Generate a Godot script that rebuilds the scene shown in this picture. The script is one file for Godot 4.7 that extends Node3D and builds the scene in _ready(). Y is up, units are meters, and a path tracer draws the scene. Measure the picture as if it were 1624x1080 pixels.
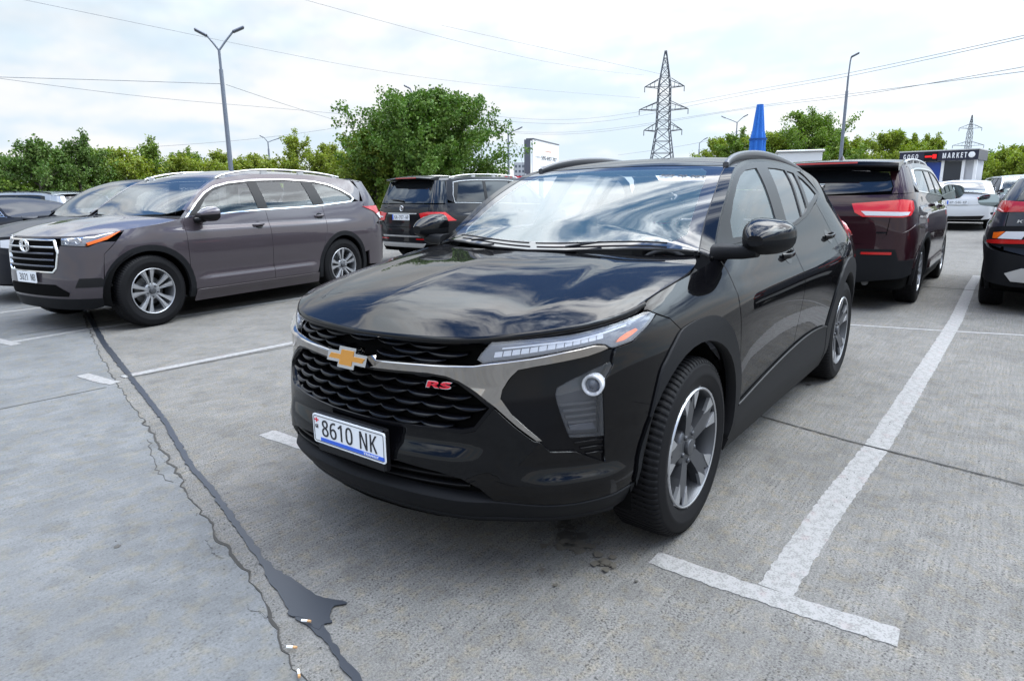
extends Node3D
# A car park under a bright hazy sky. World axes: x to the left of the black car, y up, z towards its nose; origin on the ground under its front axle.

var M := {}
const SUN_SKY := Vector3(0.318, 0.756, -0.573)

func _ready() -> void:
	camera_and_light()
	materials()
	ground()
	hero()
	cars()
	trees()
	surroundings()

func camera_and_light() -> void:
	var cam := Camera3D.new()
	cam.name = "camera"
	cam.fov = 54.87
	cam.near = 0.05
	cam.far = 2000.0
	var yaw := 0.647; var pitch := 0.220; var roll := -0.011
	var fwd := Vector3(-sin(yaw) * cos(pitch), -sin(pitch), -cos(yaw) * cos(pitch))
	var right := Vector3(cos(yaw), 0, -sin(yaw))
	var up := right.cross(fwd)
	var r2 := right * cos(roll) + up * sin(roll)
	var u2 := -right * sin(roll) + up * cos(roll)
	cam.transform = Transform3D(Basis(r2, u2, -fwd), Vector3(1.770, 1.322, 2.335))
	add_child(cam)
	cam.current = true
	var env := Environment.new()
	env.background_mode = Environment.BG_SKY
	env.tonemap_mode = Environment.TONE_MAPPER_LINEAR
	env.tonemap_exposure = 1.4
	env.sdfgi_enabled = true
	env.ssao_enabled = true
	env.ssil_enabled = true
	var sky := Sky.new()
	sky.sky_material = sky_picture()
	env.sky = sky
	var we := WorldEnvironment.new()
	we.name = "environment"
	we.environment = env
	add_child(we)
	var sun := DirectionalLight3D.new()
	sun.name = "sun"
	sun.light_energy = 0.32
	sun.light_angular_distance = 40.0
	sun.light_color = Color(1.0, 0.965, 0.91)
	sun.shadow_enabled = true
	add_child(sun)
	# behind thin cloud, over the far right of the car park
	sun.look_at_from_position(Vector3.ZERO, -Vector3(0.40, 0.95, -0.72), Vector3.FORWARD)

func sky_picture() -> PanoramaSkyMaterial:
	var w := 1536; var h := 768
	var big := FastNoiseLite.new()
	big.seed = 7; big.frequency = 0.9; big.fractal_octaves = 6; big.fractal_gain = 0.55
	big.domain_warp_enabled = true; big.domain_warp_amplitude = 0.35; big.domain_warp_frequency = 0.8
	var fine := FastNoiseLite.new()
	fine.seed = 21; fine.frequency = 3.2; fine.fractal_octaves = 5; fine.fractal_gain = 0.6
	var im := Image.create(w, h, false, Image.FORMAT_RGBF)
	for y in h:
		var el := (0.5 - (y + 0.5) / h) * PI
		var s := sin(el)
		for x in w:
			var az := (x + 0.5) / w * TAU - PI / 2
			var c := Color(0.80, 0.86, 0.93)
			if s > 0.0:
				var k := 1.0 / (s + 0.10)
				var px := cos(az) * cos(el) * k
				var py := sin(az) * cos(el) * k
				var n := big.get_noise_2d(px, py * 1.5) + 0.30 * fine.get_noise_2d(px, py * 1.8)
				var cov := smoothstep(-0.26, 0.28, n)
				cov = lerpf(1.0, cov, smoothstep(0.24, 0.40, s))
				var blue := Color(0.07, 0.18, 0.46).lerp(Color(0.24, 0.40, 0.70), pow(1.0 - s, 3.0))
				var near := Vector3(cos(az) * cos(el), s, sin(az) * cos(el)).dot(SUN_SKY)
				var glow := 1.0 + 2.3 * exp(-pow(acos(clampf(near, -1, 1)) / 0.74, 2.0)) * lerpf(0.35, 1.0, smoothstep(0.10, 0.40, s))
				var shade := 0.80 + 0.32 * smoothstep(-0.5, 0.5, fine.get_noise_2d(px * 0.6 + 9.0, py * 0.6))
				shade = lerpf(1.0, shade, smoothstep(0.1, 0.4, s))
				var tone := big.get_noise_2d(px * 0.35 + 3.0, py * 0.35)
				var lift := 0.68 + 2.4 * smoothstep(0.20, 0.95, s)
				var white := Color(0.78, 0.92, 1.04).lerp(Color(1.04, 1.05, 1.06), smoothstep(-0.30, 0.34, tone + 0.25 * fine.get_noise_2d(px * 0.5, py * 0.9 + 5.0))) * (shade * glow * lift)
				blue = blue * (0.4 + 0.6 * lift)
				c = blue.lerp(white, cov)
			im.set_pixel(x, y, c)
	var p := PanoramaSkyMaterial.new()
	p.panorama = ImageTexture.create_from_image(im)
	p.energy_multiplier = 1.0
	return p

func materials() -> void:
	M.hero_paint = mat("black paint", Color(.0018, .0018, .0024), .4, 0.0, {"coat": .62, "coat_rough": .010, "spec": .04})
	M.plastic = mat("matte black plastic", Color(.0085, .009, .0105), .55, 0.0, {"spec": .26})
	M.black = mat("black", Color(.003, .003, .003), .9, 0.0, {"spec": .2})
	M.black_semi = mat("satin black", Color(.008, .008, .009), .35, 0.0, {"spec": .35})
	M.black_gloss = mat("gloss black plastic", Color(.003, .003, .004), .10, 0.0, {"spec": .32})
	M.chrome = mat("dark chrome", Color(.42, .39, .36), .06, 1.0)
	M.chrome_bright = mat("chrome", Color(.80, .80, .80), .06, 1.0)
	M.gold = mat("gold enamel", Color(.62, .27, .03), .35, .15, {"coat": .6})
	M.red_enamel = mat("red enamel", Color(.60, .012, .03), .3)
	M.plate = mat("plate white", Color(.78, .80, .82), .4)
	M.plate_blue = mat("plate blue", Color(.03, .12, .62), .4)
	M.ink = mat("ink", Color(.012, .013, .018), .5)
	M.paper = mat("paper", Color(.85, .85, .85), .6)
	M.lens = mat("clear lens", Color(.85, .88, .95, .10), .03)
	M.lens_smoke = mat("headlamp lens", Color(.10, .11, .13, .12), .02, 0.0, {"spec": .66})
	M.lens_ball = mat("projector glass", Color(.05, .06, .09), .03, 0.0, {"spec": .8})
	M.lamp_inner = mat("lamp housing", Color(.085, .092, .115), .22, .6)
	M.lamp_white = mat("light guide", Color(.44, .46, .52), .3)
	M.lamp_dark = mat("dark lamp housing", Color(.045, .048, .058), .25, .3)
	M.lamp_grey = mat("grey lamp parts", Color(.045, .047, .055), .3)
	M.amber = mat("amber lens", Color(.75, .13, .01), .25)
	M.tail_red = mat("red lens", Color(.42, .008, .010), .12, 0.0, {"coat": .8})
	M.glass = mat("windscreen glass", Color(.25, .42, .45, .12), .01, 0.0, {"spec": .68})
	M.glass_side = mat("side glass", Color(.12, .16, .17, .35), .01, 0.0, {"spec": .68})
	M.glass_privacy = mat("privacy glass", Color(.02, .024, .028, .80), .01, 0.0, {"spec": .68})
	M.glass_dark = mat("tinted glass", Color(.008, .010, .013), .02, 0.0, {"spec": .55})
	M.frit = mat("windscreen frit", Color(.012, .012, .014), .04, 0.0, {"spec": .62})
	M.mirror = mat("mirror glass", Color(.30, .36, .38), .02, 1.0)
	M.tyre = tyre_rubber()
	M.rim = mat("alloy rim", Color(.30, .31, .33), .38, .8)
	M.rim_dark = mat("grey alloy", Color(.085, .088, .096), .42, .7)
	M.rim_cut = mat("machined alloy", Color(.46, .47, .49), .34, .85)
	M.grey_paint = mat("grey-brown paint", Color(.056, .046, .054), .38, .4, {"coat": 1.0, "coat_rough": .02, "spec": .3})
	M.red_paint = mat("burgundy paint", Color(.021, .0028, .0065), .42, .3, {"coat": .8, "coat_rough": .02, "spec": .3})
	M.navy_black = mat("black metallic paint", Color(.004, .0045, .007), .42, .2, {"coat": .55, "coat_rough": .02, "spec": .3})
	M.navy_paint = mat("navy paint", Color(.005, .0065, .012), .42, .3, {"coat": .28, "coat_rough": .02, "spec": .3})
	M.slate_paint = mat("slate-blue paint", Color(.024, .030, .045), .42, .3, {"coat": 1.0, "coat_rough": .02, "spec": .3})
	M.white_paint = mat("white paint", Color(.66, .67, .68), .4, 0.0, {"coat": 1.0, "coat_rough": .02})
	M.silver_paint = mat("silver paint", Color(.34, .36, .39), .38, .5, {"coat": 1.0, "coat_rough": .02})
	M.tail_glow = mat("bright red lens", Color(.62, .012, .018), .12, 0.0, {"coat": .8})
	M.red_bright = mat("red reflector", Color(.42, .012, .010), .25)
	M.silver = mat("satin aluminium", Color(.60, .61, .62), .3, .9)
	M.glass_tint = mat("lightly tinted glass", Color(.03, .045, .05, .5), .01, 0.0, {"spec": .56})
	M.lens_white = mat("white lens", Color(.62, .63, .66), .15)
	M.rail = mat("satin grey rail", Color(.055, .058, .065), .32, .2)
	M.disc = mat("brake disc", Color(.10, .10, .10), .5, .7)
	M.cabin = mat("cabin fabric", Color(.03, .03, .032), .8)
	M.cabin_dark = mat("dashboard plastic", Color(.018, .018, .02), .6)

# ---------------------------------------------------------------- mesh builder
class Mb:
	var v := PackedVector3Array()
	var n := PackedVector3Array()
	var t := PackedVector2Array()
	var i := PackedInt32Array()
	var c := PackedColorArray()
	var tint := Color.WHITE
	var tinted := false
	func vert(p: Vector3, nn := Vector3.ZERO, uv := Vector2.ZERO) -> int:
		v.append(p); n.append(nn); t.append(uv); c.append(tint)
		return v.size() - 1
	func tri(a: int, b: int, d: int) -> void:
		i.append(a); i.append(d); i.append(b)
	func quad(a: int, b: int, d: int, e: int) -> void:
		tri(a, b, d); tri(a, d, e)
	# counter-clockwise corners seen from outside
	func flat(ps: Array) -> void:
		var k := v.size()
		var nn: Vector3 = ((ps[1] - ps[0]).cross(ps[2] - ps[0])).normalized()
		for p in ps:
			vert(p, nn)
		for j in range(1, ps.size() - 1):
			tri(k, k + j, k + j + 1)
	func box(at: Vector3, size: Vector3, basis := Basis.IDENTITY, bevel := 0.0) -> void:
		var h := size * 0.5
		var b := minf(bevel, minf(h.x, minf(h.y, h.z)) * 0.9)
		for ax in 3:
			for sg in [-1.0, 1.0]:
				var a := (ax + 1) % 3
				var d := (ax + 2) % 3
				var q := []
				for s in [[-1, -1], [1, -1], [1, 1], [-1, 1]]:
					var p := Vector3.ZERO
					p[ax] = sg * h[ax]
					p[a] = s[0] * (h[a] - b)
					p[d] = s[1] * (h[d] - b)
					q.append(at + basis * p)
				if sg < 0:
					q.reverse()
				flat(q)
		if b > 0.0:
			for ax in 3:
				var a := (ax + 1) % 3
				var d := (ax + 2) % 3
				for sa in [-1.0, 1.0]:
					for sd in [-1.0, 1.0]:
						var q := []
						for e in [[-1, 0], [1, 0], [1, 1], [-1, 1]]:
							var p := Vector3.ZERO
							p[ax] = e[0] * (h[ax] - b)
							p[a] = sa * (h[a] - (b if e[1] == 1 else 0.0))
							p[d] = sd * (h[d] - (0.0 if e[1] == 1 else b))
							q.append(at + basis * p)
						var nn: Vector3 = (q[1] - q[0]).cross(q[2] - q[0])
						var o := Vector3.ZERO
						o[a] = sa; o[d] = sd
						if nn.dot(basis * o) < 0:
							q.reverse()
						flat(q)
	# rings of equal size; closed round each ring when wrap
	func loft(rings: Array, wrap := true, cap0 := false, cap1 := false, flip := false) -> void:
		var k := v.size()
		var m: int = rings[0].size()
		for r in rings:
			for p in r:
				vert(p)
		for a in rings.size() - 1:
			for b in (m if wrap else m - 1):
				var b2 := (b + 1) % m
				if flip:
					quad(k + a * m + b, k + a * m + b2, k + (a + 1) * m + b2, k + (a + 1) * m + b)
				else:
					quad(k + a * m + b, k + (a + 1) * m + b, k + (a + 1) * m + b2, k + a * m + b2)
		for e in [[cap0, 0], [cap1, rings.size() - 1]]:
			if e[0]:
				var q := []
				for p in rings[e[1]]:
					q.append(p)
				if (e[1] == 0) == flip:
					q.reverse()
				flat(q)
	func tube(ps: Array, r: float, sides := 8, r2 := -1.0, caps := true) -> void:
		var rings := []
		var up := Vector3.UP
		for a in ps.size():
			var d: Vector3 = (ps[mini(a + 1, ps.size() - 1)] - ps[maxi(a - 1, 0)]).normalized()
			if absf(d.dot(up)) > 0.95:
				up = Vector3.RIGHT if absf(d.x) < 0.9 else Vector3.FORWARD
			var s := d.cross(up).normalized()
			var u := s.cross(d).normalized()
			up = u
			var rr := r if r2 < 0 else lerpf(r, r2, a / float(ps.size() - 1))
			var ring := []
			for b in sides:
				var g := TAU * b / sides
				ring.append(ps[a] + (s * cos(g) + u * sin(g)) * rr)
			rings.append(ring)
		loft(rings, true, caps, caps, true)
	# profile of (radius, along) spun about an axis through at
	func lathe(prof: Array, at: Vector3, axis: Vector3, sides := 48, uvs := Vector2.ONE) -> void:
		var s := axis.cross(Vector3.UP)
		if s.length() < 0.1:
			s = axis.cross(Vector3.RIGHT)
		s = s.normalized()
		var u := axis.cross(s).normalized()
		var k := v.size()
		var m := prof.size()
		var len := 0.0
		var along := [0.0]
		for a in range(1, m):
			len += prof[a].distance_to(prof[a - 1])
			along.append(len)
		for b in sides + 1:
			var g := TAU * b / sides
			var d := s * cos(g) + u * sin(g)
			for a in m:
				vert(at + d * prof[a].x + axis * prof[a].y, Vector3.ZERO, Vector2(uvs.x * b / sides, uvs.y * along[a] / len))
		for b in sides:
			for a in m - 1:
				quad(k + b * m + a, k + (b + 1) * m + a, k + (b + 1) * m + a + 1, k + b * m + a + 1)
		seams.append([k, m, sides])
	var seams := []
	# a flat outline extruded along dir
	func prism(poly: PackedVector2Array, xf: Transform3D, depth: float, both := true) -> void:
		var q := poly.duplicate()
		if Geometry2D.is_polygon_clockwise(q):
			q.reverse()
		var idx := Geometry2D.triangulate_polygon(q)
		var z := xf.basis.z.normalized()
		for face in ([0, 1] if both else [1]):
			var k := v.size()
			for p in q:
				vert(xf * Vector3(p.x, p.y, depth * face), z if face == 1 else -z, p)
			for a in range(0, idx.size(), 3):
				var aa := q[idx[a]]
				var bb := q[idx[a + 1]]
				var cc := q[idx[a + 2]]
				var ccw := (bb - aa).cross(cc - aa) > 0
				if ccw == (face == 1):
					tri(k + idx[a], k + idx[a + 1], k + idx[a + 2])
				else:
					tri(k + idx[a], k + idx[a + 2], k + idx[a + 1])
		for a in q.size():
			var p := q[a]
			var r := q[(a + 1) % q.size()]
			flat([xf * Vector3(p.x, p.y, 0), xf * Vector3(r.x, r.y, 0), xf * Vector3(r.x, r.y, depth), xf * Vector3(p.x, p.y, depth)])
	func mirrored() -> Mb:
		var o := Mb.new()
		o.v = v.duplicate(); o.n = n.duplicate(); o.t = t.duplicate(); o.i = i.duplicate(); o.c = c.duplicate(); o.seams = seams; o.tinted = tinted
		for a in o.v.size():
			o.v[a] = Vector3(-o.v[a].x, o.v[a].y, o.v[a].z)
			o.n[a] = Vector3(-o.n[a].x, o.n[a].y, o.n[a].z)
		for a in range(0, o.i.size(), 3):
			var x := o.i[a + 1]
			o.i[a + 1] = o.i[a + 2]
			o.i[a + 2] = x
		return o
	func mesh() -> ArrayMesh:
		var acc := PackedVector3Array()
		acc.resize(v.size())
		for a in range(0, i.size(), 3):
			var p := v[i[a]]
			var f := (v[i[a + 2]] - p).cross(v[i[a + 1]] - p)
			acc[i[a]] += f; acc[i[a + 1]] += f; acc[i[a + 2]] += f
		for s in seams:
			for a in s[1]:
				var x: int = s[0] + a
				var y: int = s[0] + s[2] * s[1] + a
				var f := acc[x] + acc[y]
				acc[x] = f; acc[y] = f
		for a in v.size():
			if n[a] == Vector3.ZERO:
				n[a] = acc[a].normalized() if acc[a].length() > 1e-12 else Vector3.UP
		var arr := []
		arr.resize(Mesh.ARRAY_MAX)
		arr[Mesh.ARRAY_VERTEX] = v
		arr[Mesh.ARRAY_NORMAL] = n
		arr[Mesh.ARRAY_TEX_UV] = t
		arr[Mesh.ARRAY_INDEX] = i
		if tinted:
			arr[Mesh.ARRAY_COLOR] = c
		var m := ArrayMesh.new()
		m.add_surface_from_arrays(Mesh.PRIMITIVE_TRIANGLES, arr)
		return m

# ---------------------------------------------------------------- splines
static func nat_fit(xs: Array, ys: Array) -> Array:
	var n := xs.size()
	var cp := []; var dp := []; var m := []
	cp.resize(n); dp.resize(n); m.resize(n)
	cp[0] = 0.0
	dp[0] = ys[0] * 0.0
	for a in range(1, n - 1):
		var h0: float = xs[a] - xs[a - 1]
		var h1: float = xs[a + 1] - xs[a]
		var w: float = 2.0 * (h0 + h1) - h0 * cp[a - 1]
		cp[a] = h1 / w
		dp[a] = (6.0 * ((ys[a + 1] - ys[a]) / h1 - (ys[a] - ys[a - 1]) / h0) - h0 * dp[a - 1]) / w
	m[n - 1] = ys[0] * 0.0
	for a in range(n - 2, 0, -1):
		m[a] = dp[a] - cp[a] * m[a + 1]
	m[0] = ys[0] * 0.0
	return [xs, ys, m]

static func nat(f: Array, x: float):
	var xs: Array = f[0]
	var n := xs.size()
	x = clampf(x, xs[0], xs[n - 1])
	var a := 0
	while a < n - 2 and x > xs[a + 1]:
		a += 1
	var h: float = xs[a + 1] - xs[a]
	var t: float = x - xs[a]
	var u: float = xs[a + 1] - x
	return (f[2][a] * u * u * u + f[2][a + 1] * t * t * t) / (6.0 * h) + (f[1][a] / h - f[2][a] * h / 6.0) * u + (f[1][a + 1] / h - f[2][a + 1] * h / 6.0) * t

static func curve(ps: Array) -> Array:   # spline through points over 0..1 by chord
	var d := [0.0]
	for a in range(1, ps.size()):
		d.append(d[-1] + (ps[a] - ps[a - 1]).length())
	for a in d.size():
		d[a] /= d[-1] if a < d.size() - 1 else d[a]
	return nat_fit(d, ps)

static func fn(pairs: Array) -> Array:   # [[x, y], ...] as spline
	var xs := []; var ys := []
	var q := pairs.duplicate()
	q.sort_custom(func(a, b): return a[0] < b[0])
	for p in q:
		xs.append(float(p[0])); ys.append(float(p[1]))
	return nat_fit(xs, ys)

# ---------------------------------------------------------------- body of a car
# The skin is a plan outline, front centre to rear centre (s = metres along it), pushed inwards by d(s, y).
class Body:
	const HS := 0.05
	const HY := 0.03
	var ns := 0
	var ny := 0
	var length := 0.0
	var ox := PackedFloat32Array()
	var oz := PackedFloat32Array()
	var th := PackedFloat32Array()
	var d := PackedFloat32Array()
	var y0 := 0.0
	var kit
	var flares := []   # [s, y, radius, width, amount]
	var ledges := []   # [s0, s1, fade, y below, y above, amount]: the skin below y stands proud
	func _init(kit_, outline: Array, stations: Array, ylev: Array, table: Array, turn: Array) -> void:
		kit = kit_
		var ps := []
		for p in outline:
			ps.append(Vector2(p[0], p[1]))
		var sp: Array = kit.curve(ps)
		var q := []
		var al := [0.0]
		for a in 801:
			q.append(kit.nat(sp, a / 800.0))
			if a > 0:
				al.append(al[-1] + q[a].distance_to(q[a - 1]))
		length = al[-1]
		ns = int(ceil(length / HS)) + 1
		var j := 0
		for a in ns:
			var s := length * a / (ns - 1)
			while j < 799 and al[j + 1] < s:
				j += 1
			var w: float = clampf((s - al[j]) / maxf(al[j + 1] - al[j], 1e-6), 0, 1)
			var p: Vector2 = q[j].lerp(q[j + 1], w)
			ox.append(p.x); oz.append(p.y)
		var tx := [0.0]; var tv := [0.0]
		for e in turn:
			tx.append(at(e[0], e[1])); tv.append(e[2])
		tx.append(length); tv.append(PI)
		for a in ns:
			var s := length * a / (ns - 1)
			var k := 0
			while k < tx.size() - 2 and tx[k + 1] < s:
				k += 1
			th.append(lerpf(tv[k], tv[k + 1], clampf((s - tx[k]) / (tx[k + 1] - tx[k]), 0, 1)))
		y0 = ylev[0]
		ny = int(ceil((ylev[-1] - y0) / HY)) + 1
		var ss := []
		for e in stations:
			ss.append(at(e[0], e[1]))
		var cols := []
		for e in table:
			var f: Array = kit.nat_fit(ylev, e)
			var col := []
			for b in ny:
				col.append(kit.nat(f, y0 + b * HY))
			cols.append(col)
		d.resize(ns * ny)
		for b in ny:
			var row := []
			for e in cols:
				row.append(e[b])
			var f: Array = kit.nat_fit(ss, row)
			for a in ns:
				d[a * ny + b] = kit.nat(f, length * a / (ns - 1))
	# s of a place: "x" on the front, "z" on the side, "r" on the rear
	func at(how: String, val: float) -> float:
		var h := length / (ns - 1)
		if how == "s":
			return val
		if how == "x":
			for a in ns - 1:
				if ox[a + 1] >= val:
					return h * (a + (val - ox[a]) / (ox[a + 1] - ox[a]))
		elif how == "r":
			for a in range(ns - 1, 0, -1):
				if ox[a - 1] >= val:
					return h * (a - (val - ox[a]) / (ox[a - 1] - ox[a]))
		for a in ns - 1:
			if oz[a + 1] <= val:
				return h * (a + (oz[a] - val) / (oz[a] - oz[a + 1]))
		return length
	func sz(z: float) -> float:
		return at("z", z)
	func weights(f: float) -> Array:
		var g := 1.0 - f
		return [g * g * g / 6.0, (3 * f * f * f - 6 * f * f + 4) / 6.0, (-3 * f * f * f + 3 * f * f + 3 * f + 1) / 6.0, f * f * f / 6.0]
	func p(s: float, y: float) -> Vector3:
		var sg := 1.0
		if s < 0:
			sg = -1.0
			s = -s
		if s > length:
			sg = -sg
			s = 2 * length - s
		var u := s / length * (ns - 1)
		var a := mini(int(u), ns - 2)
		var wu := weights(u - a)
		var w := clampf((y - y0) / HY, 0, ny - 1.001)
		var b := mini(int(w), ny - 2)
		var wv := weights(w - b)
		var x := 0.0; var z := 0.0; var t := 0.0; var dd := 0.0
		for k in 4:
			var e: int = a + k - 1
			var m := 1.0
			var tt := 0.0
			if e < 0:
				e = -e
				m = -1.0
			elif e >= ns:
				e = 2 * (ns - 1) - e
				m = -1.0
			tt = th[e] if m > 0 else (-th[e] if a < 3 else TAU - th[e])
			x += wu[k] * ox[e] * m
			z += wu[k] * oz[e]
			t += wu[k] * tt
			var o := e * ny
			dd += wu[k] * (wv[0] * d[o + maxi(b - 1, 0)] + wv[1] * d[o + b] + wv[2] * d[o + b + 1] + wv[3] * d[o + mini(b + 2, ny - 1)])
		for f in flares:
			var r := Vector2(s - f[0], y - f[1]).length()
			var q: float = (r - f[2]) / f[3]
			if q < 1.0 and q > -4.0:
				q = clampf(1.0 - maxf(q, 0.0), 0, 1)
				dd -= f[4] * q * q * (3 - 2 * q)
		for f in ledges:
			var q: float = smoothstep(f[0] - f[2], f[0] + f[2], s) * (1.0 - smoothstep(f[1] - f[2], f[1] + f[2], s))
			if q > 0.0:
				dd -= f[5] * q * (1.0 - smoothstep(f[3], f[4], y)) * smoothstep(.2, .34, y)
		return Vector3(sg * (x - dd * sin(t)), y, z - dd * cos(t))

# ---------------------------------------------------------------- panels cut from a skin
func smooth(ps: Array, per := 5, closed := true) -> PackedVector2Array:
	var out := PackedVector2Array()
	var n := ps.size()
	for a in (n if closed else n - 1):
		var p0: Vector2 = ps[(a - 1 + n) % n] if closed or a > 0 else ps[a]
		var p1: Vector2 = ps[a]
		var p2: Vector2 = ps[(a + 1) % n]
		var p3: Vector2 = ps[(a + 2) % n] if closed or a < n - 2 else ps[(a + 1) % n]
		for k in per:
			out.append(p1.cubic_interpolate(p2, p0, p3, k / float(per)))
	if not closed:
		out.append(ps[n - 1])
	return out

static func pts(a: Array) -> PackedVector2Array:
	var o := PackedVector2Array()
	for p in a:
		o.append(Vector2(p[0], p[1]))
	return o

static func both(half: Array) -> PackedVector2Array:   # closes a half outline (from centre to centre) with its mirror image
	var o := PackedVector2Array()
	for p in half:
		o.append(Vector2(p[0], p[1]))
	for a in range(half.size() - 1, -1, -1):
		if absf(half[a][0]) > 1e-4:
			o.append(Vector2(-half[a][0], half[a][1]))
	return o

static func mirror2(poly: PackedVector2Array) -> PackedVector2Array:
	var o := PackedVector2Array()
	for p in poly:
		o.append(Vector2(-p.x, p.y))
	return o

func shrink(poly: PackedVector2Array, by: float) -> PackedVector2Array:
	var q := poly.duplicate()
	if Geometry2D.is_polygon_clockwise(q):
		q.reverse()
	var r := Geometry2D.offset_polygon(q, -by, Geometry2D.JOIN_MITER)
	var best := q
	var area := -1.0
	for e in r:
		var box := Rect2(e[0], Vector2.ZERO)
		for p in e:
			box = box.expand(p)
		if box.get_area() > area:
			area = box.get_area()
			best = e
	return best

# f maps (u, v) to a point; du x dv points outwards
func sheet(f: Callable, poly_: PackedVector2Array, o := {}) -> Mb:
	var mb: Mb = o.get("into", Mb.new())
	var cell: Vector2 = o.get("cell", Vector2(0.04, 0.03))
	var off: float = o.get("off", 0.0)
	var flange: float = o.get("flange", 0.015)
	var poly := poly_.duplicate()
	if o.get("gap", 0.0) > 0:
		poly = shrink(poly, o.gap)
	if Geometry2D.is_polygon_clockwise(poly):
		poly.reverse()
	var holes: Array = o.get("holes", [])
	var e := 0.002
	var seen := {}
	var put := func(q: Vector2) -> int:
		var key := Vector2i(roundi(q.x * 20000), roundi(q.y * 20000))
		if seen.has(key):
			return seen[key]
		var c: Vector3 = f.call(q.x, q.y)
		var nn: Vector3 = (f.call(q.x + e, q.y) - f.call(q.x - e, q.y)).cross(f.call(q.x, q.y + e) - f.call(q.x, q.y - e)).normalized()
		var k := mb.vert(c + nn * off, nn, q)
		seen[key] = k
		return k
	var box := Rect2(poly[0], Vector2.ZERO)
	for q in poly:
		box = box.expand(q)
	var y := floorf(box.position.y / cell.y) * cell.y
	while y < box.end.y:
		var strip := PackedVector2Array([Vector2(box.position.x - 1, y), Vector2(box.end.x + 1, y), Vector2(box.end.x + 1, y + cell.y), Vector2(box.position.x - 1, y + cell.y)])
		for part in Geometry2D.intersect_polygons(poly, strip):
			var pb := Rect2(part[0], Vector2.ZERO)
			for q in part:
				pb = pb.expand(q)
			var x := floorf(pb.position.x / cell.x) * cell.x
			while x < pb.end.x:
				var rect := PackedVector2Array([Vector2(x, y - 1), Vector2(x + cell.x, y - 1), Vector2(x + cell.x, y + cell.y + 1), Vector2(x, y + cell.y + 1)])
				var bits := Geometry2D.intersect_polygons(part, rect)
				for h in holes:
					var nb: Array[PackedVector2Array] = []
					for bit in bits:
						for r in Geometry2D.clip_polygons(bit, h):
							if not Geometry2D.is_polygon_clockwise(r):
								nb.append(r)
					bits = nb
				for bit in bits:
					if bit.size() < 3 or Geometry2D.is_polygon_clockwise(bit):
						continue
					var idx := Geometry2D.triangulate_polygon(bit)
					for a in range(0, idx.size(), 3):
						var q0 := bit[idx[a]]
						var q1 := bit[idx[a + 1]]
						var q2 := bit[idx[a + 2]]
						if (q1 - q0).cross(q2 - q0) > 0:
							mb.tri(put.call(q0), put.call(q1), put.call(q2))
						else:
							mb.tri(put.call(q0), put.call(q2), put.call(q1))
				x += cell.x
		y += cell.y
	if flange > 0:
		var loops := [poly]
		for h in holes:
			var hh: PackedVector2Array = h.duplicate()
			if not Geometry2D.is_polygon_clockwise(hh):
				hh.reverse()
			loops.append(hh)
		for loop in loops:
			var ring := PackedVector2Array()
			var n: int = loop.size()
			for a in n:
				var p0: Vector2 = loop[a]
				var p1: Vector2 = loop[(a + 1) % n]
				var parts := maxi(1, int(ceil(maxf(absf(p1.x - p0.x) / cell.x, absf(p1.y - p0.y) / cell.y))))
				for k in parts:
					ring.append(p0.lerp(p1, k / float(parts)))
			var top := []
			var low := []
			n = ring.size()
			var pos := []
			var nor := []
			for q in ring:
				var k: int = put.call(q)
				pos.append(mb.v[k]); nor.append(mb.n[k])
			for a in n:
				var tg: Vector3 = (pos[(a + 1) % n] - pos[(a - 1 + n) % n]).normalized()
				var outw: Vector3 = tg.cross(nor[a]).normalized()
				top.append(mb.vert(pos[a], (nor[a] + outw * 1.3).normalized()))
				low.append(mb.vert(pos[a] - nor[a] * flange, outw))
			for a in n:
				var b := (a + 1) % n
				mb.quad(low[a], low[b], top[b], top[a])
	return mb

# ---------------------------------------------------------------- naming and parenting
var taken := {}
func numbered(called: String) -> String:
	if not taken.has(called):
		taken[called] = 0
		return called
	taken[called] += 1
	return "%s_%03d" % [called, taken[called]]

func tag(o: Node, label: String, category: String, group := "", kind := "") -> Node:
	if label: o.set_meta("label", label)
	if category: o.set_meta("category", category)
	if group: o.set_meta("group", group)
	if kind: o.set_meta("kind", kind)
	return o

func thing(called: String, label: String, category: String, at := Vector3.ZERO, turn := 0.0, group := "") -> Node3D:
	var o := Node3D.new()
	o.name = numbered(called)
	add_child(o)
	o.position = at
	o.rotation.y = turn
	tag(o, label, category, group)
	return o

func part(called: String, m, mat: Material, parent: Node = null) -> MeshInstance3D:
	var o := MeshInstance3D.new()
	o.mesh = m.mesh() if m is Mb else m
	o.material_override = mat
	if parent == null:
		o.name = numbered(called)
		add_child(o)
	else:
		o.name = called
		parent.add_child(o, true)
	return o

func structure(called: String, m, mat: Material) -> MeshInstance3D:
	var o := part(called, m, mat)
	o.set_meta("kind", "structure")
	return o

func mat(called: String, c: Color, rough := 0.6, metal := 0.0, o := {}) -> StandardMaterial3D:
	var m := StandardMaterial3D.new()
	m.resource_name = called
	m.albedo_color = c.linear_to_srgb()
	m.albedo_color.a = c.a
	m.roughness = rough
	m.metallic = metal
	if o.has("spec"): m.metallic_specular = o.spec
	if o.has("coat"):
		m.clearcoat_enabled = true
		m.clearcoat = o.coat
		m.clearcoat_roughness = o.get("coat_rough", 0.02)
	if c.a < 1.0:
		m.transparency = BaseMaterial3D.TRANSPARENCY_ALPHA
	return m

func text(s: String, height: float, depth: float, font := "Droid Sans", weight := 700, width := 1.0) -> TextMesh:
	var t := TextMesh.new()
	var f := SystemFont.new()
	f.font_names = PackedStringArray([font])
	f.font_weight = weight
	t.font = f
	t.text = s
	t.font_size = 64
	t.pixel_size = height / 46.0
	t.depth = depth
	return t
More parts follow.
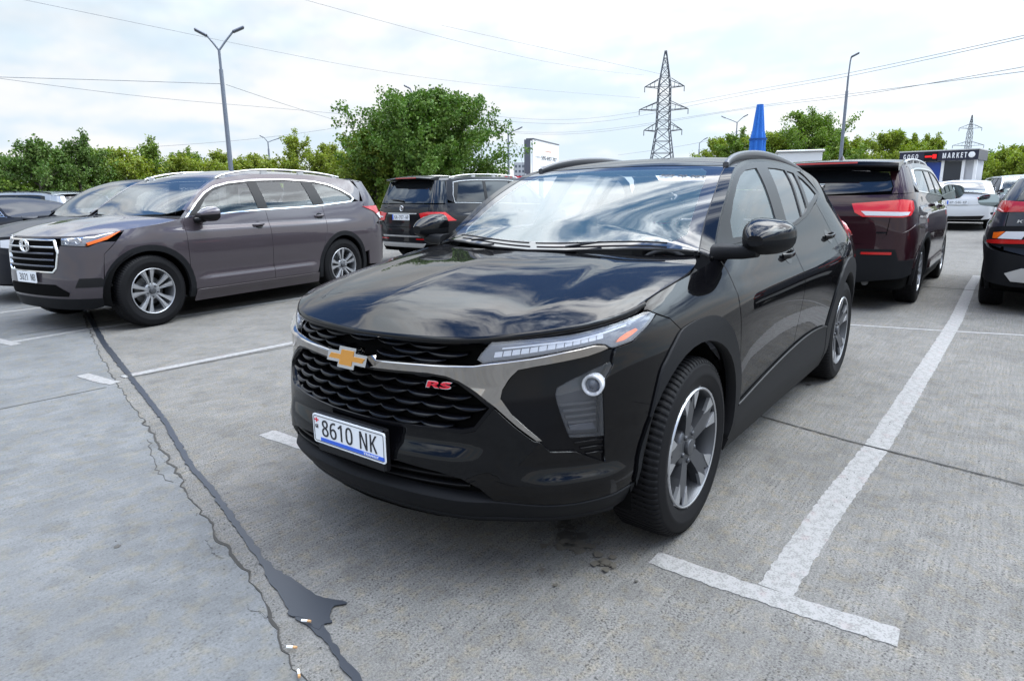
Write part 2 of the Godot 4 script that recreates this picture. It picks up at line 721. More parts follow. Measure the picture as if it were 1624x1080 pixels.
# ---------------------------------------------------------------- shared pieces of cars
func put_text(parent: Node, called: String, s: String, m: Material, at: Vector3, basis: Basis, w: float, h: float, depth := 0.002, font := "Droid Sans", weight := 700, slant := 0.0) -> MeshInstance3D:
	var t := text(s, 0.1, 0.02, font, weight)
	var o := MeshInstance3D.new()
	var box := t.get_aabb()
	o.mesh = t
	o.material_override = m
	o.name = called
	parent.add_child(o, true)
	var sc := Vector3(w / box.size.x, h / box.size.y, depth / 0.02)
	var b := Basis(basis.x * sc.x, (basis.y + basis.x * slant) * sc.y, basis.z * sc.z)
	o.transform = Transform3D(b, at - b * box.get_center())
	return o

func side_panel(car: Node, body: Body, called: String, poly: PackedVector2Array, m: Material, o := {}) -> Array:
	var mb := sheet(body.p, poly, o)
	var a := part(called, mb, m, car)
	var b := part(called, mb.mirrored(), m, car)
	return [a, b]

func zy(body: Body, a: Array) -> PackedVector2Array:   # side view (z, y) to (s, y)
	var q := PackedVector2Array()
	for p in a:
		q.append(Vector2(body.sz(p[0]), p[1]))
	return q

func arc(c: Vector2, r: float, a0: float, a1: float, n := 14, ry := -1.0) -> Array:
	var q := []
	for k in n + 1:
		var g := deg_to_rad(lerpf(a0, a1, k / float(n)))
		q.append([c.x + cos(g) * r, c.y + sin(g) * (r if ry < 0 else ry)])
	return q

# side: +1 the car's left. centre is the middle of the tyre's outer face
func wheel(car: Node, at: Vector3, side: float, R: float, rim_r: float, width: float, style: String, steer := 0.0) -> Node3D:
	var w := Node3D.new()
	w.name = "wheel"
	car.add_child(w, true)
	w.position = at
	w.rotation.y = steer + (0.0 if side > 0 else PI)
	var key := "wheel_%s_%.3f_%.3f" % [style, R, rim_r]
	if not cache.has(key):
		var t := Mb.new()
		var hw := width
		var tread := []
		tread.append(Vector2(R - 0.012, -hw + 0.012))
		tread.append(Vector2(R - 0.003, -hw + 0.03))
		for g in [0.24, 0.42, 0.58, 0.76]:
			var c: float = -hw + hw * g
			tread.append_array([Vector2(R - 0.0005, c - 0.006), Vector2(R - 0.007, c - 0.005), Vector2(R - 0.007, c + 0.005), Vector2(R - 0.0005, c + 0.006)])
		tread.append(Vector2(R - 0.003, -0.034))
		tread.append(Vector2(R - 0.011, -0.017))
		var k := (R - rim_r)
		var prof := [Vector2(rim_r, -hw + 0.02), Vector2(rim_r + k * 0.5, -hw - 0.004), Vector2(R - 0.03, -hw)]
		prof.append_array(tread)
		prof.append_array([Vector2(R - 0.022, -0.007), Vector2(R - 0.030, -0.003), Vector2(R - 0.0315, -0.0045), Vector2(R - k * 0.45, 0.004), Vector2(R - k * 0.55, 0.0045), Vector2(R - k * 0.56, 0.003), Vector2(rim_r + k * 0.2, -0.003), Vector2(rim_r + 0.006, -0.012), Vector2(rim_r - 0.004, -0.02)])
		t.lathe(prof, Vector3.ZERO, Vector3.RIGHT, 72, Vector2(60, 1))
		var ribs := Mb.new()
		for a in 84:
			var g0 := TAU * a / 84.0
			var rr := []
			for q in [[-hw + .03, R - .0015], [-hw * .5, R + .0012], [-.040, R + .0008], [-.024, R - .004], [-.014, R - .0105], [-.008, R - .020]]:
				var ring := []
				for e in [[0.0, -.004], [.012, .0012], [.62, .0012], [.632, -.004]]:
					var g2: float = g0 + e[0] * TAU / 84.0 + (q[0] + .1) * .5
					ring.append(Vector3(q[0] + (e[1] * .6 if q[0] > -.02 else 0.0), cos(g2) * (q[1] + e[1]), sin(g2) * (q[1] + e[1])))
				rr.append(ring)
			ribs.loft(rr, false)
		var rim := Mb.new()
		rim.lathe([Vector2(rim_r + 0.002, -0.03), Vector2(rim_r + 0.003, -0.012), Vector2(rim_r - 0.002, -0.006), Vector2(rim_r - 0.009, -0.009), Vector2(rim_r - 0.014, -0.03), Vector2(rim_r - 0.022, -0.06), Vector2(rim_r - 0.03, -0.16), Vector2(rim_r - 0.02, -hw + 0.01)], Vector3.ZERO, Vector3.RIGHT, 60)
		var lipm := Mb.new()
		lipm.lathe([Vector2(rim_r + 0.0035, -0.013), Vector2(rim_r + 0.001, -0.0055), Vector2(rim_r - 0.004, -0.0050), Vector2(rim_r - 0.0075, -0.009)], Vector3.ZERO, Vector3.RIGHT, 60)
		var back := Mb.new()
		back.lathe([Vector2(rim_r - 0.03, -0.15), Vector2(0.0, -0.15)], Vector3.ZERO, Vector3.RIGHT, 40)
		var disc := Mb.new()
		disc.lathe([Vector2(0.15, -0.12), Vector2(0.15, -0.10), Vector2(0.085, -0.10), Vector2(0.08, -0.075), Vector2(0.0, -0.075)], Vector3.ZERO, Vector3.RIGHT, 40)
		var face := Mb.new()
		var hub := Mb.new()
		var bright := Mb.new()
		var cap := Mb.new()
		var nuts := Mb.new()
		cap.lathe([Vector2(0.033, -0.04), Vector2(0.033, -0.022), Vector2(0.029, -0.019), Vector2(0.0, -0.0175)], Vector3.ZERO, Vector3.RIGHT, 28)
		for a in 5:
			var g := TAU * (a + 0.5) / 5
			nuts.lathe([Vector2(0.011, -0.05), Vector2(0.011, -0.028), Vector2(0.007, -0.024), Vector2(0.0, -0.024)], Vector3(0, cos(g) * 0.057, sin(g) * 0.057), Vector3.RIGHT, 8)
		hub.lathe([Vector2(0.092, -0.085), Vector2(0.088, -0.044), Vector2(0.078, -0.034), Vector2(0.044, -0.032), Vector2(0.040, -0.036), Vector2(0.0, -0.036)], Vector3.ZERO, Vector3.RIGHT, 40)
		# a spoke drawn in (radius, across), dished towards the hub
		var q := rim_r / 0.236
		var spoke := func(mb: Mb, poly: Array, ang: float, lift: float, thick: float) -> void:
			var c := cos(ang); var s := sin(ang)
			var top := []; var low := []
			for p in poly:
				var r: float = p[0] * q
				var dish: float = -0.012 - 0.030 * pow(1.0 - clampf(r / rim_r, 0, 1), 1.3) + lift
				var y: float = r * c - p[1] * q * s
				var z: float = r * s + p[1] * q * c
				top.append(Vector3(dish, y, z))
				low.append(Vector3(dish - thick, y, z))
			var flat2 := PackedVector2Array()
			for p in poly:
				flat2.append(Vector2(p[0], p[1]))
			var cw := Geometry2D.is_polygon_clockwise(flat2)
			var idx := Geometry2D.triangulate_polygon(flat2)
			for e in range(0, idx.size(), 3):
				var tr := [top[idx[e]], top[idx[e + 1]], top[idx[e + 2]]]
				if ((tr[1] - tr[0]).cross(tr[2] - tr[0])).x < 0:
					tr.reverse()
				mb.flat(tr)
			for e in poly.size():
				var f2 := (e + 1) % poly.size()
				if cw:
					mb.flat([top[e], top[f2], low[f2], low[e]])
				else:
					mb.flat([top[f2], top[e], low[e], low[f2]])
		if style == "trax":
			for a in 1:
				var g := 0.0
				spoke.call(face, [[0.06, -0.026], [0.13, -0.034], [0.17, -0.046], [0.231, -0.078], [0.232, -0.020], [0.192, 0.0], [0.232, 0.020], [0.231, 0.078], [0.17, 0.046], [0.13, 0.034], [0.06, 0.026]], g, 0.0, 0.04)
				for sg in [-1.0, 1.0]:
					spoke.call(bright, [[0.150, sg * 0.0385], [0.176, sg * 0.030], [0.2325, sg * 0.0195], [0.2315, sg * 0.080], [0.174, sg * 0.049]], g, 0.003, 0.014)
		elif style == "split":
			for a in 1:
				var g := 0.0
				for sg in [-1.0, 1.0]:
					spoke.call(bright, [[0.055, sg * 0.004], [0.12, sg * 0.012], [0.232, sg * 0.026], [0.230, sg * 0.070], [0.14, sg * 0.034], [0.06, sg * 0.02]], g, 0.0, 0.03)
					spoke.call(face, [[0.06, sg * 0.02], [0.14, sg * 0.034], [0.230, sg * 0.070], [0.226, sg * 0.088], [0.13, sg * 0.044], [0.06, sg * 0.03]], g, -0.006, 0.03)
		elif style == "ten":
			for a in 1:
				var g := 0.0
				spoke.call(bright, [[0.05, -0.010], [0.14, -0.013], [0.232, -0.024], [0.232, 0.024], [0.14, 0.013], [0.05, 0.010]], g, 0.0, 0.03)
		else:
			for a in 1:
				var g := 0.0
				spoke.call(bright, [[0.05, -0.024], [0.14, -0.030], [0.232, -0.046], [0.232, 0.046], [0.14, 0.030], [0.05, 0.024]], g, 0.0, 0.03)
		cache[key] = [["tyre", t.mesh(), M.tyre], ["tread", ribs.mesh(), M.tyre], ["rim", rim.mesh(), M.rim_dark if style == "trax" else M.rim], ["rim_lip", lipm.mesh(), M.rim_cut], ["wheel_back", back.mesh(), M.black], ["brake_disc", disc.mesh(), M.disc], ["wheel_hub", hub.mesh(), M.rim_dark if style == "trax" else M.rim], ["hub_cap", cap.mesh(), M.rim_dark], ["wheel_nuts", nuts.mesh(), M.rim_dark]]
		cache[key + "s"] = [["spoke", face.mesh() if face.i.size() else bright.mesh(), M.rim_dark if style == "trax" else (M.rim if face.i.size() else M.rim_cut)]]
		if face.i.size():
			cache[key + "s"].append(["spoke_face", bright.mesh(), M.rim_cut])
	for e in cache[key]:
		part(e[0], e[1], e[2], w)
	var many := 10 if style == "ten" else 5
	for a in many:
		for e in cache[key + "s"]:
			var o := part(e[0], e[1], e[2], w)
			o.rotation.x = TAU * a / many + 0.18
	return w

var cache := {}

func tyre_rubber() -> StandardMaterial3D:   # fine cross grooves over the tread (v 0.25..0.62), a milled band on the sidewall
	var m := mat("tyre rubber", Color(.0075, .0075, .0085), .6, 0.0, {"spec": .25})
	var im := Image.create(64, 256, false, Image.FORMAT_L8)
	for y in 256:
		var v := y / 256.0
		for x in 64:
			var g := 1.0
			if v > .27 and v < .60 and (x + int(v * 40.0)) % 16 < 3: g = .35
			if (v >= .22 and v <= .27 or v >= .60 and v < .66) and x % 16 < 6: g = .2
			im.set_pixel(x, y, Color(g, g, g))
	m.heightmap_enabled = true
	m.heightmap_texture = ImageTexture.create_from_image(im)
	m.heightmap_scale = .5
	return m

func well(car: Node, x0: float, x1: float, at: Vector2, r: float) -> void:   # dark liner of a wheel arch, both sides
	var mb := Mb.new()
	var rings := []
	for k in 19:
		var g := deg_to_rad(lerpf(-14, 194, k / 18.0))
		rings.append([Vector3(x0, at.y + sin(g) * r, at.x + cos(g) * r), Vector3(x1, at.y + sin(g) * r, at.x + cos(g) * r)])
	mb.loft(rings, false)
	var q := []
	for e in rings:
		q.append(e[1])
	mb.flat(q)
	part("wheel_well", mb, M.black, car)
	part("wheel_well", mb.mirrored(), M.black, car)

# the roof, the windscreen and the rear window lie in one skin over (x, -z): centre profile yc(z), side rail (xb, yb)(z)
func upper(body: Body, yc: Array, rail: Array, power := 2.2) -> Callable:
	var zs := []; var xb := []; var yb := []
	for p in rail:
		zs.append(-float(p[0])); yb.append(float(p[1])); xb.append(body.p(body.sz(p[0]), p[1]).x)
	var fx := nat_fit(zs, xb)
	var fy := nat_fit(zs, yb)
	var fc := fn(yc.map(func(p): return [-p[0], p[1]]))
	return func(x: float, v: float) -> Vector3:
		var y: float = nat(fy, v)
		var u := absf(x) / float(nat(fx, v))
		return Vector3(x, y + (float(nat(fc, v)) - y) * (1.0 - pow(u, power)), -v)

func rail_x(body: Body, rail: Array, z: float) -> float:
	var f := fn(rail)
	return body.p(body.sz(z), nat(f, z)).x

func coons(fr: Array, re: Array, ce: Array, si: Array) -> Callable:
	var F := curve(fr); var R := curve(re); var C := curve(ce); var E := curve(si)
	var p00: Vector3 = fr[0]; var p10: Vector3 = fr[-1]; var p01: Vector3 = re[0]; var p11: Vector3 = re[-1]
	return func(u: float, v: float) -> Vector3:
		var sg := 1.0
		if u < 0:
			sg = -1.0
			u = -u
		var a: Vector3 = F_at(F, u) * (1 - v) + F_at(R, u) * v + F_at(C, v) * (1 - u) + F_at(E, v) * u
		a -= p00 * (1 - u) * (1 - v) + p10 * u * (1 - v) + p01 * (1 - u) * v + p11 * u * v
		a.x *= sg
		return a

func F_at(f: Array, t: float) -> Vector3:
	if t < 0.0:
		return nat(f, 0.0) + (nat(f, 0.0) - nat(f, 0.01)) * (-t / 0.01)
	if t > 1.0:
		return nat(f, 1.0) + (nat(f, 1.0) - nat(f, 0.99)) * ((t - 1.0) / 0.01)
	return nat(f, t)

func seat(car: Node, at: Vector3, w: float, m: Material) -> void:
	var mb := Mb.new()
	mb.box(at + Vector3(0, 0.10, 0.02), Vector3(w, 0.16, 0.5), Basis(Vector3.RIGHT, -0.12), 0.05)
	mb.box(at + Vector3(0, 0.46, -0.30), Vector3(w * 0.96, 0.62, 0.13), Basis(Vector3.RIGHT, -0.3), 0.05)
	part("seat", mb, m, car)
	var h := Mb.new()
	for dx in ([0.0] if w < 0.8 else [-0.38, 0.38]):
		h.box(at + Vector3(dx, 0.86, -0.43), Vector3(0.26, 0.17, 0.09), Basis(Vector3.RIGHT, -0.15), 0.035)
	part("headrest", h, m, car)

# door mirror on the car's left; at = where its foot meets the door
func door_mirror(car: Node, at: Vector3, size: Vector3, shell: Material, lower: Material, sides := [1.0, -1.0], zdir := 1.0) -> void:
	var up := Mb.new(); var lo := Mb.new(); var foot := Mb.new(); var glass := Mb.new()
	var c := at + Vector3(0.075 + size.x * 0.5, size.y * .36, -0.02)
	var rings := [[], []]
	for k in 9:
		var t := k / 8.0
		var sc: float = pow(sin(lerpf(0.12, 1.0, t) * PI * 0.5), 0.75)
		var z: float = c.z + size.z * (0.5 - t)
		for h in 2:
			var ring := []
			for e in 13:
				var g := PI * e / 12.0 + PI * h
				var cx := cos(g); var sy := sin(g)
				var px: float = signf(cx) * pow(absf(cx), 0.7) * size.x * 0.5 * sc * (1.0 + 0.04 * sy)
				var py: float = signf(sy) * pow(absf(sy), 0.75) * size.y * 0.5 * sc * (1.0 - 0.28 * px / size.x)
				ring.append(Vector3(c.x + px - 0.012 * (1.0 - t), c.y + py + 0.01 * t - (0.0 if h == 0 else 0.0), z))
			rings[h].append(ring)
	up.loft(rings[0], false, true)
	lo.loft(rings[1], false, true)
	var last := []
	for e in rings[0][-1].slice(0, 12) + rings[1][-1].slice(0, 12):
		last.append(e + Vector3(0, 0, 0.012))
	last.reverse()
	glass.flat(last)
	var fr := []
	for e in [[-.015, .034, -.046, .070, -.10], [.015, .032, -.036, .055, -.085], [.05, .030, -.030, .045, -.070], [.10, .030, -.028, .035, -.060], [.16, .026, -.018, .020, -.045]]:
		var ring := []
		for q in 12:
			var g := TAU * q / 12
			var cz: float = (e[3] + e[4]) * .5
			var hz: float = (e[3] - e[4]) * .5
			var cy: float = (e[1] + e[2]) * .5
			var hy: float = (e[1] - e[2]) * .5
			ring.append(at + Vector3(e[0], cy + signf(sin(g)) * pow(absf(sin(g)), .6) * hy, cz + signf(cos(g)) * pow(absf(cos(g)), .6) * hz))
		fr.append(ring)
	foot.loft(fr, true, true, true)
	for s in sides:
		var o := part("door_mirror", up if s > 0 else up.mirrored(), shell, car)
		part("mirror_base", lo if s > 0 else lo.mirrored(), lower, o)
		part("mirror_foot", foot if s > 0 else foot.mirrored(), lower, o)
		part("mirror_glass", glass if s > 0 else glass.mirrored(), M.mirror, o)

func handle(car: Node, body: Body, z: float, y: float, paint: Material, len := 0.17) -> void:
	var s := body.sz(z)
	var cup := sheet(body.p, pts(arc(Vector2(s, y), len * 0.34, 0, 360, 20, 0.042)), {"off": 0.0012, "flange": 0.004, "cell": Vector2(0.02, 0.02)})
	var bar := Mb.new()
	var rings := []
	for k in 9:
		var t := k / 8.0 - 0.5
		var p := body.p(s + t * len, y + 0.006 + t * 0.012)
		var e := body.p(s + t * len + 0.01, y + 0.006 + t * 0.012)
		var tg := (e - p).normalized()
		var nn := tg.cross(Vector3.UP).normalized()
		if nn.x < 0: nn = -nn
		var lift := 0.030 * (1.0 - pow(absf(t) * 2.0, 4.0)) + 0.004
		var c := p + nn * lift
		var r := []
		for g in 8:
			var a := TAU * g / 8
			r.append(c + nn * cos(a) * 0.007 + Vector3.UP * sin(a) * 0.014)
		rings.append(r)
	bar.loft(rings, true, true, true)
	for sg in [1, -1]:
		var o := part("door_handle", bar if sg > 0 else bar.mirrored(), paint, car)
		part("handle_recess", cup if sg > 0 else cup.mirrored(), M.black_gloss if cup_gloss else paint, o)
var cup_gloss := true

# ---------------------------------------------------------------- the black crossover in front
func hero() -> void:
	var car := thing("crossover_car", "glossy black crossover with gold bow-tie emblem and plate 8610 NK", "car")
	var body := Body.new(self, [[0, .93], [.2, .918], [.4, .872], [.55, .80], [.66, .715], [.75, .61], [.82, .48], [.865, .33], [.89, .15], [.905, -.1], [.9115, -.5], [.9115, -1.3], [.9115, -2.0], [.905, -2.6], [.885, -3.0], [.83, -3.3], [.72, -3.48], [.5, -3.57], [.25, -3.605], [0, -3.61]],
		[["x", 0], ["x", .4], ["x", .66], ["x", .82], ["z", .15], ["z", -.35], ["z", -.9], ["z", -1.5], ["z", -2.1], ["z", -2.7], ["z", -3.1], ["r", .72], ["r", .4], ["r", 0]],
		[.15, .25, .35, .48, .60, .72, .82, .90, .98, 1.06, 1.16, 1.28, 1.40, 1.50], [
		[.16, .075, .012, .000, .012, .030, .048, .085, .30, .5, .7, .9, 1.1, 1.3],
		[.16, .075, .012, .000, .010, .028, .045, .080, .25, .45, .65, .85, 1.0, 1.2],
		[.15, .070, .015, .000, .005, .020, .040, .070, .20, .4, .6, .8, .9, 1.0],
		[.12, .060, .018, .000, .000, .012, .030, .060, .15, .3, .4, .5, .6, .7],
		[.09, .045, .015, .000, -.002, .004, .022, .055, .12, .20, .28, .34, .4, .5],
		[.08, .045, .028, .018, .010, .004, .006, .025, .070, .13, .19, .24, .29, .36],
		[.08, .050, .042, .034, .022, .008, .000, .014, .052, .098, .140, .190, .255, .325],
		[.08, .050, .044, .038, .024, .008, .000, .010, .048, .094, .136, .187, .250, .32],
		[.08, .045, .034, .028, .016, .004, -.002, .007, .042, .088, .136, .19, .255, .33],
		[.09, .045, .020, .010, .002, .000, .002, .010, .030, .075, .13, .20, .28, .36],
		[.12, .060, .020, .005, .000, .000, .004, .015, .040, .090, .16, .24, .33, .42],
		[.16, .08, .02, .0, .0, .0, .01, .02, .05, .12, .22, .34, .48, .6],
		[.16, .08, .02, .0, .0, .0, .02, .03, .06, .14, .26, .40, .56, .7],
		[.16, .08, .02, .0, .0, .0, .02, .03, .06, .14, .26, .40, .56, .7]],
		[["x", .45, .12], ["z", .15, PI / 2], ["z", -3.0, PI / 2], ["r", .5, PI - .12]])
	body.ledges = [[.66, 1.04, .12, .395, .462, .030], [-1, .50, .08, .485, .545, .022], [1.80, 4.1, .25, .885, .945, .010]]
	var f := body.p
	var L := body.length
	var P: Material = M.hero_paint
	var G := 0.0038
	# ------------ bumper and front
	var bump := [[0, .445], [.231, .46], [.382, .447], [.459, .43], [.512, .395], [.554, .343], [.70, .336], [.83, .332], [.98, .339], [1.085, .354], [1.10, .40], [1.135, .541], [1.20, .700], [1.255, .752], [1.31, .790], [1.372, .828], [1.311, .883], [1.238, .906], [1.18, .882], [1.113, .858], [1.066, .838], [.990, .828], [.975, .80], [.972, .774], [.937, .731], [.928, .694], [.932, .548], [.935, .455], [.865, .487], [.825, .508], [.74, .514], [.705, .549], [.687, .552], [.623, .601], [.556, .660], [.496, .583], [.453, .573], [.38, .574], [.26, .569], [.124, .563], [0, .563]]
	part("front_bumper", sheet(f, both(bump), {"flange": 0.03, "cell": Vector2(.03, .025)}), P, car)
	var lip := sheet(func(s, y): return f.call(s, y), both([[0, .351], [.2, .356], [.37, .351], [.55, .339], [.83, .329], [.98, .336], [1.075, .350], [1.06, .29], [1.0, .262], [.83, .25], [.55, .25], [.3, .25], [0, .25]]), {"off": 0.004, "flange": 0.05, "cell": Vector2(.03, .02)})
	var lipo := part("bumper_lip", lip, M.plastic, car)
	var blade := Mb.new()
	var ringz := []
	for k in 49:
		var s := lerpf(-1.0, 1.0, k / 48.0)
		var c: Vector3 = f.call(s, .262)
		var inn := Vector3(-c.x * .5, 0, -.6).normalized() * .05
		ringz.append([c + Vector3(0, .012, 0) - inn * .06, c + Vector3(0, .002, 0) - inn * .22, c + Vector3(0, -.012, 0) - inn * .1, c + Vector3(0, -.016, 0) + inn, c + Vector3(0, .012, 0) + inn])
	blade.loft(ringz, true, true, true, true)
	part("splitter", blade, M.plastic, lipo)
	# intake
	var ink := sheet(func(s, y): return f.call(s, y) + Vector3(0, 0, -.06), both([[0, .47], [.25, .475], [.40, .46], [.5, .42], [.58, .335], [0, .335]]), {"flange": 0.0})
	part("air_intake", ink, M.black, car)
	for yy in [.395, .425]:
		var bar := Mb.new()
		var rr := []
		for k in 25:
			var s := lerpf(-.47, .47, k / 24.0)
			var c: Vector3 = f.call(s, yy) + Vector3(0, 0, -.035)
			rr.append([c + Vector3(0, .005, .01), c + Vector3(0, -.005, .01), c + Vector3(0, -.005, -.02), c + Vector3(0, .005, -.02)])
		bar.loft(rr, true)
		part("intake_slat", bar, M.black_semi, car)
	# grilles
	var low_half := [[0, .752], [.086, .752], [.246, .76], [.325, .763], [.391, .758], [.436, .743], [.497, .707], [.558, .664], [.498, .586], [.453, .574], [.38, .574], [.124, .564], [0, .564]]
	var up_half := [[0, .862], [.158, .864], [.359, .872], [.53, .878], [.489, .806], [.49, .788], [.381, .78], [.243, .776], [.094, .768], [0, .768]]
	part("grille_backing", sheet(f, both(low_half), {"off": -.045, "flange": 0.0}), M.black, car)
	part("grille_backing", sheet(f, both(up_half), {"off": -.05, "flange": 0.0}), M.black, car)
	part("grille_frame", sheet(f, both(low_half), {"off": .002, "flange": .04, "holes": [shrink(both(low_half), .012)]}), M.black_gloss, car)
	var scale_mesh := func(w: float) -> ArrayMesh:
		var mb := Mb.new()
		var rings := []
		for k in 9:
			var t := k / 8.0 * 2 - 1
			var y: float = .010 * pow(absf(t), 2.2)
			var h: float = .0105 * (1.0 - .5 * t * t)
			var x := t * w * .5
			var z: float = .012 * (1 - pow(absf(t), 3.0))
			rings.append([Vector3(x, y + h, z - .010), Vector3(x, y + h * .35, z + .002), Vector3(x, y - h * .4, z), Vector3(x, y - h, z - .010), Vector3(x, y - h * .3, z - .03), Vector3(x, y + h, z - .03)])
		mb.loft(rings, true, true, true, true)
		return mb.mesh()
	var bars := {}
	for row in 6:
		var y: float = .582 + row * .0325
		var pitch := .118
		for k in range(-6, 7):
			var s: float = (k + (0.5 if row % 2 == 1 else 0.0)) * pitch
			var w := pitch * 1.02
			var inside := shrink(both(low_half), .006)
			if not Geometry2D.is_point_in_polygon(Vector2(s, y), inside):
				continue
			for end in [-1, 1]:
				while w > .05 and not Geometry2D.is_point_in_polygon(Vector2(s + end * w * .5, y), inside):
					w -= .008
			var kk := roundi(w * 125)
			if not bars.has(kk):
				bars[kk] = scale_mesh.call(kk / 125.0)
			var o := part("grille_bar", bars[kk], M.black_gloss, car)
			var c: Vector3 = f.call(s, y)
			var tg: Vector3 = (f.call(s + .02, y) - f.call(s - .02, y)).normalized()
			var nn := tg.cross(Vector3.UP).normalized()
			o.transform = Transform3D(Basis(tg, Vector3.UP, nn), c - nn * .018)
	for row in 3:
		var y: float = .790 + row * .022
		var pitch := .15
		for k in range(-4, 5):
			var s: float = (k + (0.5 if row % 2 == 1 else 0.0)) * pitch
			if absf(s) > .44 or (absf(s) < .1 and row < 2):
				continue
			var kk := 18
			if not bars.has(kk):
				bars[kk] = scale_mesh.call(kk / 125.0)
			var o := part("grille_bar", bars[kk], M.black_gloss, car)
			var c: Vector3 = f.call(s, y)
			var tg: Vector3 = (f.call(s + .02, y) - f.call(s - .02, y)).normalized()
			var nn := tg.cross(Vector3.UP).normalized()
			o.transform = Transform3D(Basis(tg, Vector3.UP, nn), c - nn * .022)
	# bright bar over the grille, running out into wings
	var chrome_f := func(s: float, y: float) -> Vector3:
		var k: float = clampf((y - .745) / .04, -.5, 1.6)
		var a := absf(s)
		if a > .5:
			var m: float = .749 + (a - .5) * .17
			k = lerpf(k, clampf((y - m) / .05, -1.5, 1.2), clampf((a - .5) / .12, 0, 1))
		return f.call(s, y) + Vector3(0, 0, 1) * (.004 + .012 * k)
	var chrome_half := [[0, .778], [.094, .776], [.243, .783], [.381, .788], [.49, .793], [.548, .802], [.69, .817], [.799, .832], [.91, .845], [.945, .842], [.955, .832], [.93, .826], [.874, .815], [.69, .793], [.635, .784], [.612, .765], [.598, .749], [.578, .72], [.570, .69], [.608, .637], [.655, .594], [.705, .551], [.687, .552], [.623, .601], [.556, .663], [.497, .707], [.436, .742], [.391, .757], [.325, .762], [.246, .759], [.086, .751], [0, .751]]
	part("chrome_bar", sheet(chrome_f, both(chrome_half), {"off": .004, "flange": .025, "cell": Vector2(.02, .012)}), M.chrome, car)
	# bow-tie
	var em := Transform3D(Basis(Vector3.RIGHT, -.08), f.call(0, .778) + Vector3(.006, 0, .014))
	var tie := func(a: float) -> PackedVector2Array:
		return pts([[-.098 - a, -.012 - a], [-.038 - a, -.012 - a], [-.043 - a, -.030 - a], [.027 + a, -.030 - a], [.032 + a, -.012 - a], [.084 + a * 1.4, -.012 - a], [.098 + a, .012 + a], [.038 + a, .012 + a], [.043 + a, .030 + a], [-.027 - a, .030 + a], [-.032 - a, .012 + a], [-.084 - a * 1.4, .012 + a]])
	var eb := Mb.new()
	eb.prism(tie.call(.008), em, .040)
	var ebo := part("emblem", eb, M.chrome_bright, car)
	var eg := Mb.new()
	eg.prism(tie.call(-.003), em * Transform3D(Basis.IDENTITY, Vector3(0, 0, .038)), .004)
	part("emblem_inlay", eg, M.gold, ebo)
	# RS badge
	var rn: Vector3 = (f.call(.40, .725) - f.call(.33, .725)).normalized()
	var rb := Basis(rn, Vector3.UP, rn.cross(Vector3.UP))
	put_text(car, "grille_badge", "RS", M.chrome_bright, f.call(.366, .726) + rb.z * .005, rb, .090, .026, .008, "Droid Sans", 900, .35)
	put_text(car, "grille_badge_fill", "RS", M.red_enamel, f.call(.366, .726) + rb.z * .011, rb, .082, .020, .004, "Droid Sans", 900, .35)
	# number plate
	var pc := Vector3(.022, .506, .972)
	var pm := Mb.new()
	pm.box(pc + Vector3(0, -.014, -.02), Vector3(.36, .15, .03), Basis.IDENTITY, .006)
	var bro := part("plate_bracket", pm, M.black_semi, car)
	var pl := Mb.new()
	pl.prism(smooth_rect(.380, .108, .010), Transform3D(Basis.IDENTITY, pc - Vector3(0, 0, .004)), .004)
	var plo := part("number_plate", pl, M.plate, car)
	plo.set_meta("label", "white transit plate reading 8610 NK with blue stripe")
	var rim := Mb.new()
	rim_frame(rim, Transform3D(Basis.IDENTITY, pc), .368, .096, .002, .0012, .008)
	part("plate_border", rim, M.ink, plo)
	put_text(plo, "plate_number", "8610", M.ink, pc + Vector3(-.056, .006, .001), Basis.IDENTITY, .166, .062, .002, "Droid Sans", 500)
	put_text(plo, "plate_letters", "NK", M.ink, pc + Vector3(.108, .006, .001), Basis.IDENTITY, .086, .062, .002, "Droid Sans", 500)
	var st := Mb.new()
	st.box(pc + Vector3(.018, -.038, .0006), Vector3(.335, .013, .0012))
	part("plate_stripe", st, M.plate_blue, plo)
	put_text(plo, "plate_transit", "TRANSIT", M.plate, pc + Vector3(.12, -.038, .0016), Basis.IDENTITY, .075, .008, .001)
	var fl := Mb.new()
	fl.box(pc + Vector3(-.168, .032, .0006), Vector3(.024, .005, .0012))
	fl.box(pc + Vector3(-.168, .032, .0008), Vector3(.005, .017, .0012))
	part("plate_flag", fl, M.red_enamel, plo)
	put_text(plo, "plate_country", "GE", M.ink, pc + Vector3(-.168, .008, .001), Basis.IDENTITY, .017, .014, .001)
	# ------------ lamps
	var drl := pts([[.489, .811], [.503, .832], [.535, .866], [.689, .876], [.814, .882], [.968, .899], [1.08, .912], [1.163, .921], [1.201, .921], [1.236, .909], [1.18, .886], [1.113, .862], [1.066, .843], [.990, .832], [.969, .831], [.953, .843], [.918, .849], [.80, .837], [.69, .823], [.548, .806], [.51, .800]])
	for sg in [1.0, -1.0]:
		var q := drl if sg > 0 else mirror2(drl)
		var lamp := part("running_lamp", sheet(f, q, {"off": -.001, "flange": .02, "cell": Vector2(.03, .02)}), M.lens, car)
		part("lamp_housing", sheet(f, shrink(q, .003), {"off": -.016, "flange": .0, "cell": Vector2(.04, .03)}), M.lamp_inner, lamp)
		for k in 13:
			var s0 := .545 + k * .031
			var y0 := .818 + (s0 - .545) * .118
			var cellp := pts([[s0, y0], [s0 + .028, y0 + .003], [s0 + .030, y0 + .020], [s0 + .004, y0 + .017]])
			part("led_cell", sheet(f, cellp if sg > 0 else mirror2(cellp), {"off": -.010, "flange": .008, "cell": Vector2(.04, .04)}), M.lamp_white, lamp)
		var lg := pts([[.575, .850], [.70, .861], [.82, .868], [.95, .884], [1.06, .898], [1.06, .893], [.95, .879], [.82, .863], [.70, .856], [.572, .845]])
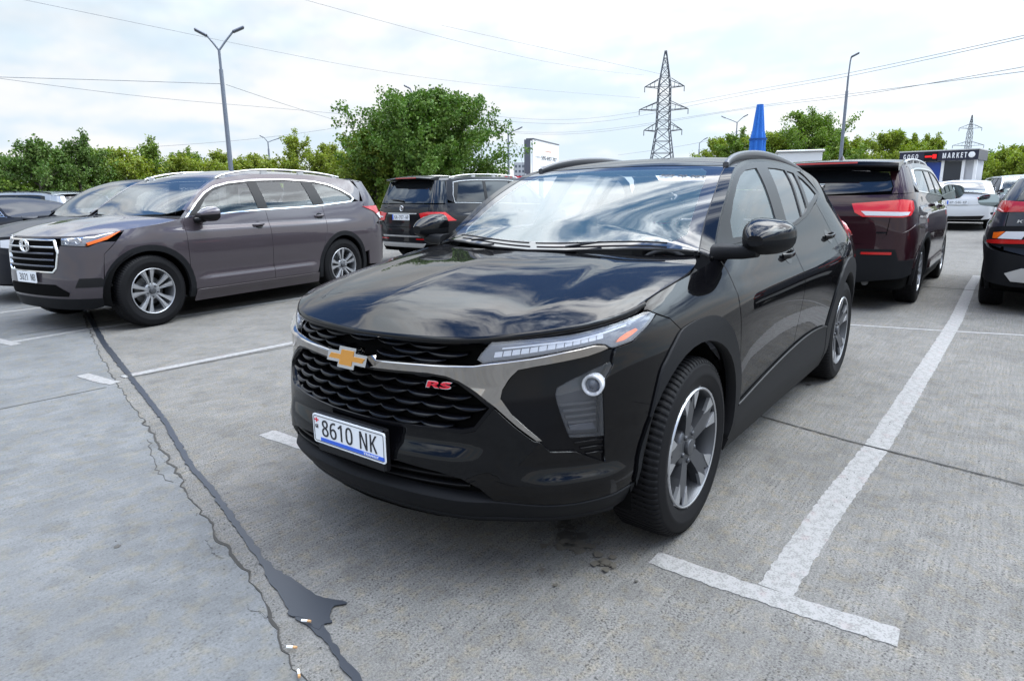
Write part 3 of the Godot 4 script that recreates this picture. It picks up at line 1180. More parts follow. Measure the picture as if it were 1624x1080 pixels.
		part("light_guide", sheet(f, lg if sg > 0 else mirror2(lg), {"off": -.008, "flange": .006}), M.lamp_white, lamp)
		var og := pts([[.995, .846], [1.02, .860], [1.055, .872], [1.10, .880], [1.11, .874], [1.075, .862], [1.035, .850]])
		part("side_marker", sheet(f, og if sg > 0 else mirror2(og), {"off": -.006, "flange": .008, "cell": Vector2(.02, .02)}), M.amber, lamp)
		var sur := pts([[.632, .779], [.69, .789], [.874, .811], [.935, .822], [.99, .828], [.975, .80], [.972, .774], [.937, .731], [.928, .694], [.932, .548], [.935, .455], [.865, .487], [.825, .508], [.74, .514], [.705, .549], [.66, .590], [.608, .637], [.572, .685], [.582, .72], [.602, .749], [.614, .764]])
		var pod := pts([[.764, .721], [.80, .738], [.834, .750], [.90, .771], [.960, .787], [.968, .774], [.933, .731], [.924, .694], [.928, .548], [.806, .556], [.785, .61], [.764, .673], [.758, .70]])
		part("lamp_surround", sheet(f, sur if sg > 0 else mirror2(sur), {"off": -.012, "flange": .03, "holes": [pod if sg > 0 else mirror2(pod)], "cell": Vector2(.03, .03)}), M.black_gloss, car)
		var head := part("headlamp", sheet(f, pod if sg > 0 else mirror2(pod), {"off": -.002, "gap": .001, "flange": .03, "cell": Vector2(.03, .03)}), M.lens_smoke, car)
		part("lamp_housing", sheet(f, pod if sg > 0 else mirror2(pod), {"off": -.046, "flange": .0}), M.lamp_dark, head)
		var lc: Vector3 = f.call(.880 * sg, .716)
		var ax := Vector3(.25 * sg, 0, 1).normalized()
		var proj := Mb.new()
		proj.lathe([Vector2(.036, -.05), Vector2(.036, -.016), Vector2(.034, -.013), Vector2(.026, -.014), Vector2(.025, -.03)], lc, ax, 28)
		part("projector_ring", proj, M.lens_white, head)
		var len := Mb.new()
		len.lathe([Vector2(.025, -.030), Vector2(.021, -.022), Vector2(.012, -.016), Vector2(.0, -.014)], lc, ax, 24)
		part("projector_lens", len, M.lens_ball, head)
		for k in 4:
			var yy: float = .655 - k * .021
			var s0: float = lerpf(.785, .815, k / 3.0)
			part("reflector_shelf", sheet(f, pts([[sg * s0, yy], [sg * .918, yy], [sg * .918, yy + .008], [sg * s0, yy + .008]]), {"off": -.036, "flange": .026}), M.lamp_grey, head)
		var ref := pts([[.815, .588], [.90, .590], [.915, .566], [.818, .572]])
		part("turn_reflector", sheet(f, ref if sg > 0 else mirror2(ref), {"off": -.032, "flange": .02}), M.lamp_inner, head)
		for k in 3:
			var yy: float = .532 - k * .021
			part("vent_slat", sheet(f, pts([[sg * (.826 + k * .02), yy], [sg * .926, yy], [sg * .926, yy + .006], [sg * (.826 + k * .02), yy + .006]]), {"off": -.004, "flange": .018}), M.black_gloss, car)
	# ------------ bonnet
	var hood := coons([Vector3(0, .872, .878), Vector3(.232, .875, .857), Vector3(.448, .882, .790), Vector3(.607, .899, .670), Vector3(.696, .911, .561), Vector3(.748, .924, .454), Vector3(.775, .940, .330), Vector3(.782, .953, .262)],
		[Vector3(0, 1.068, -.06), Vector3(.3, 1.067, -.11), Vector3(.5, 1.064, -.20), Vector3(.62, 1.062, -.29), Vector3(.70, 1.060, -.37)],
		[Vector3(0, .872, .878), Vector3(0, .918, .78), Vector3(0, .966, .60), Vector3(0, 1.010, .36), Vector3(0, 1.045, .13), Vector3(0, 1.068, -.06)],
		[Vector3(.782, .953, .262), Vector3(.783, .972, .158), Vector3(.788, .998, .0), Vector3(.784, 1.020, -.13), Vector3(.757, 1.043, -.26), Vector3(.70, 1.060, -.37)])
	var hoodf := func(u: float, v: float) -> Vector3:
		var p: Vector3 = hood.call(u, v)
		var a := absf(u)
		var vv := clampf(v, 0, 1)
		var fade: float = (1.0 - smoothstep(.55, 1.0, vv)) * smoothstep(0.0, .05, vv)
		p.y += .016 * fade * (1.0 - minf(a / .52, 1.0))
		var qq := a - .50 - .18 * vv
		p.y += .005 * fade * smoothstep(-.10, .0, qq) * (1.0 - smoothstep(.0, .20, qq))
		p.y += .010 * sin(PI * vv) * (1.0 - a * a)
		return p
	var hm := sheet(hoodf, PackedVector2Array([Vector2(-1, 0), Vector2(1, 0), Vector2(1, 1), Vector2(-1, 1)]), {"cell": Vector2(.05, .05), "flange": 0.0})
	var lipr := []
	for k in 81:
		var u := lerpf(-1, 1, k / 80.0)
		var p: Vector3 = hoodf.call(u, 0.0)
		var e: Vector3 = hoodf.call(u + .01, 0.0) - hoodf.call(u - .01, 0.0)
		var o := e.cross(Vector3.UP).normalized()
		lipr.append([p, p + o * .006 - Vector3(0, .005, 0), p + o * .008 - Vector3(0, .014, 0), p + o * .005 - Vector3(0, .026, 0), p - o * .03 - Vector3(0, .030, 0)])
	hm.loft(lipr, false)
	for sg in [1.0, -1.0]:
		var er := []
		for k in 25:
			var p: Vector3 = hoodf.call(sg, k / 24.0)
			er.append([p, p - Vector3(sg * .004, .02, 0)])
		hm.loft(er, false, false, false, sg > 0)
	part("bonnet", hm, P, car)
	# ------------ sides
	var wc := Vector2(1.4875, .348)
	var wr := Vector2(4.188, .348)
	var fen := [[1.168, .925], [1.211, .948], [1.256, .960], [1.327, .970], [1.46, .990], [1.603, 1.010], [1.68, 1.022], [1.76, 1.034], [1.84, 1.046], [1.90, 1.052], [1.906, 1.003], [1.886, .92], [1.872, .858], [1.882, .763], [1.92, .62], [1.943, .53], [1.925, .55], [1.80, .725], [1.75, .775], [1.70, .810], [1.65, .830], [1.595, .840], [1.53, .843], [1.459, .840], [1.372, .828], [1.311, .884], [1.238, .909], [1.201, .923]]
	side_panel(car, body, "front_fender", pts(fen), P, {"gap": G, "flange": .02})
	var ac := [[1.076, .335], [1.085, .40], [1.118, .541], [1.185, .707], [1.240, .763], [1.297, .803], [1.364, .838], [1.459, .853], [1.53, .857], [1.602, .855], [1.66, .843], [1.707, .823], [1.76, .786], [1.81, .736], [1.87, .66], [1.937, .55], [1.965, .453], [1.955, .36], [1.93, .25]]
	var aco := smooth(Array(pts(ac)), 4, false)
	aco.append_array(pts(arc(wc, .425, -12, 178, 22)))
	side_panel(car, body, "arch_trim", aco, M.plastic, {"off": .010, "flange": .045, "cell": Vector2(.03, .03)})
	var belt := [[1.92, 1.094], [2.2, 1.098], [2.6, 1.105], [2.93, 1.118]]
	var fd := [[1.95, .405], [2.35, .442], [2.912, .488], [2.905, .70], [2.90, .90], [2.912, 1.0], [2.932, 1.118], [2.6, 1.105], [2.2, 1.097], [1.905, 1.088], [1.906, 1.003], [1.886, .92], [1.872, .858], [1.882, .763], [1.915, .62], [1.94, .53]]
	side_panel(car, body, "front_door", pts(fd), P, {"gap": G, "flange": .02})
	var rd := [[2.912, .488], [3.258, .502], [3.55, .49], [3.64, .475], [3.69, .56], [3.76, .68], [3.83, .77], [3.875, .86], [3.885, .98], [3.86, 1.12], [3.80, 1.245], [3.72, 1.232], [3.62, 1.210], [3.45, 1.172], [3.2, 1.138], [2.932, 1.118], [2.912, 1.0], [2.90, .90], [2.905, .70]]
	side_panel(car, body, "rear_door", pts(rd), P, {"gap": G, "flange": .02})
	var qp := [[3.875, .86], [3.885, .98], [3.86, 1.12], [3.80, 1.245], [3.90, 1.272], [4.03, 1.300], [4.0, 1.36], [3.93, 1.41], [3.84, 1.445], [3.98, 1.462], [4.2, 1.43], [4.45, 1.37], [4.70, 1.29], [4.72, 1.15], [4.70, 1.06], [4.82, 1.03], [4.88, .95], [4.80, .92], [4.68, .80], [4.62, .72], [4.56, .78], [4.45, .835], [4.3, .865], [4.188, .87], [4.05, .858], [3.93, .83], [3.85, .79]]
	side_panel(car, body, "rear_quarter", pts(qp), P, {"gap": G, "flange": .02})
	# sill and rear arch trim
	side_panel(car, body, "sill_trim", pts([[1.957, .37], [1.955, .405], [2.35, .441], [2.912, .487], [3.258, .501], [3.55, .489], [3.64, .474], [3.70, .45], [3.765, .36], [3.77, .25], [3.75, .19], [1.93, .19], [1.94, .25]]), M.plastic, {"off": .008, "flange": .03})
	var edge := Mb.new()
	for q in [[[1.955, .405], [2.35, .441], [2.912, .487], [3.258, .501], [3.55, .489], [3.64, .474]]]:
		var rr := []
		var sm := smooth(pts(q), 6, false)
		for e in sm:
			var c: Vector3 = f.call(e.x, e.y)
			rr.append([c + Vector3(.002, .004, 0), c + Vector3(.013, .002, 0), c + Vector3(.014, -.004, 0), c + Vector3(.004, -.008, 0)])
		edge.loft(rr, true, true, true)
	part("sill_edge", edge, M.black_semi, car)
	part("sill_edge", edge.mirrored(), M.black_semi, car)
	var ra := [[3.66, .455], [3.70, .56], [3.76, .68], [3.83, .765], [3.92, .825], [4.05, .858], [4.188, .870], [4.3, .866], [4.45, .838], [4.56, .782], [4.64, .70], [4.69, .56], [4.70, .42], [4.68, .25]]
	ra.append_array(arc(wr, .42, -12, 190, 22).slice(0, 23))
	ra.append([3.70, .25]); ra.append([3.68, .36])
	side_panel(car, body, "arch_trim", pts(ra), M.plastic, {"off": .010, "flange": .045, "cell": Vector2(.03, .03)})
	# window frames and glass
	var win_out := [[1.93, 1.085], [1.968, 1.118], [2.06, 1.190], [2.149, 1.252], [2.26, 1.318], [2.388, 1.380], [2.52, 1.425], [2.661, 1.452], [2.84, 1.470], [3.021, 1.480], [3.3, 1.480], [3.605, 1.462], [3.74, 1.440], [3.849, 1.405], [3.95, 1.350], [4.03, 1.300], [3.90, 1.272], [3.72, 1.232], [3.62, 1.208], [3.45, 1.170], [3.2, 1.136], [2.93, 1.116], [2.6, 1.103], [2.2, 1.095]]
	var g1 := [[2.13, 1.118], [2.16, 1.19], [2.28, 1.285], [2.40, 1.352], [2.52, 1.398], [2.65, 1.428], [2.86, 1.444], [2.84, 1.35], [2.80, 1.20], [2.785, 1.125], [2.5, 1.120], [2.3, 1.118]]
	var g2 := [[2.985, 1.138], [3.0, 1.22], [3.05, 1.38], [3.075, 1.450], [3.25, 1.450], [3.42, 1.444], [3.40, 1.36], [3.36, 1.25], [3.335, 1.172], [3.15, 1.148]]
	var g3 := [[3.365, 1.178], [3.39, 1.25], [3.43, 1.36], [3.45, 1.441], [3.60, 1.430], [3.56, 1.32], [3.53, 1.22], [3.46, 1.196]]
	var g4 := [[3.60, 1.238], [3.62, 1.30], [3.665, 1.418], [3.76, 1.392], [3.86, 1.345], [3.93, 1.300], [3.80, 1.272], [3.70, 1.256]]
	side_panel(car, body, "window_frame", pts(win_out), M.black_semi, {"off": .001, "flange": .02, "holes": [pts(g1), pts(g2), pts(g3), pts(g4)]})
	for g in [g1, g2, g3, g4]:
		side_panel(car, body, "side_window", pts(g), M.glass_side if g == g1 else M.glass_privacy, {"off": -.005, "flange": .0})
	# body side above the windows, A-pillar
	var rail := [[-.38, 1.056], [-.45, 1.105], [-.55, 1.185], [-.662, 1.265], [-.78, 1.335], [-.9, 1.395], [-1.03, 1.440], [-1.17, 1.468], [-1.35, 1.487], [-1.55, 1.497], [-2.1, 1.487], [-2.45, 1.452], [-2.8, 1.395], [-3.1, 1.335], [-3.3, 1.29]]
	var yc := [[-.06, 1.045], [-.15, 1.080], [-.4, 1.192], [-.7, 1.320], [-.9, 1.400], [-1.06, 1.455], [-1.2, 1.490], [-1.4, 1.515], [-1.7, 1.530], [-2.2, 1.523], [-2.7, 1.483], [-3.1, 1.425], [-3.3, 1.39]]
	var top := upper(body, yc, rail)
	var fr := []
	for e in rail:
		fr.append([body.sz(e[0]), e[1]])
	var strip := fr.duplicate()
	strip.append([4.78, 1.26]); strip.append([4.45, 1.37]); strip.append([4.2, 1.43]); strip.append([3.98, 1.462]); strip.append([3.84, 1.445]); strip.append([3.74, 1.443])
	for k in [11, 10, 9, 8, 7, 6, 5, 4, 3, 2, 1, 0]:
		strip.append(win_out[k])
	strip.append([1.89, 1.058])
	side_panel(car, body, "pillar_frame", pts(strip), P, {"flange": .01, "cell": Vector2(.05, .02)})
	# windscreen, roof
	var ws := func(k: float, z0: float, z1: float) -> Array:
		var q := []
		for a in 13:
			var z := lerpf(z0, z1, a / 12.0)
			q.append([rail_x(body, rail, z) * k, -z])
		return q
	var wsx: Array = ws.call(.915, -.375, -1.06)
	var outer := [[0, .135], [.2, .150], [.4, .195], [.55, .255], [.64, .310]]
	outer.append_array(wsx)
	outer.append_array([[.45, 1.075], [.2, 1.082], [0, 1.085]])
	var inner := [[0, .205], [.2, .220], [.38, .262], [.52, .325], [.60, .385], [.635, .45], [.60, .62], [.55, .85], [.51, .97], [.47, 1.015], [.2, 1.022], [0, 1.025]]
	part("windscreen_border", sheet(top, both(outer), {"off": -.002, "flange": .012, "holes": [both(inner)], "cell": Vector2(.05, .04)}), M.frit, car)
	part("windscreen", sheet(top, both(inner), {"off": -.002, "flange": .0, "cell": Vector2(.05, .04)}), M.glass, car)
	for sg in [1.0, -1.0]:
		var q := []
		for e in wsx:
			q.append([e[0] * sg + .006 * sg, e[1]])
		for a in range(12, -1, -1):
			var z := lerpf(-.375, -1.06, a / 12.0)
			q.append([rail_x(body, rail, z) * sg * .9995, -z])
		part("pillar", sheet(top, pts(q), {"flange": .012, "cell": Vector2(.03, .04)}), P, car)
		var sl := []
		for e in wsx:
			sl.append([(e[0] + .006) * sg, e[1]])
		for a in range(12, -1, -1):
			sl.append([(wsx[a][0] - .004) * sg, wsx[a][1]])
		part("windscreen_seal", sheet(top, pts(sl), {"off": -.004, "flange": .01}), M.black_semi, car)
	var rf := []
	rf.append([0, 1.09])
	rf.append([.2, 1.087]); rf.append([.45, 1.08])
	for a in 25:
		var z := lerpf(-1.065, -3.25, a / 24.0)
		rf.append([rail_x(body, rail, z) * .9995, -z])
	rf.append([.3, 3.29]); rf.append([0, 3.30])
	part("roof", sheet(top, both(rf), {"flange": .02, "cell": Vector2(.05, .05)}), P, car)
	# roof rails
	var rl := Mb.new()
	var rrings := []
	for k in 41:
		var t := k / 40.0
		var z := lerpf(-1.07, -2.72, t)
		var x := rail_x(body, rail, z) - .055 - .01 * sin(PI * t)
		var base: Vector3 = top.call(x, -z)
		var h: float = .048 * pow(sin(PI * clampf(t * .94 + .03, 0, 1)), .42)
		var w := .015
		rrings.append([base + Vector3(w, -.01, 0), base + Vector3(w, h * .75, 0), base + Vector3(w * .5, h, 0), base + Vector3(-w * .5, h, 0), base + Vector3(-w, h * .75, 0), base + Vector3(-w, -.01, 0)])
	rl.loft(rrings, true, true, true)
	part("roof_rail", rl, M.rail, car)
	part("roof_rail", rl.mirrored(), M.rail, car)
	# cowl, wipers
	var cw := [[0, .055], [.3, .10], [.5, .19], [.62, .28], [.70, .36], [.72, .40], [.66, .33], [.55, .262], [.4, .20], [.2, .157], [0, .142]]
	part("cowl", sheet(func(x, v): return Vector3(x, 1.052 + .01 * v, -v), both(cw), {"flange": .01}), M.black_semi, car)
	for w in [[-.54, -.02, -.38], [.02, .60, .20]]:
		var wm := Mb.new()
		var line := []
		for k in 13:
			var x := lerpf(w[0], w[1], k / 12.0)
			var vv := .150 + .42 * x * x
			line.append(top.call(x, vv + .028) + Vector3(0, .007, .004))
		wm.tube(line, .0042, 6)
		var arm := []
		for k in 7:
			var x := lerpf(w[2], lerpf(w[0], w[1], .55), k / 6.0)
			var vv := .150 + .42 * x * x
			arm.append(top.call(x, maxf(vv - .02 + .04 * k / 6.0, .14)) + Vector3(0, .012, .004))
		wm.tube(arm, .0062, 6, .0045)
		part("wiper", wm, M.black_semi, car)
	# sticker with a number along the top of the windscreen
	var sk := sheet(top, pts([[.25, .935], [.545, .900], [.555, .865], [.30, .868]]), {"off": -.006, "flange": .0, "cell": Vector2(.03, .03)})
	var so := part("windscreen_sticker", sk, M.paper, car)
	var t0: Vector3 = top.call(.26, .915)
	var t1: Vector3 = top.call(.54, .885)
	var tu: Vector3 = top.call(.4, .92) - top.call(.4, .88)
	var tbx := (t1 - t0).normalized()
	var tby := (tu - tbx * tu.dot(tbx)).normalized()
	put_text(so, "sticker_number", "565 70 285", M.ink, top.call(.41, .902) + tbx.cross(tby) * .001, Basis(tbx, tby, tbx.cross(tby)), .25, .034, .001)
	# mirrors, handles
	door_mirror(car, Vector3(.785, 1.072, -.44), Vector3(.210, .150, .17), P, M.plastic)
	handle(car, body, -1.255, .995, P)
	handle(car, body, -2.255, 1.035, P)
	# ------------ rear
	part("rear_bumper", sheet(f, pts([[4.70, .58], [4.80, .74], [5.1, .72], [L, .72], [2 * L - 5.1, .72], [2 * L - 4.80, .74], [2 * L - 4.70, .58], [2 * L - 4.70, .28], [L, .25], [4.70, .28]]), {"flange": .03, "off": .006}), M.plastic, car)
	var tg := [[4.88, .95], [4.82, 1.03], [4.95, 1.06], [5.0, 1.085], [L, 1.09], [2 * L - 5.0, 1.085], [2 * L - 4.95, 1.06], [2 * L - 4.82, 1.03], [2 * L - 4.88, .95], [2 * L - 4.80, .75], [2 * L - 5.1, .73], [L, .73], [5.1, .73], [4.80, .75]]
	part("tailgate", sheet(f, pts(tg), {"flange": .02}), P, car)
	part("rear_window", sheet(f, pts([[4.80, 1.10], [4.78, 1.25], [4.9, 1.30], [L, 1.33], [2 * L - 4.9, 1.30], [2 * L - 4.78, 1.25], [2 * L - 4.80, 1.10], [L, 1.10]]), {"flange": .01}), M.glass_dark, car)
	for sg in [1, -1]:
		var tl := pts([[4.60, 1.02], [4.66, 1.075], [4.80, 1.09], [5.0, 1.082], [4.98, 1.02], [4.82, .99], [4.72, .985]])
		if sg < 0:
			for a in tl.size():
				tl[a].x = 2 * L - tl[a].x
		part("tail_lamp", sheet(f, tl, {"off": .012, "flange": .03}), M.tail_red, car)
	var sp := Mb.new()
	var spr := []
	for k in 25:
		var x := lerpf(-.56, .56, k / 24.0)
		var a: Vector3 = top.call(x, 3.20)
		var b2 := Vector3(x, 1.385 - .06 * x * x, -3.42 + .14 * x * x)
		spr.append([a + Vector3(0, .004, 0), b2 + Vector3(0, .006, 0), b2 - Vector3(0, .018, 0), a - Vector3(0, .07, 0)])
	sp.loft(spr, true, true, true, true)
	part("spoiler", sp, P, car)
	# ------------ dark inner shell, wells, floor
	shell(car, body, [[0, 1.0], [.7, .86], [1.2, .90], [1.9, 1.04], [3.6, 1.15], [4.2, 1.22], [4.8, 1.05], [L, 1.05]], [[wc, .435], [wr, .43]], .05)
	well(car, .835, .52, Vector2(0, .348), .432)
	well(car, .86, .52, Vector2(-2.7, .348), .43)
	for z in [0.0, -2.7]:
		for sg in [1.0, -1.0]:
			wheel(car, Vector3(sg * .896, .351, z), sg, .352, .236, .225, "trax")
	# ------------ cabin
	cabin(car, Vector3(0, .30, -1.22), 1.16)

func smooth_rect(w: float, h: float, r: float) -> PackedVector2Array:
	var q := PackedVector2Array()
	for c in [[1, 1, 0], [-1, 1, 90], [-1, -1, 180], [1, -1, 270]]:
		for k in 5:
			var g := deg_to_rad(c[2] + k * 22.5)
			q.append(Vector2(c[0] * (w * .5 - r) + cos(g) * r, c[1] * (h * .5 - r) + sin(g) * r))
	return q

func rim_frame(mb: Mb, xf: Transform3D, w: float, h: float, t: float, depth: float, r: float) -> void:
	var o := smooth_rect(w, h, r)
	var i := smooth_rect(w - 2 * t, h - 2 * t, r - t)
	var rings := []
	for k in o.size() + 1:
		var a := o[k % o.size()]
		var b := i[k % o.size()]
		rings.append([xf * Vector3(a.x, a.y, 0), xf * Vector3(a.x, a.y, depth), xf * Vector3(b.x, b.y, depth), xf * Vector3(b.x, b.y, 0)])
	mb.loft(rings, true)

func shell(car: Node, body: Body, tops: Array, arches: Array, inset: float) -> void:
	var q := []
	for e in tops:
		q.append([e[0], e[1] - .03])
	var L := body.length
	for side in [1, -1]:
		var poly := PackedVector2Array()
		for e in q:
			poly.append(Vector2(e[0], e[1]))
		poly.append(Vector2(L, .22)); poly.append(Vector2(0, .24))
		var holes := []
		for a in arches:
			holes.append(pts(arc(a[0], a[1], 0, 360, 28)))
		var mb := sheet(body.p, poly, {"off": -inset, "flange": 0.0, "holes": holes, "cell": Vector2(.08, .06)})
		part("inner_shell", mb if side > 0 else mb.mirrored(), M.black, car)
	var fl := Mb.new()
	var ring := []
	for k in 40:
		var p := body.p(L * (k + .5) / 40.0, .26)
		ring.append(p)
	for k in 39:
		var a: Vector3 = ring[k] + Vector3(-.05, 0, 0)
		var b: Vector3 = ring[k + 1] + Vector3(-.05, 0, 0)
		var in_well := false
		for w in arches:
			var wz: float = body.p(w[0].x, .3).z
			if absf((a.z + b.z) * .5 - wz) < w[1] + .02:
				in_well = true
		var xa := .5 if in_well else a.x
		var xb := .5 if in_well else b.x
		fl.flat([Vector3(-xa, .235, a.z), Vector3(xa, .235, a.z), Vector3(xb, .235, b.z), Vector3(-xb, .235, b.z)])
	part("floor_pan", fl, M.black, car)

func cabin(car: Node, at: Vector3, scale_z: float, tone: Material = null) -> void:
	var m: Material = tone if tone else M.cabin
	for sx in [-.36, .36]:
		seat(car, at + Vector3(sx, 0, 0), .52, m)
	seat(car, at + Vector3(0, .02, -.86), 1.25, m)
	var d := Mb.new()
	d.box(at + Vector3(0, .56, .72), Vector3(1.34, .20, .42), Basis(Vector3.RIGHT, .06), .06)
	part("dashboard", d, M.cabin_dark, car)
	var w := Mb.new()
	var ring := []
	for k in 25:
		var g := TAU * k / 24
		ring.append(at + Vector3(.36 + cos(g) * .18, .56 + sin(g) * .165, .42 - sin(g) * .07))
	w.tube(ring, .014, 6, -1, false)
	w.box(at + Vector3(.36, .56, .42), Vector3(.34, .05, .03))
	part("steering_wheel", w, M.cabin_dark, car)
# ---------------------------------------------------------------- other cars
# a car from measures: k holds half width hw, front and rear ends zf and zr, wheelbase wb, profiles and outlines in side view (z, y)
func gen_body(k: Dictionary) -> Body:
	var w: float = k.hw
	var zf: float = k.zf
	var zr: float = k.zr
	var wb: float = k.wb
	var fr: float = k.get("nose", 1.0)
	var o := [[0, zf], [.3 * w, zf - .012 * fr], [.52 * w, zf - .05 * fr], [.70 * w, zf - .13 * fr], [.83 * w, zf - .25 * fr], [.92 * w, zf - .42], [.97 * w, zf - .68], [.99 * w, -.12], [w, -.5], [w, -1.4], [w, -wb + .35], [.99 * w, -wb - .15], [.975 * w, zr + .48], [.935 * w, zr + .24], [.86 * w, zr + .10], [.7 * w, zr + .045], [.4 * w, zr + .012], [0, zr]]
	var yl := [.14, .24, .36, .50, .62, .74, .86, .96, 1.06, 1.16, 1.30, 1.44, 1.58, 1.72]
	var st := [["x", 0], ["x", .4 * w], ["x", .72 * w], ["x", .9 * w], ["z", .1], ["z", -.45], ["z", -1.1], ["z", -1.8], ["z", -wb + .1], ["z", -wb - .35], ["r", .88 * w], ["r", .68 * w], ["r", .35 * w], ["r", 0]]
	var yb: float = k.belt
	var tum: float = k.get("tumble", .30)
	var yt: float = k.roof
	var side := []
	for y in yl:
		var d := 0.0
		if y < .5:
			d = .020 + .05 * pow((.5 - y) / .36, 2.0)
		elif y < .80:
			d = .020 * pow((.80 - y) / .30, 2.0)
		elif y < yb:
			d = .070 * pow((y - .80) / (yb - .80), 1.7)
		else:
			d = .070 + (tum - .070) * pow((y - yb) / (yt - yb), 1.15)
		side.append(d)
	var front: Array = k.get("front", [.10, .05, .01, .0, .005, .012, .03, .07, .2, .35, .55, .8, 1.0, 1.2])
	var rear: Array = k.rear
	var table := []
	for a in st.size():
		var row := []
		for b in yl.size():
			var wgt: float = [0, 0, .12, .45, .9, 1, 1, 1, 1, 1, .55, .15, 0, 0][a]
			var e: float = front[b] if a < 7 else rear[b]
			row.append(lerpf(e, side[b], wgt))
		table.append(row)
	var body := Body.new(self, o, st, yl, table, [["x", .55 * w, .10], ["x", .965 * w, PI / 2 - .12], ["z", -.3, PI / 2], ["z", -wb - .1, PI / 2], ["r", .88 * w, PI * .75], ["r", .62 * w, PI - .12]])
	body.ledges = k.get("creases", [[body.sz(-.55), body.sz(-wb + .55), .12, .43, .50, .022], [body.sz(-.25), body.sz(-wb - .2), .3, yb - .21, yb - .14, .016]])
	return body

func rear_pts(body: Body, a: Array) -> PackedVector2Array:   # [x, y] on the rear, or ["z", z, y] on the side
	var q := PackedVector2Array()
	for p in a:
		if p[0] is String:
			q.append(Vector2(body.sz(p[1]), p[2]))
		else:
			q.append(Vector2(body.at("r", absf(p[0])), p[1]))
	return q

func front_pts(body: Body, a: Array) -> PackedVector2Array:
	var q := PackedVector2Array()
	for p in a:
		if p[0] is String:
			q.append(Vector2(body.sz(p[1]), p[2]))
		else:
			q.append(Vector2(body.at("x", absf(p[0])), p[1]))
	return q

func rear_both(body: Body, a: Array) -> PackedVector2Array:   # half outline from centre to centre, closed over the rear centre line
	var q := rear_pts(body, a)
	var o := q.duplicate()
	for e in range(q.size() - 1, -1, -1):
		if body.length - q[e].x > 1e-3:
			o.append(Vector2(2 * body.length - q[e].x, q[e].y))
	return o

func front_both(body: Body, a: Array) -> PackedVector2Array:
	var q := front_pts(body, a)
	var o := []
	for e in q:
		o.append([e.x, e.y])
	return both(o)

func pair(car: Node, body: Body, called: String, poly: PackedVector2Array, m: Material, o := {}) -> Array:
	var mb := sheet(body.p, poly, o)
	return [part(called, mb, m, car), part(called, mb.mirrored(), m, car)]

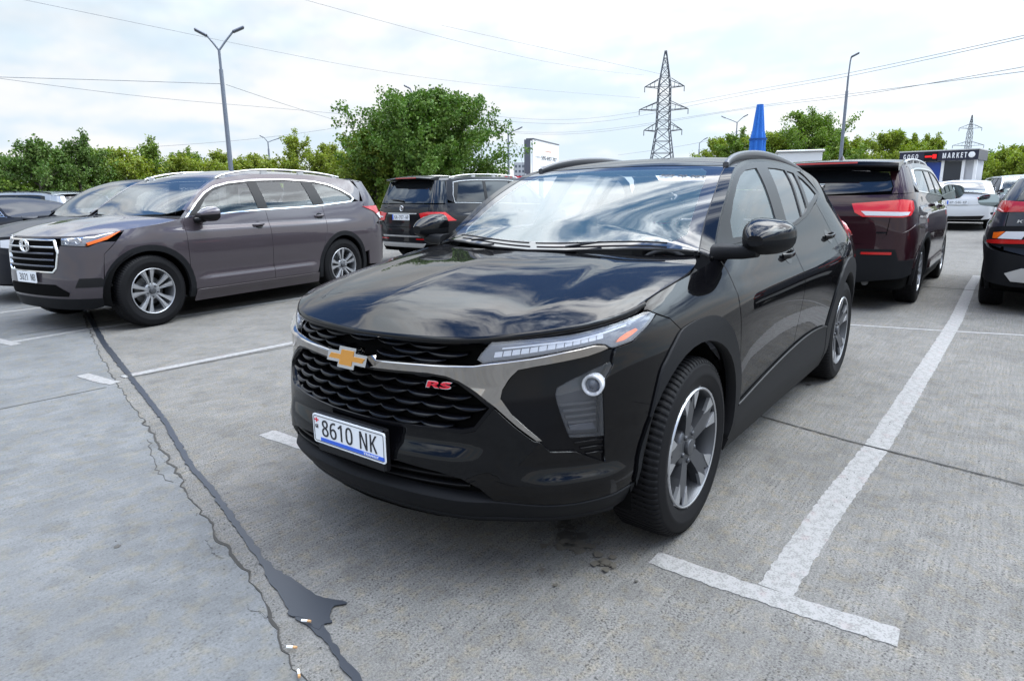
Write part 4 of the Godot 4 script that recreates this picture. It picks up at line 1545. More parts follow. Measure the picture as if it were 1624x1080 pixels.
func gen_car(k: Dictionary) -> Dictionary:
	var car := thing(k.name, k.label, "car", Vector3(k.at.x, rise(k.at.y - cos(k.heading) * k.wb * .5), k.at.y), k.heading, k.get("group", ""))
	var body := gen_body(k)
	var f := body.p
	var L := body.length
	var P: Material = k.paint
	var trim: Material = k.get("trim", M.plastic)
	var wb: float = k.wb
	var R: float = k.R
	var ra: float = R + .055                     # arch radius
	var wy := R - .003
	var rough := {"cell": Vector2(.06, .05)}
	var sF := body.sz(0.0)
	var sR := body.sz(-wb)
	var d1: float = k.doors[0]; var d2: float = k.doors[1]; var d3: float = k.doors[2]
	var hoodline: Array = k.hood                  # (z or x, y) from the nose centre to the screen corner
	var cell := Vector2(.05, .045)
	# roof skin
	var top := upper(body, k.yc, k.rail, k.get("power", 2.4))
	var zc: float = k.screen[0]; var zs: float = k.screen[1]; var zt: float = k.screen[2]
	# bonnet
	var fe := front_pts(body, k.nose_edge)
	var fr := []
	for e in fe:
		fr.append(f.call(e.x, e.y))
	var se := []
	for e in k.hood_side:
		se.append(f.call(body.sz(e[0]), e[1]))
	se.push_front(fr[-1])
	var cowl_y: float = k.cowl
	var rex: Vector3 = se[-1]
	var re := [Vector3(0, cowl_y, zc + .04), Vector3(rex.x * .5, cowl_y + (rex.y - cowl_y) * .25 - .002, lerpf(zc + .04, rex.z, .26)), rex]
	var n0: Vector3 = fr[0]
	var mid1 := n0.lerp(re[0], .3) + Vector3(0, .045, 0)
	var mid2 := n0.lerp(re[0], .65) + Vector3(0, .035, 0)
	var hood := coons(fr, re, [n0, mid1, mid2, re[0]], se)
	var hm := sheet(func(u, v):
		var p: Vector3 = hood.call(u, v)
		var vv := clampf(v, 0, 1)
		p.y += .012 * sin(PI * vv) * smoothstep(.35, .6, absf(u)) * (1.0 - smoothstep(.6, 1.0, absf(u)))
		return p, PackedVector2Array([Vector2(-1, 0), Vector2(1, 0), Vector2(1, 1), Vector2(-1, 1)]), {"cell": Vector2(.1, .1), "flange": .02})
	part("bonnet", hm, P, car)
	# arches
	var arch_f := arc(Vector2(sF, wy), ra, -18, 198, 24)
	var arch_r := arc(Vector2(sR, wy), ra, -18, 198, 24)
	var aw: float = k.get("arch_width", .055)
	for s in [sF, sR]:
		var q := arc(Vector2(s, wy), ra + aw, -14, 194, 24)
		q.reverse()
		q.append_array(arc(Vector2(s, wy), ra - .01, -16, 196, 24))
		pair(car, body, "arch_trim", pts(q), trim if aw > .03 else P, {"off": .006, "flange": .04, "cell": cell})
	var cut_f := pts(arc(Vector2(sF, wy), ra + aw - .004, 0, 360, 36))
	var cut_r := pts(arc(Vector2(sR, wy), ra + aw - .004, 0, 360, 36))
	var sill: float = k.get("sill", .36)
	var cutting := func(poly: PackedVector2Array, cut: PackedVector2Array) -> PackedVector2Array:
		var r := Geometry2D.clip_polygons(poly, cut)
		var best := poly
		var area := 0.0
		for e in r:
			var b := Rect2(e[0], Vector2.ZERO)
			for p in e: b = b.expand(p)
			if b.get_area() > area:
				area = b.get_area(); best = e
		return best
	# fender: from the bumper seam to the door, up to the bonnet line
	var seam: Array = k.front_seam              # outline in (s by z, y) of the bumper seam, from below up to the bonnet line
	var fen := []
	for e in seam:
		fen.append([e[0], e[1]])
	for e in k.hood_side:
		if e[0] < seam[-1][0]:
			fen.append([e[0], e[1]])
	fen.append([d1, k.belt_line[0][1] - .004])
	fen.append([d1 + .01, .80]); fen.append([d1, sill]); 
	side_panel(car, body, "front_fender", cutting.call(zy(body, fen), cut_f), P, {"gap": .003, "cell": cell})
	# belt heights
	var bf := fn(k.belt_line)
	var belt := func(z0: float, z1: float) -> Array:
		var q := []
		for a in 7:
			var z := lerpf(z0, z1, a / 6.0)
			q.append([z, nat(bf, z)])
		return q
	var fd: Array = [[d1, sill], [d1 + .01, .80]]
	fd.append_array(belt.call(d1, d2))
	fd.append([d2, sill])
	side_panel(car, body, "front_door", cutting.call(zy(body, fd), cut_f), P, {"gap": .003, "cell": cell})
	var rd: Array = [[d2, sill]]
	rd.append_array(belt.call(d2, d3))
	rd.append_array([[d3, 1.0], [d3 + .03, .85], [d3 + .22, sill]])
	side_panel(car, body, "rear_door", cutting.call(zy(body, rd), cut_r), P, {"gap": .003, "cell": cell})
	var qt: Array = [[d3 + .22, sill], [d3 + .03, .85], [d3, 1.0]]
	qt.append_array(belt.call(d3, k.quarter_end[0][0]))
	qt.append_array(k.quarter_end)
	side_panel(car, body, "rear_quarter", cutting.call(zy(body, qt), cut_r), P, {"gap": .003, "cell": cell})
	side_panel(car, body, "sill", zy(body, [[-ra - .06, sill - .004], [-wb + ra + .06, sill - .004], [-wb + ra + .04, .20], [-ra - .04, .20]]), k.get("sill_paint", trim), {"off": .004, "cell": cell})
	# glass
	var holes := []
	for g in k.windows:
		holes.append(zy(body, g))
	var frame := zy(body, k.frame)
	side_panel(car, body, "window_frame", frame, M.black_semi, {"off": .001, "flange": .012, "holes": holes, "cell": cell})
	for g in holes:
		side_panel(car, body, "side_window", g, k.get("glass", M.glass_dark), {"off": -.004, "flange": .0, "cell": cell})
	if k.has("frame_trim"):
		var inner := shrink(frame, k.get("trim_width", .014))
		side_panel(car, body, "window_trim", frame, k.frame_trim, {"off": .006, "flange": .01, "holes": [inner], "cell": cell})
	# side of the roof
	var strip := []
	for e in k.rail:
		strip.append([e[0], e[1]])
	strip.append(k.rail_end)
	var upper_frame: Array = k.frame_top
	for a in range(upper_frame.size() - 1, -1, -1):
		strip.append(upper_frame[a])
	side_panel(car, body, "pillar_frame", zy(body, strip), P, {"flange": .008, "cell": Vector2(.05, .03)})
	# screen, roof
	var wk := .93
	var sxs := []
	for a in 9:
		var z := lerpf(zs, zt, a / 8.0)
		sxs.append([rail_x(body, k.rail, z) * wk, -z])
	var outer := [[0, -zc], [.3, -zc + .02], [sxs[0][0] * .75, lerpf(-zc, -zs, .45)]]
	outer.append_array(sxs)
	outer.append_array([[.3, -zt + .015], [0, -zt + .02]])
	part("windscreen", sheet(top, both(outer), {"off": -.002, "flange": .01, "cell": Vector2(.08, .06)}), k.get("screen_glass", M.glass_tint), car)
	for sg in [1.0, -1.0]:
		var q := []
		for e in sxs: q.append([e[0] * sg, e[1]])
		for a in range(8, -1, -1):
			var z := lerpf(zs, zt, a / 8.0)
			q.append([rail_x(body, k.rail, z) * sg * .999, -z])
		part("pillar", sheet(top, pts(q), {"flange": .01, "cell": Vector2(.05, .06)}), P, car)
	var re_z: float = k.roof_end
	var rf := [[0, -zt + .023], [.3, -zt + .018]]
	for a in 17:
		var z := lerpf(zt - .003, re_z, a / 16.0)
		rf.append([rail_x(body, k.rail, z) * .999, -z])
	rf.append([0, -re_z + .02])
	part("roof", sheet(top, both(rf), {"flange": .015, "cell": Vector2(.08, .08)}), P, car)
	var cw := [[0, -zc - .05], [.4, -zc - .03], [rex.x, -rex.z], [sxs[0][0], sxs[0][1] + .02], [sxs[0][0] * .75, lerpf(-zc, -zs, .45) + .02], [.3, -zc + .04], [0, -zc + .02]]
	part("cowl", sheet(func(x, v): return Vector3(x, cowl_y - .012, -v), both(cw), {"flange": .0}), M.black_semi, car)
	# roof rails
	if k.has("rails"):
		var rl := Mb.new()
		var rr := []
		for a in 25:
			var t := a / 24.0
			var z := lerpf(k.rails[0], k.rails[1], t)
			var x := rail_x(body, k.rail, z) - .05
			var b: Vector3 = top.call(x, -z)
			var h: float = k.rails[2] * pow(sin(PI * clampf(t * .95 + .025, 0, 1)), .3)
			rr.append([b + Vector3(.016, h - .022, 0), b + Vector3(.014, h, 0), b + Vector3(-.014, h, 0), b + Vector3(-.016, h - .022, 0)])
		rl.loft(rr, true, true, true)
		for t in [.04, .36, .66, .96]:
			var z: float = lerpf(k.rails[0], k.rails[1], t)
			var b: Vector3 = top.call(rail_x(body, k.rail, z) - .05, -z)
			rl.box(b + Vector3(0, .012, 0), Vector3(.03, .035, .09))
		part("roof_rail", rl, k.rails[3], car)
		part("roof_rail", rl.mirrored(), k.rails[3], car)
	# ends
	for e in k.front_parts:
		_end_part(car, body, e, true)
	for e in k.rear_parts:
		_end_part(car, body, e, false)
	for h in k.handles:
		handle(car, body, h[0], h[1], P)
	door_mirror(car, k.mirror, k.get("mirror_size", Vector3(.24, .16, .17)), P, M.black_semi)
	# inside
	var tops := [[0, k.nose_edge[0][1] + .02], [sF - .5, k.nose_edge[0][1]], [body.sz(d1), k.belt - .04], [body.sz(d3), k.belt], [L - .8, k.belt - .05], [L, k.belt - .05]]
	shell(car, body, tops, [[Vector2(sF, wy), ra + .02], [Vector2(sR, wy), ra + .02]], .05)
	well(car, k.hw - .04, .5, Vector2(0, wy), ra + .01)
	well(car, k.hw - .04, .5, Vector2(-wb, wy), ra + .01)
	for z in [0.0, -wb]:
		for sg in [1.0, -1.0]:
			wheel(car, Vector3(sg * (k.hw - .022), wy, z), sg, R, k.rim, .235, k.wheels)
	cabin(car, Vector3(0, k.belt - .72, -wb * .47), 1.0)
	return {"car": car, "body": body, "top": top}

# e: [name, half outline, material, options]; half outlines start and end on the centre line when "both" is set
func _end_part(car: Node, body: Body, e: Array, at_front: bool) -> void:
	var o: Dictionary = e[3].duplicate() if e.size() > 3 else {}
	if not o.has("cell"): o["cell"] = Vector2(.05, .04)
	if o.get("both", false):
		var poly := front_both(body, e[1]) if at_front else rear_both(body, e[1])
		if o.has("cut"):
			var hs := []
			for h in o.cut:
				hs.append(front_both(body, h) if at_front else rear_both(body, h))
			o["holes"] = hs
		part(e[0], sheet(body.p, poly, o), e[2], car)
	else:
		pair(car, body, e[0], front_pts(body, e[1]) if at_front else rear_pts(body, e[1]), e[2], o)

func plate_at(car: Node, at: Vector3, basis: Basis, words: String, w := .52, h := .112, blue := true) -> void:
	var pl := Mb.new()
	pl.prism(smooth_rect(w, h, .010), Transform3D(basis, at), .004)
	var o := part("number_plate", pl, M.plate, car)
	put_text(o, "plate_number", words, M.ink, at + basis * Vector3(.02 * w / .52, 0, .005), basis, w * .80, h * .62, .002, "Droid Sans Mono", 700)
	if blue:
		var b := Mb.new()
		b.box(at + basis * Vector3(-w * .46, 0, .0045), Vector3(w * .07, h * .9, .001), basis)
		part("plate_band", b, M.plate_blue, o)

func ring_emblem(car: Node, at: Vector3, r: Vector2, basis: Basis) -> void:
	var mb := Mb.new()
	for q in [[r.x, r.y, 0.0], [r.x * .5, r.y * .95, 0.0], [r.x * .95, r.y * .42, r.y * .42]]:
		var ring := []
		for k in 25:
			var g := TAU * k / 24
			ring.append(at + basis * Vector3(cos(g) * q[0], sin(g) * q[1] + q[2], 0))
		mb.tube(ring, r.y * .13, 6, -1, false)
	part("emblem", mb, M.chrome_bright, car)

func wiper_rear(car: Node, a: Vector3, b: Vector3) -> void:
	var mb := Mb.new()
	mb.tube([a, a.lerp(b, .3) + Vector3(0, .012, -.012), b], .018, 6, .008)
	part("rear_wiper", mb, M.black_semi, car)

func fin(car: Node, at: Vector3, m: Material) -> void:
	var mb := Mb.new()
	mb.loft([[at + Vector3(.03, 0, .09), at + Vector3(-.03, 0, .09), at + Vector3(-.03, 0, -.09), at + Vector3(.03, 0, -.09)], [at + Vector3(.012, .03, .03), at + Vector3(-.012, .03, .03), at + Vector3(-.016, .03, -.08), at + Vector3(.016, .03, -.08)], [at + Vector3(.004, .065, -.04), at + Vector3(-.004, .065, -.04), at + Vector3(-.005, .065, -.08), at + Vector3(.005, .065, -.08)]], true, true, true, true)
	part("antenna_fin", mb, m, car)

func cars() -> void:
	# grey three-row SUV
	var rearp := [.12, .06, .02, .0, .0, .01, .02, .03, .05, .09, .17, .27, .38, .50]
	var r := gen_car({"name": "grey_suv", "label": "grey-brown three-row SUV with chrome slatted grille and silver five-spoke wheels", "at": Vector2(-6.249, -.732), "heading": .125, "paint": M.grey_paint,
		"hw": .962, "zf": .72, "zr": -3.86, "wb": 2.79, "R": .374, "rim": .236, "wheels": "split", "belt": 1.16, "roof": 1.62, "tumble": .27, "rear": rearp, "nose": 1.15,
		"front": [.12, .06, .015, .0, .01, .02, .035, .075, .2, .35, .55, .8, 1.0, 1.2],
		"doors": [-.43, -1.55, -2.50], "belt_line": [[-.2, 1.085], [-.43, 1.108], [-1.0, 1.14], [-1.55, 1.165], [-2.4, 1.19], [-3.0, 1.225], [-3.4, 1.24], [-3.6, 1.2]],
		"nose_edge": [[0, .955], [.35, .958], [.6, .962], [.74, .962]], "hood_side": [[.25, 1.005], [.05, 1.03], [-.2, 1.065], [-.42, 1.10]], "hood": [], "front_seam": [[.42, .52], [.40, .78], [.33, .86], [.22, .99], [.20, 1.012]],
		"cowl": 1.135, "screen": [-.27, -.50, -1.08], "yc": [[-.2, 1.10], [-.3, 1.14], [-.7, 1.355], [-1.1, 1.56], [-1.4, 1.63], [-1.9, 1.655], [-2.6, 1.645], [-3.1, 1.61], [-3.5, 1.57]],
		"rail": [[-.40, 1.105], [-.52, 1.20], [-.66, 1.315], [-.80, 1.415], [-.95, 1.495], [-1.15, 1.545], [-1.5, 1.585], [-2.0, 1.600], [-2.6, 1.585], [-3.0, 1.555], [-3.3, 1.53]], "rail_end": [-3.42, 1.40],
		"frame": [[-.46, 1.105], [-.66, 1.275], [-.80, 1.375], [-.95, 1.445], [-1.15, 1.49], [-1.5, 1.525], [-2.0, 1.54], [-2.5, 1.52], [-2.75, 1.48], [-3.0, 1.40], [-3.15, 1.33], [-3.19, 1.275], [-3.1, 1.235], [-2.4, 1.185], [-1.5, 1.16], [-1.0, 1.135]],
		"frame_top": [[-.42, 1.10], [-.46, 1.109], [-.66, 1.278], [-.80, 1.378], [-.95, 1.448], [-1.15, 1.493], [-1.5, 1.528], [-2.0, 1.543], [-2.5, 1.523], [-2.75, 1.483], [-3.0, 1.403], [-3.15, 1.333], [-3.20, 1.28], [-3.3, 1.24]],
		"windows": [[[-.63, 1.14], [-.78, 1.30], [-.92, 1.395], [-1.12, 1.455], [-1.42, 1.488], [-1.46, 1.165], [-1.0, 1.15]], [[-1.60, 1.18], [-1.56, 1.50], [-2.0, 1.515], [-2.28, 1.508], [-2.36, 1.20], [-2.0, 1.19]], [[-2.55, 1.215], [-2.47, 1.495], [-2.7, 1.462], [-2.95, 1.385], [-3.10, 1.31], [-3.12, 1.272], [-3.0, 1.245]]],
		"frame_trim": M.chrome_bright, "rails": [-1.05, -3.05, .055, M.silver], "glass": M.glass_tint, "roof_end": -3.42,
		"quarter_end": [[-3.40, 1.24], [-3.35, 1.18], [-3.60, 1.10], [-3.72, .98], [-3.55, .92], [-3.45, .80], [-3.40, .55]], "handles": [[-1.39, .99], [-2.40, 1.06]], "mirror": Vector3(.86, 1.075, -.60), "mirror_size": Vector3(.25, .165, .17),
		"sill": .33, "sill_paint": M.grey_paint, "arch_width": .05,
		"front_parts": [
			["front_bumper", [[0, .60], [.42, .60], [.46, .68], [.50, .87], [.74, .855], ["z", .42, .90], ["z", .30, .90], ["z", .40, .78], ["z", .425, .52], ["z", .44, .34], [.8, .33], [.0, .33]], M.grey_paint, {"both": true, "flange": .03, "cut": []}],
			["bumper_lip", [[0, .345], [.80, .345], ["z", .44, .345], ["z", .46, .26], [.7, .235], [0, .235]], M.plastic, {"both": true, "off": .006, "flange": .04}],
			["grille_backing", [[0, .925], [.42, .925], [.47, .80], [.44, .655], [.40, .62], [0, .62]], M.black, {"both": true, "off": -.02, "flange": .0}],
			["lower_intake", [[0, .49], [.42, .49], [.56, .41], [.54, .37], [0, .37]], M.black, {"both": true, "off": .003, "flange": .0}],
			["headlamp", [[.50, .945], [.62, .952], [.78, .965], ["z", .40, .985], ["z", .24, 1.005], ["z", .40, .935], ["z", .52, .885], [.72, .862], [.52, .875]], M.lens, {"off": .003, "flange": .02}],
			["lamp_housing", [[.51, .94], [.62, .947], [.78, .960], ["z", .40, .978], ["z", .28, .992], ["z", .42, .930], ["z", .54, .885], [.72, .868], [.53, .88]], M.lamp_inner, {"off": -.02, "flange": .0}],
			["indicator", [["z", .24, 1.000], ["z", .38, .945], ["z", .52, .893], [.74, .873], [.72, .863], ["z", .50, .872], ["z", .36, .925]], M.amber, {"off": .005, "flange": .01, "cell": Vector2(.03, .03)}],
			["headlamp_bezel", [[.50, .938], [.62, .945], [.78, .957], ["z", .40, .978], ["z", .30, .990], ["z", .40, .968], [.78, .948], [.62, .936], [.50, .930]], M.chrome_bright, {"off": -.004, "flange": .008, "cell": Vector2(.03, .02)}],
			["fog_recess", [[.66, .55], ["z", .44, .55], ["z", .34, .46], [.62, .46]], M.black_semi, {"off": .003, "flange": .0}]],
		"rear_parts": [
			["tail_lamp", [["z", -3.32, 1.165], [.80, 1.175], [.74, 1.16], [.76, 1.02], [.84, .95], ["z", -3.70, .98], ["z", -3.56, 1.09]], M.tail_red, {"off": .012, "flange": .03}],
			["tail_lamp_clear", [["z", -3.60, 1.055], [.82, 1.08], [.78, 1.02], [.84, .975], ["z", -3.68, .99]], M.lens_white, {"off": .015, "flange": .01, "cell": Vector2(.03, .03)}],
			["rear_bumper", [[0, .78], [.6, .80], [.80, .86], ["z", -3.55, .92], ["z", -3.40, .86], ["z", -3.34, .60], ["z", -3.36, .34], [.7, .30], [0, .30]], M.grey_paint, {"both": true, "flange": .03}],
			["tailgate", [[0, .79], [.6, .81], [.78, .87], [.78, 1.0], [.74, 1.17], [.72, 1.22], [0, 1.22]], M.grey_paint, {"both": true, "flange": .02}],
			["rear_pillar", [[.70, 1.20], [.62, 1.52], ["z", -3.40, 1.535], ["z", -3.42, 1.40], ["z", -3.39, 1.245], ["z", -3.36, 1.16]], M.grey_paint, {"off": -.002, "flange": .01}],
			["rear_window", [[0, 1.235], [.70, 1.235], [.62, 1.5], [0, 1.54]], M.glass_dark, {"both": true, "flange": .01}]]})
	var car: Node = r.car
	var body: Body = r.body
	# chrome grille: frame, slats, emblem
	var gf := front_both(body, [[0, .93], [.43, .93], [.485, .80], [.455, .65], [.41, .605], [0, .605]])
	part("grille_frame", sheet(body.p, gf, {"off": .010, "flange": .04, "holes": [shrink(gf, .013)], "cell": Vector2(.04, .03)}), M.chrome_bright, car)
	for k in 4:
		var y := .855 - k * .062
		var sl := Mb.new()
		var rr := []
		for a in 21:
			var s := lerpf(-.44, .44, a / 20.0)
			var c: Vector3 = body.p(s, y)
			rr.append([c + Vector3(0, .010, .010), c + Vector3(0, -.008, .014), c + Vector3(0, -.012, -.01), c + Vector3(0, .008, -.01)])
		sl.loft(rr, true)
		part("grille_slat", sl, M.silver if k == 0 else M.lamp_inner, car)
	ring_emblem(car, body.p(0, .865) + Vector3(0, 0, .03), Vector2(.085, .06), Basis.IDENTITY)
	plate_at(car, body.p(0, .555) + Vector3(0, 0, .02), Basis.IDENTITY, "3021 NB", .38, .11, false)
	for sg in [1.0, -1.0]:
		for e in [[.565, .908, .026], [.66, .915, .030]]:
			var pj := Mb.new()
			var pc: Vector3 = body.p(sg * body.at("x", e[0]), e[1])
			pj.lathe([Vector2(e[2], -.03), Vector2(e[2], -.008), Vector2(e[2] * .86, -.006), Vector2(e[2] * .8, -.016)], pc, Vector3(sg * .3, 0, .95), 20)
			part("headlamp_ring", pj, M.chrome_bright, car)
			var pl := Mb.new()
			pl.lathe([Vector2(e[2] * .8, -.016), Vector2(e[2] * .5, -.009), Vector2(0, -.006)], pc, Vector3(sg * .3, 0, .95), 20)
			part("headlamp_projector", pl, M.lens_ball, car)
		var fg := Mb.new()
		var fc: Vector3 = body.p(sg * body.at("z", .40), .505)
		fg.lathe([Vector2(.030, -.02), Vector2(.030, .002), Vector2(.02, .006), Vector2(0, .008)], fc, Vector3(sg * .5, 0, .87), 20)
		part("fog_lamp", fg, M.lamp_inner, car)
	var spm := Mb.new()
	var spr := []
	for a in 17:
		var x := lerpf(-.60, .60, a / 16.0)
		spr.append([Vector3(x, 1.575 - .04 * x * x, -3.36), Vector3(x, 1.548 - .06 * x * x, -3.66 + .12 * x * x), Vector3(x, 1.52 - .06 * x * x, -3.66 + .12 * x * x), Vector3(x, 1.50, -3.40)])
	spm.loft(spr, true, true, true, true)
	part("spoiler", spm, M.grey_paint, car)
	more_cars()

func suv_spec(o: Dictionary) -> Dictionary:
	var wb: float = o.wb; var zr: float = o.zr; var zf: float = o.zf; var yb: float = o.belt; var yt: float = o.roof
	var y0 := yb - .045
	var up := func(t: float) -> float: return y0 + t * (yt - .045 - y0)
	var sedan: bool = o.get("sedan", false)
	var rail := [[-.36, y0], [-.50, up.call(.24)], [-.66, up.call(.50)], [-.82, up.call(.72)], [-1.0, up.call(.88)], [-1.2, up.call(.96)], [-1.55, up.call(1.0)]]
	var yc := [[-.14, y0 - .01], [-.26, y0 + .03], [-.66, up.call(.55) + .02], [-1.05, yt - .035], [-1.3, yt - .005], [-1.75, yt]]
	if sedan:
		rail.append_array([[-2.1, up.call(.97)], [-2.5, up.call(.82)], [-2.8, up.call(.55)], [zr + .78, up.call(.22)], [zr + .58, yb + .0], [zr + .3, yb - .01], [zr + .12, yb - .02]])
		yc.append_array([[-2.2, yt - .01], [-2.55, yt - .08], [-2.9, yt - .22], [zr + .62, yb + .06], [zr + .4, yb + .045], [zr + .1, yb + .03]])
	else:
		rail.append_array([[-2.2, up.call(1.0)], [zr + 1.15, up.call(.985)], [zr + .75, up.call(.93)], [zr + .45, up.call(.86)]])
		yc.append_array([[-2.4, yt - .003], [zr + 1.0, yt - .02], [zr + .6, yt - .05], [zr + .35, yt - .075]])
	var rf := fn(rail)
	var d: Array = o.get("doors", [-.40, -1.47, -wb + .42])
	var bl := [[-.2, yb - .06], [-.40, yb - .045], [-1.0, yb - .02], [-1.6, yb], [-2.4, yb + .02], [zr + .5, yb + .045], [zr + .15, yb + .045]]
	if sedan:
		bl = [[-.2, yb - .06], [-.40, yb - .045], [-1.0, yb - .02], [-1.6, yb], [-2.4, yb + .0], [zr + .5, yb - .005], [zr + .15, yb - .02]]
	var bf := fn(bl)
	var ze: float = o.get("glass_end", zr + .62)
	var frame := []
	var ft := [[-.40, y0 + .0]]
	for a in 15:
		var z := lerpf(-.52, ze + .06, a / 14.0)
		frame.append([z, maxf(nat(rf, z) - .055, nat(bf, z) + .003)])
		ft.append([z, maxf(nat(rf, z) - .052, nat(bf, z) + .006)])
	frame.append([ze - .02, lerpf(nat(rf, ze) - .06, nat(bf, ze), .6)])
	ft.append([ze - .025, lerpf(nat(rf, ze) - .057, nat(bf, ze), .6)])
	for a in 9:
		var z := lerpf(ze, -.52, a / 8.0)
		frame.append([z, nat(bf, z) + .001])
	ft.append([ze - .03, nat(bf, ze) + .01])
	var win := func(b0: float, t0: float, b1: float, t1: float) -> Array:
		var q := []
		for a in 6:
			var z := lerpf(b0, b1, a / 5.0)
			q.append([z, nat(bf, z) + .022])
		for a in 6:
			var z := lerpf(t1, t0, a / 5.0)
			q.append([z, maxf(nat(rf, z) - .085, nat(bf, z) + .03)])
		return q
	var k := {"heading": PI, "tumble": .29, "rim": .236, "R": .36, "wheels": "five", "group": "",
		"doors": d, "belt_line": bl, "nose_edge": [[0, yb - .26], [.35, yb - .255], [.6, yb - .245], [.74, yb - .235]], "hood_side": [[zf - .62, yb - .17], [zf - .85, yb - .125], [-.2, yb - .085], [-.40, yb - .055]], "hood": [],
		"front_seam": [[zf - .52, .52], [zf - .54, .74], [zf - .60, yb - .26], [zf - .66, yb - .20], [zf - .68, yb - .165]], "cowl": y0 + .012, "screen": [-.22, -.45, -1.05],
		"yc": yc, "rail": rail, "rail_end": [zr + .40, yb + .12] if not sedan else [zr + .12, yb - .05], "frame": frame, "frame_top": ft,
		"windows": [win.call(-.66, -.86, d[1] + .06, d[1] + .04), win.call(d[1] - .05, d[1] - .05, d[2] + .20, d[2] + .26), win.call(d[2] + .12, d[2] + .18, ze + .05, ze + .24)],
		"roof_end": zr + .44 if not sedan else zr + .12, "quarter_end": [[zr + .36, yb + .04], [zr + .30, yb - .08], [zr + .22, .90], [zr + .32, .72], [zr + .40, .46]],
		"handles": [[d[1] + .16, yb - .15], [d[2] + .12, yb - .12]], "mirror": Vector3(o.hw - .10, yb - .045, -.56), "sill": .36,
		"rear": [.12, .06, .02, .0, .0, .005, .01, .02, .03, .05, .11, .20, .30, .42],
		"front_parts": [
			["front_bumper", [[0, yb - .27], [.35, yb - .265], [.60, yb - .255], [.76, yb - .245], ["z", zf - .58, yb - .225], ["z", zf - .53, .74], ["z", zf - .51, .50], ["z", zf - .50, .32], [.7, .26], [0, .25]], o.paint, {"both": true, "flange": .03}],
			["grille", [[0, yb - .32], [.42, yb - .315], [.40, .56], [0, .54]], M.black_semi, {"both": true, "off": .006, "flange": .01}],
			["headlamp", [[.50, yb - .29], [.72, yb - .275], ["z", zf - .52, yb - .235], ["z", zf - .42, yb - .34], [.70, yb - .40], [.50, yb - .38]], M.lens_white, {"off": .006, "flange": .02}]],
		"rear_parts": [
			["rear_bumper", [[0, .72], [.6, .74], ["z", zr + .30, .76], ["z", zr + .36, .60], ["z", zr + .38, .38], [.6, .30], [0, .29]], o.paint, {"both": true, "flange": .03}],
			["tailgate", [[0, .73], [.62, .75], [.72, .90], [.72, yb + .02], [0, yb + .03]], o.paint, {"both": true, "flange": .02}],
			["tail_lamp", [["z", zr + .34, yb - .10], [.80, yb - .05], [.55, yb - .07], [.56, yb - .20], [.80, yb - .22], ["z", zr + .28, yb - .22]], M.tail_red, {"off": .012, "flange": .03}]]}
	if not sedan:
		k.rear_parts.append(["rear_window", [[0, yb + .045], [.70, yb + .045], [.62, yt - .16], [0, yt - .13]], M.glass_dark, {"both": true, "flange": .01}])
		k.rear_parts.append(["rear_pillar", [[.71, yb + .03], [.63, yt - .15], [.70, yt - .14], ["z", zr + .44, up.call(.84)], ["z", zr + .36, yb + .04]], o.paint, {"flange": .01}])
	for e in o:
		if e == "front_parts+" or e == "rear_parts+":
			k[e.trim_suffix("+")].append_array(o[e])
		else:
			k[e] = o[e]
	return k

func add_spoiler(r: Dictionary, w: float, y: float, z0: float, z1: float, m: Material, stop := true, deep := 0.0) -> void:
	var mb := Mb.new()
	var rr := []
	for a in 17:
		var x := lerpf(-w, w, a / 16.0)
		var s := x * x / (w * w)
		rr.append([Vector3(x, y - .025 * s, z0), Vector3(x, y - .035 - .03 * s, z1 + .06 * s), Vector3(x, y - .065 - deep - .03 * s, z1 + .06 * s + deep * .5), Vector3(x, y - .10 - deep, z0 - .03)])
	mb.loft(rr, true, true, true, true)
	var o := part("spoiler", mb, m, r.car)
	if stop:
		var b := Mb.new()
		b.box(Vector3(0, y - .052, z1 - .004), Vector3(w * .9, .018, .012))
		part("brake_light", b, M.tail_red, o)

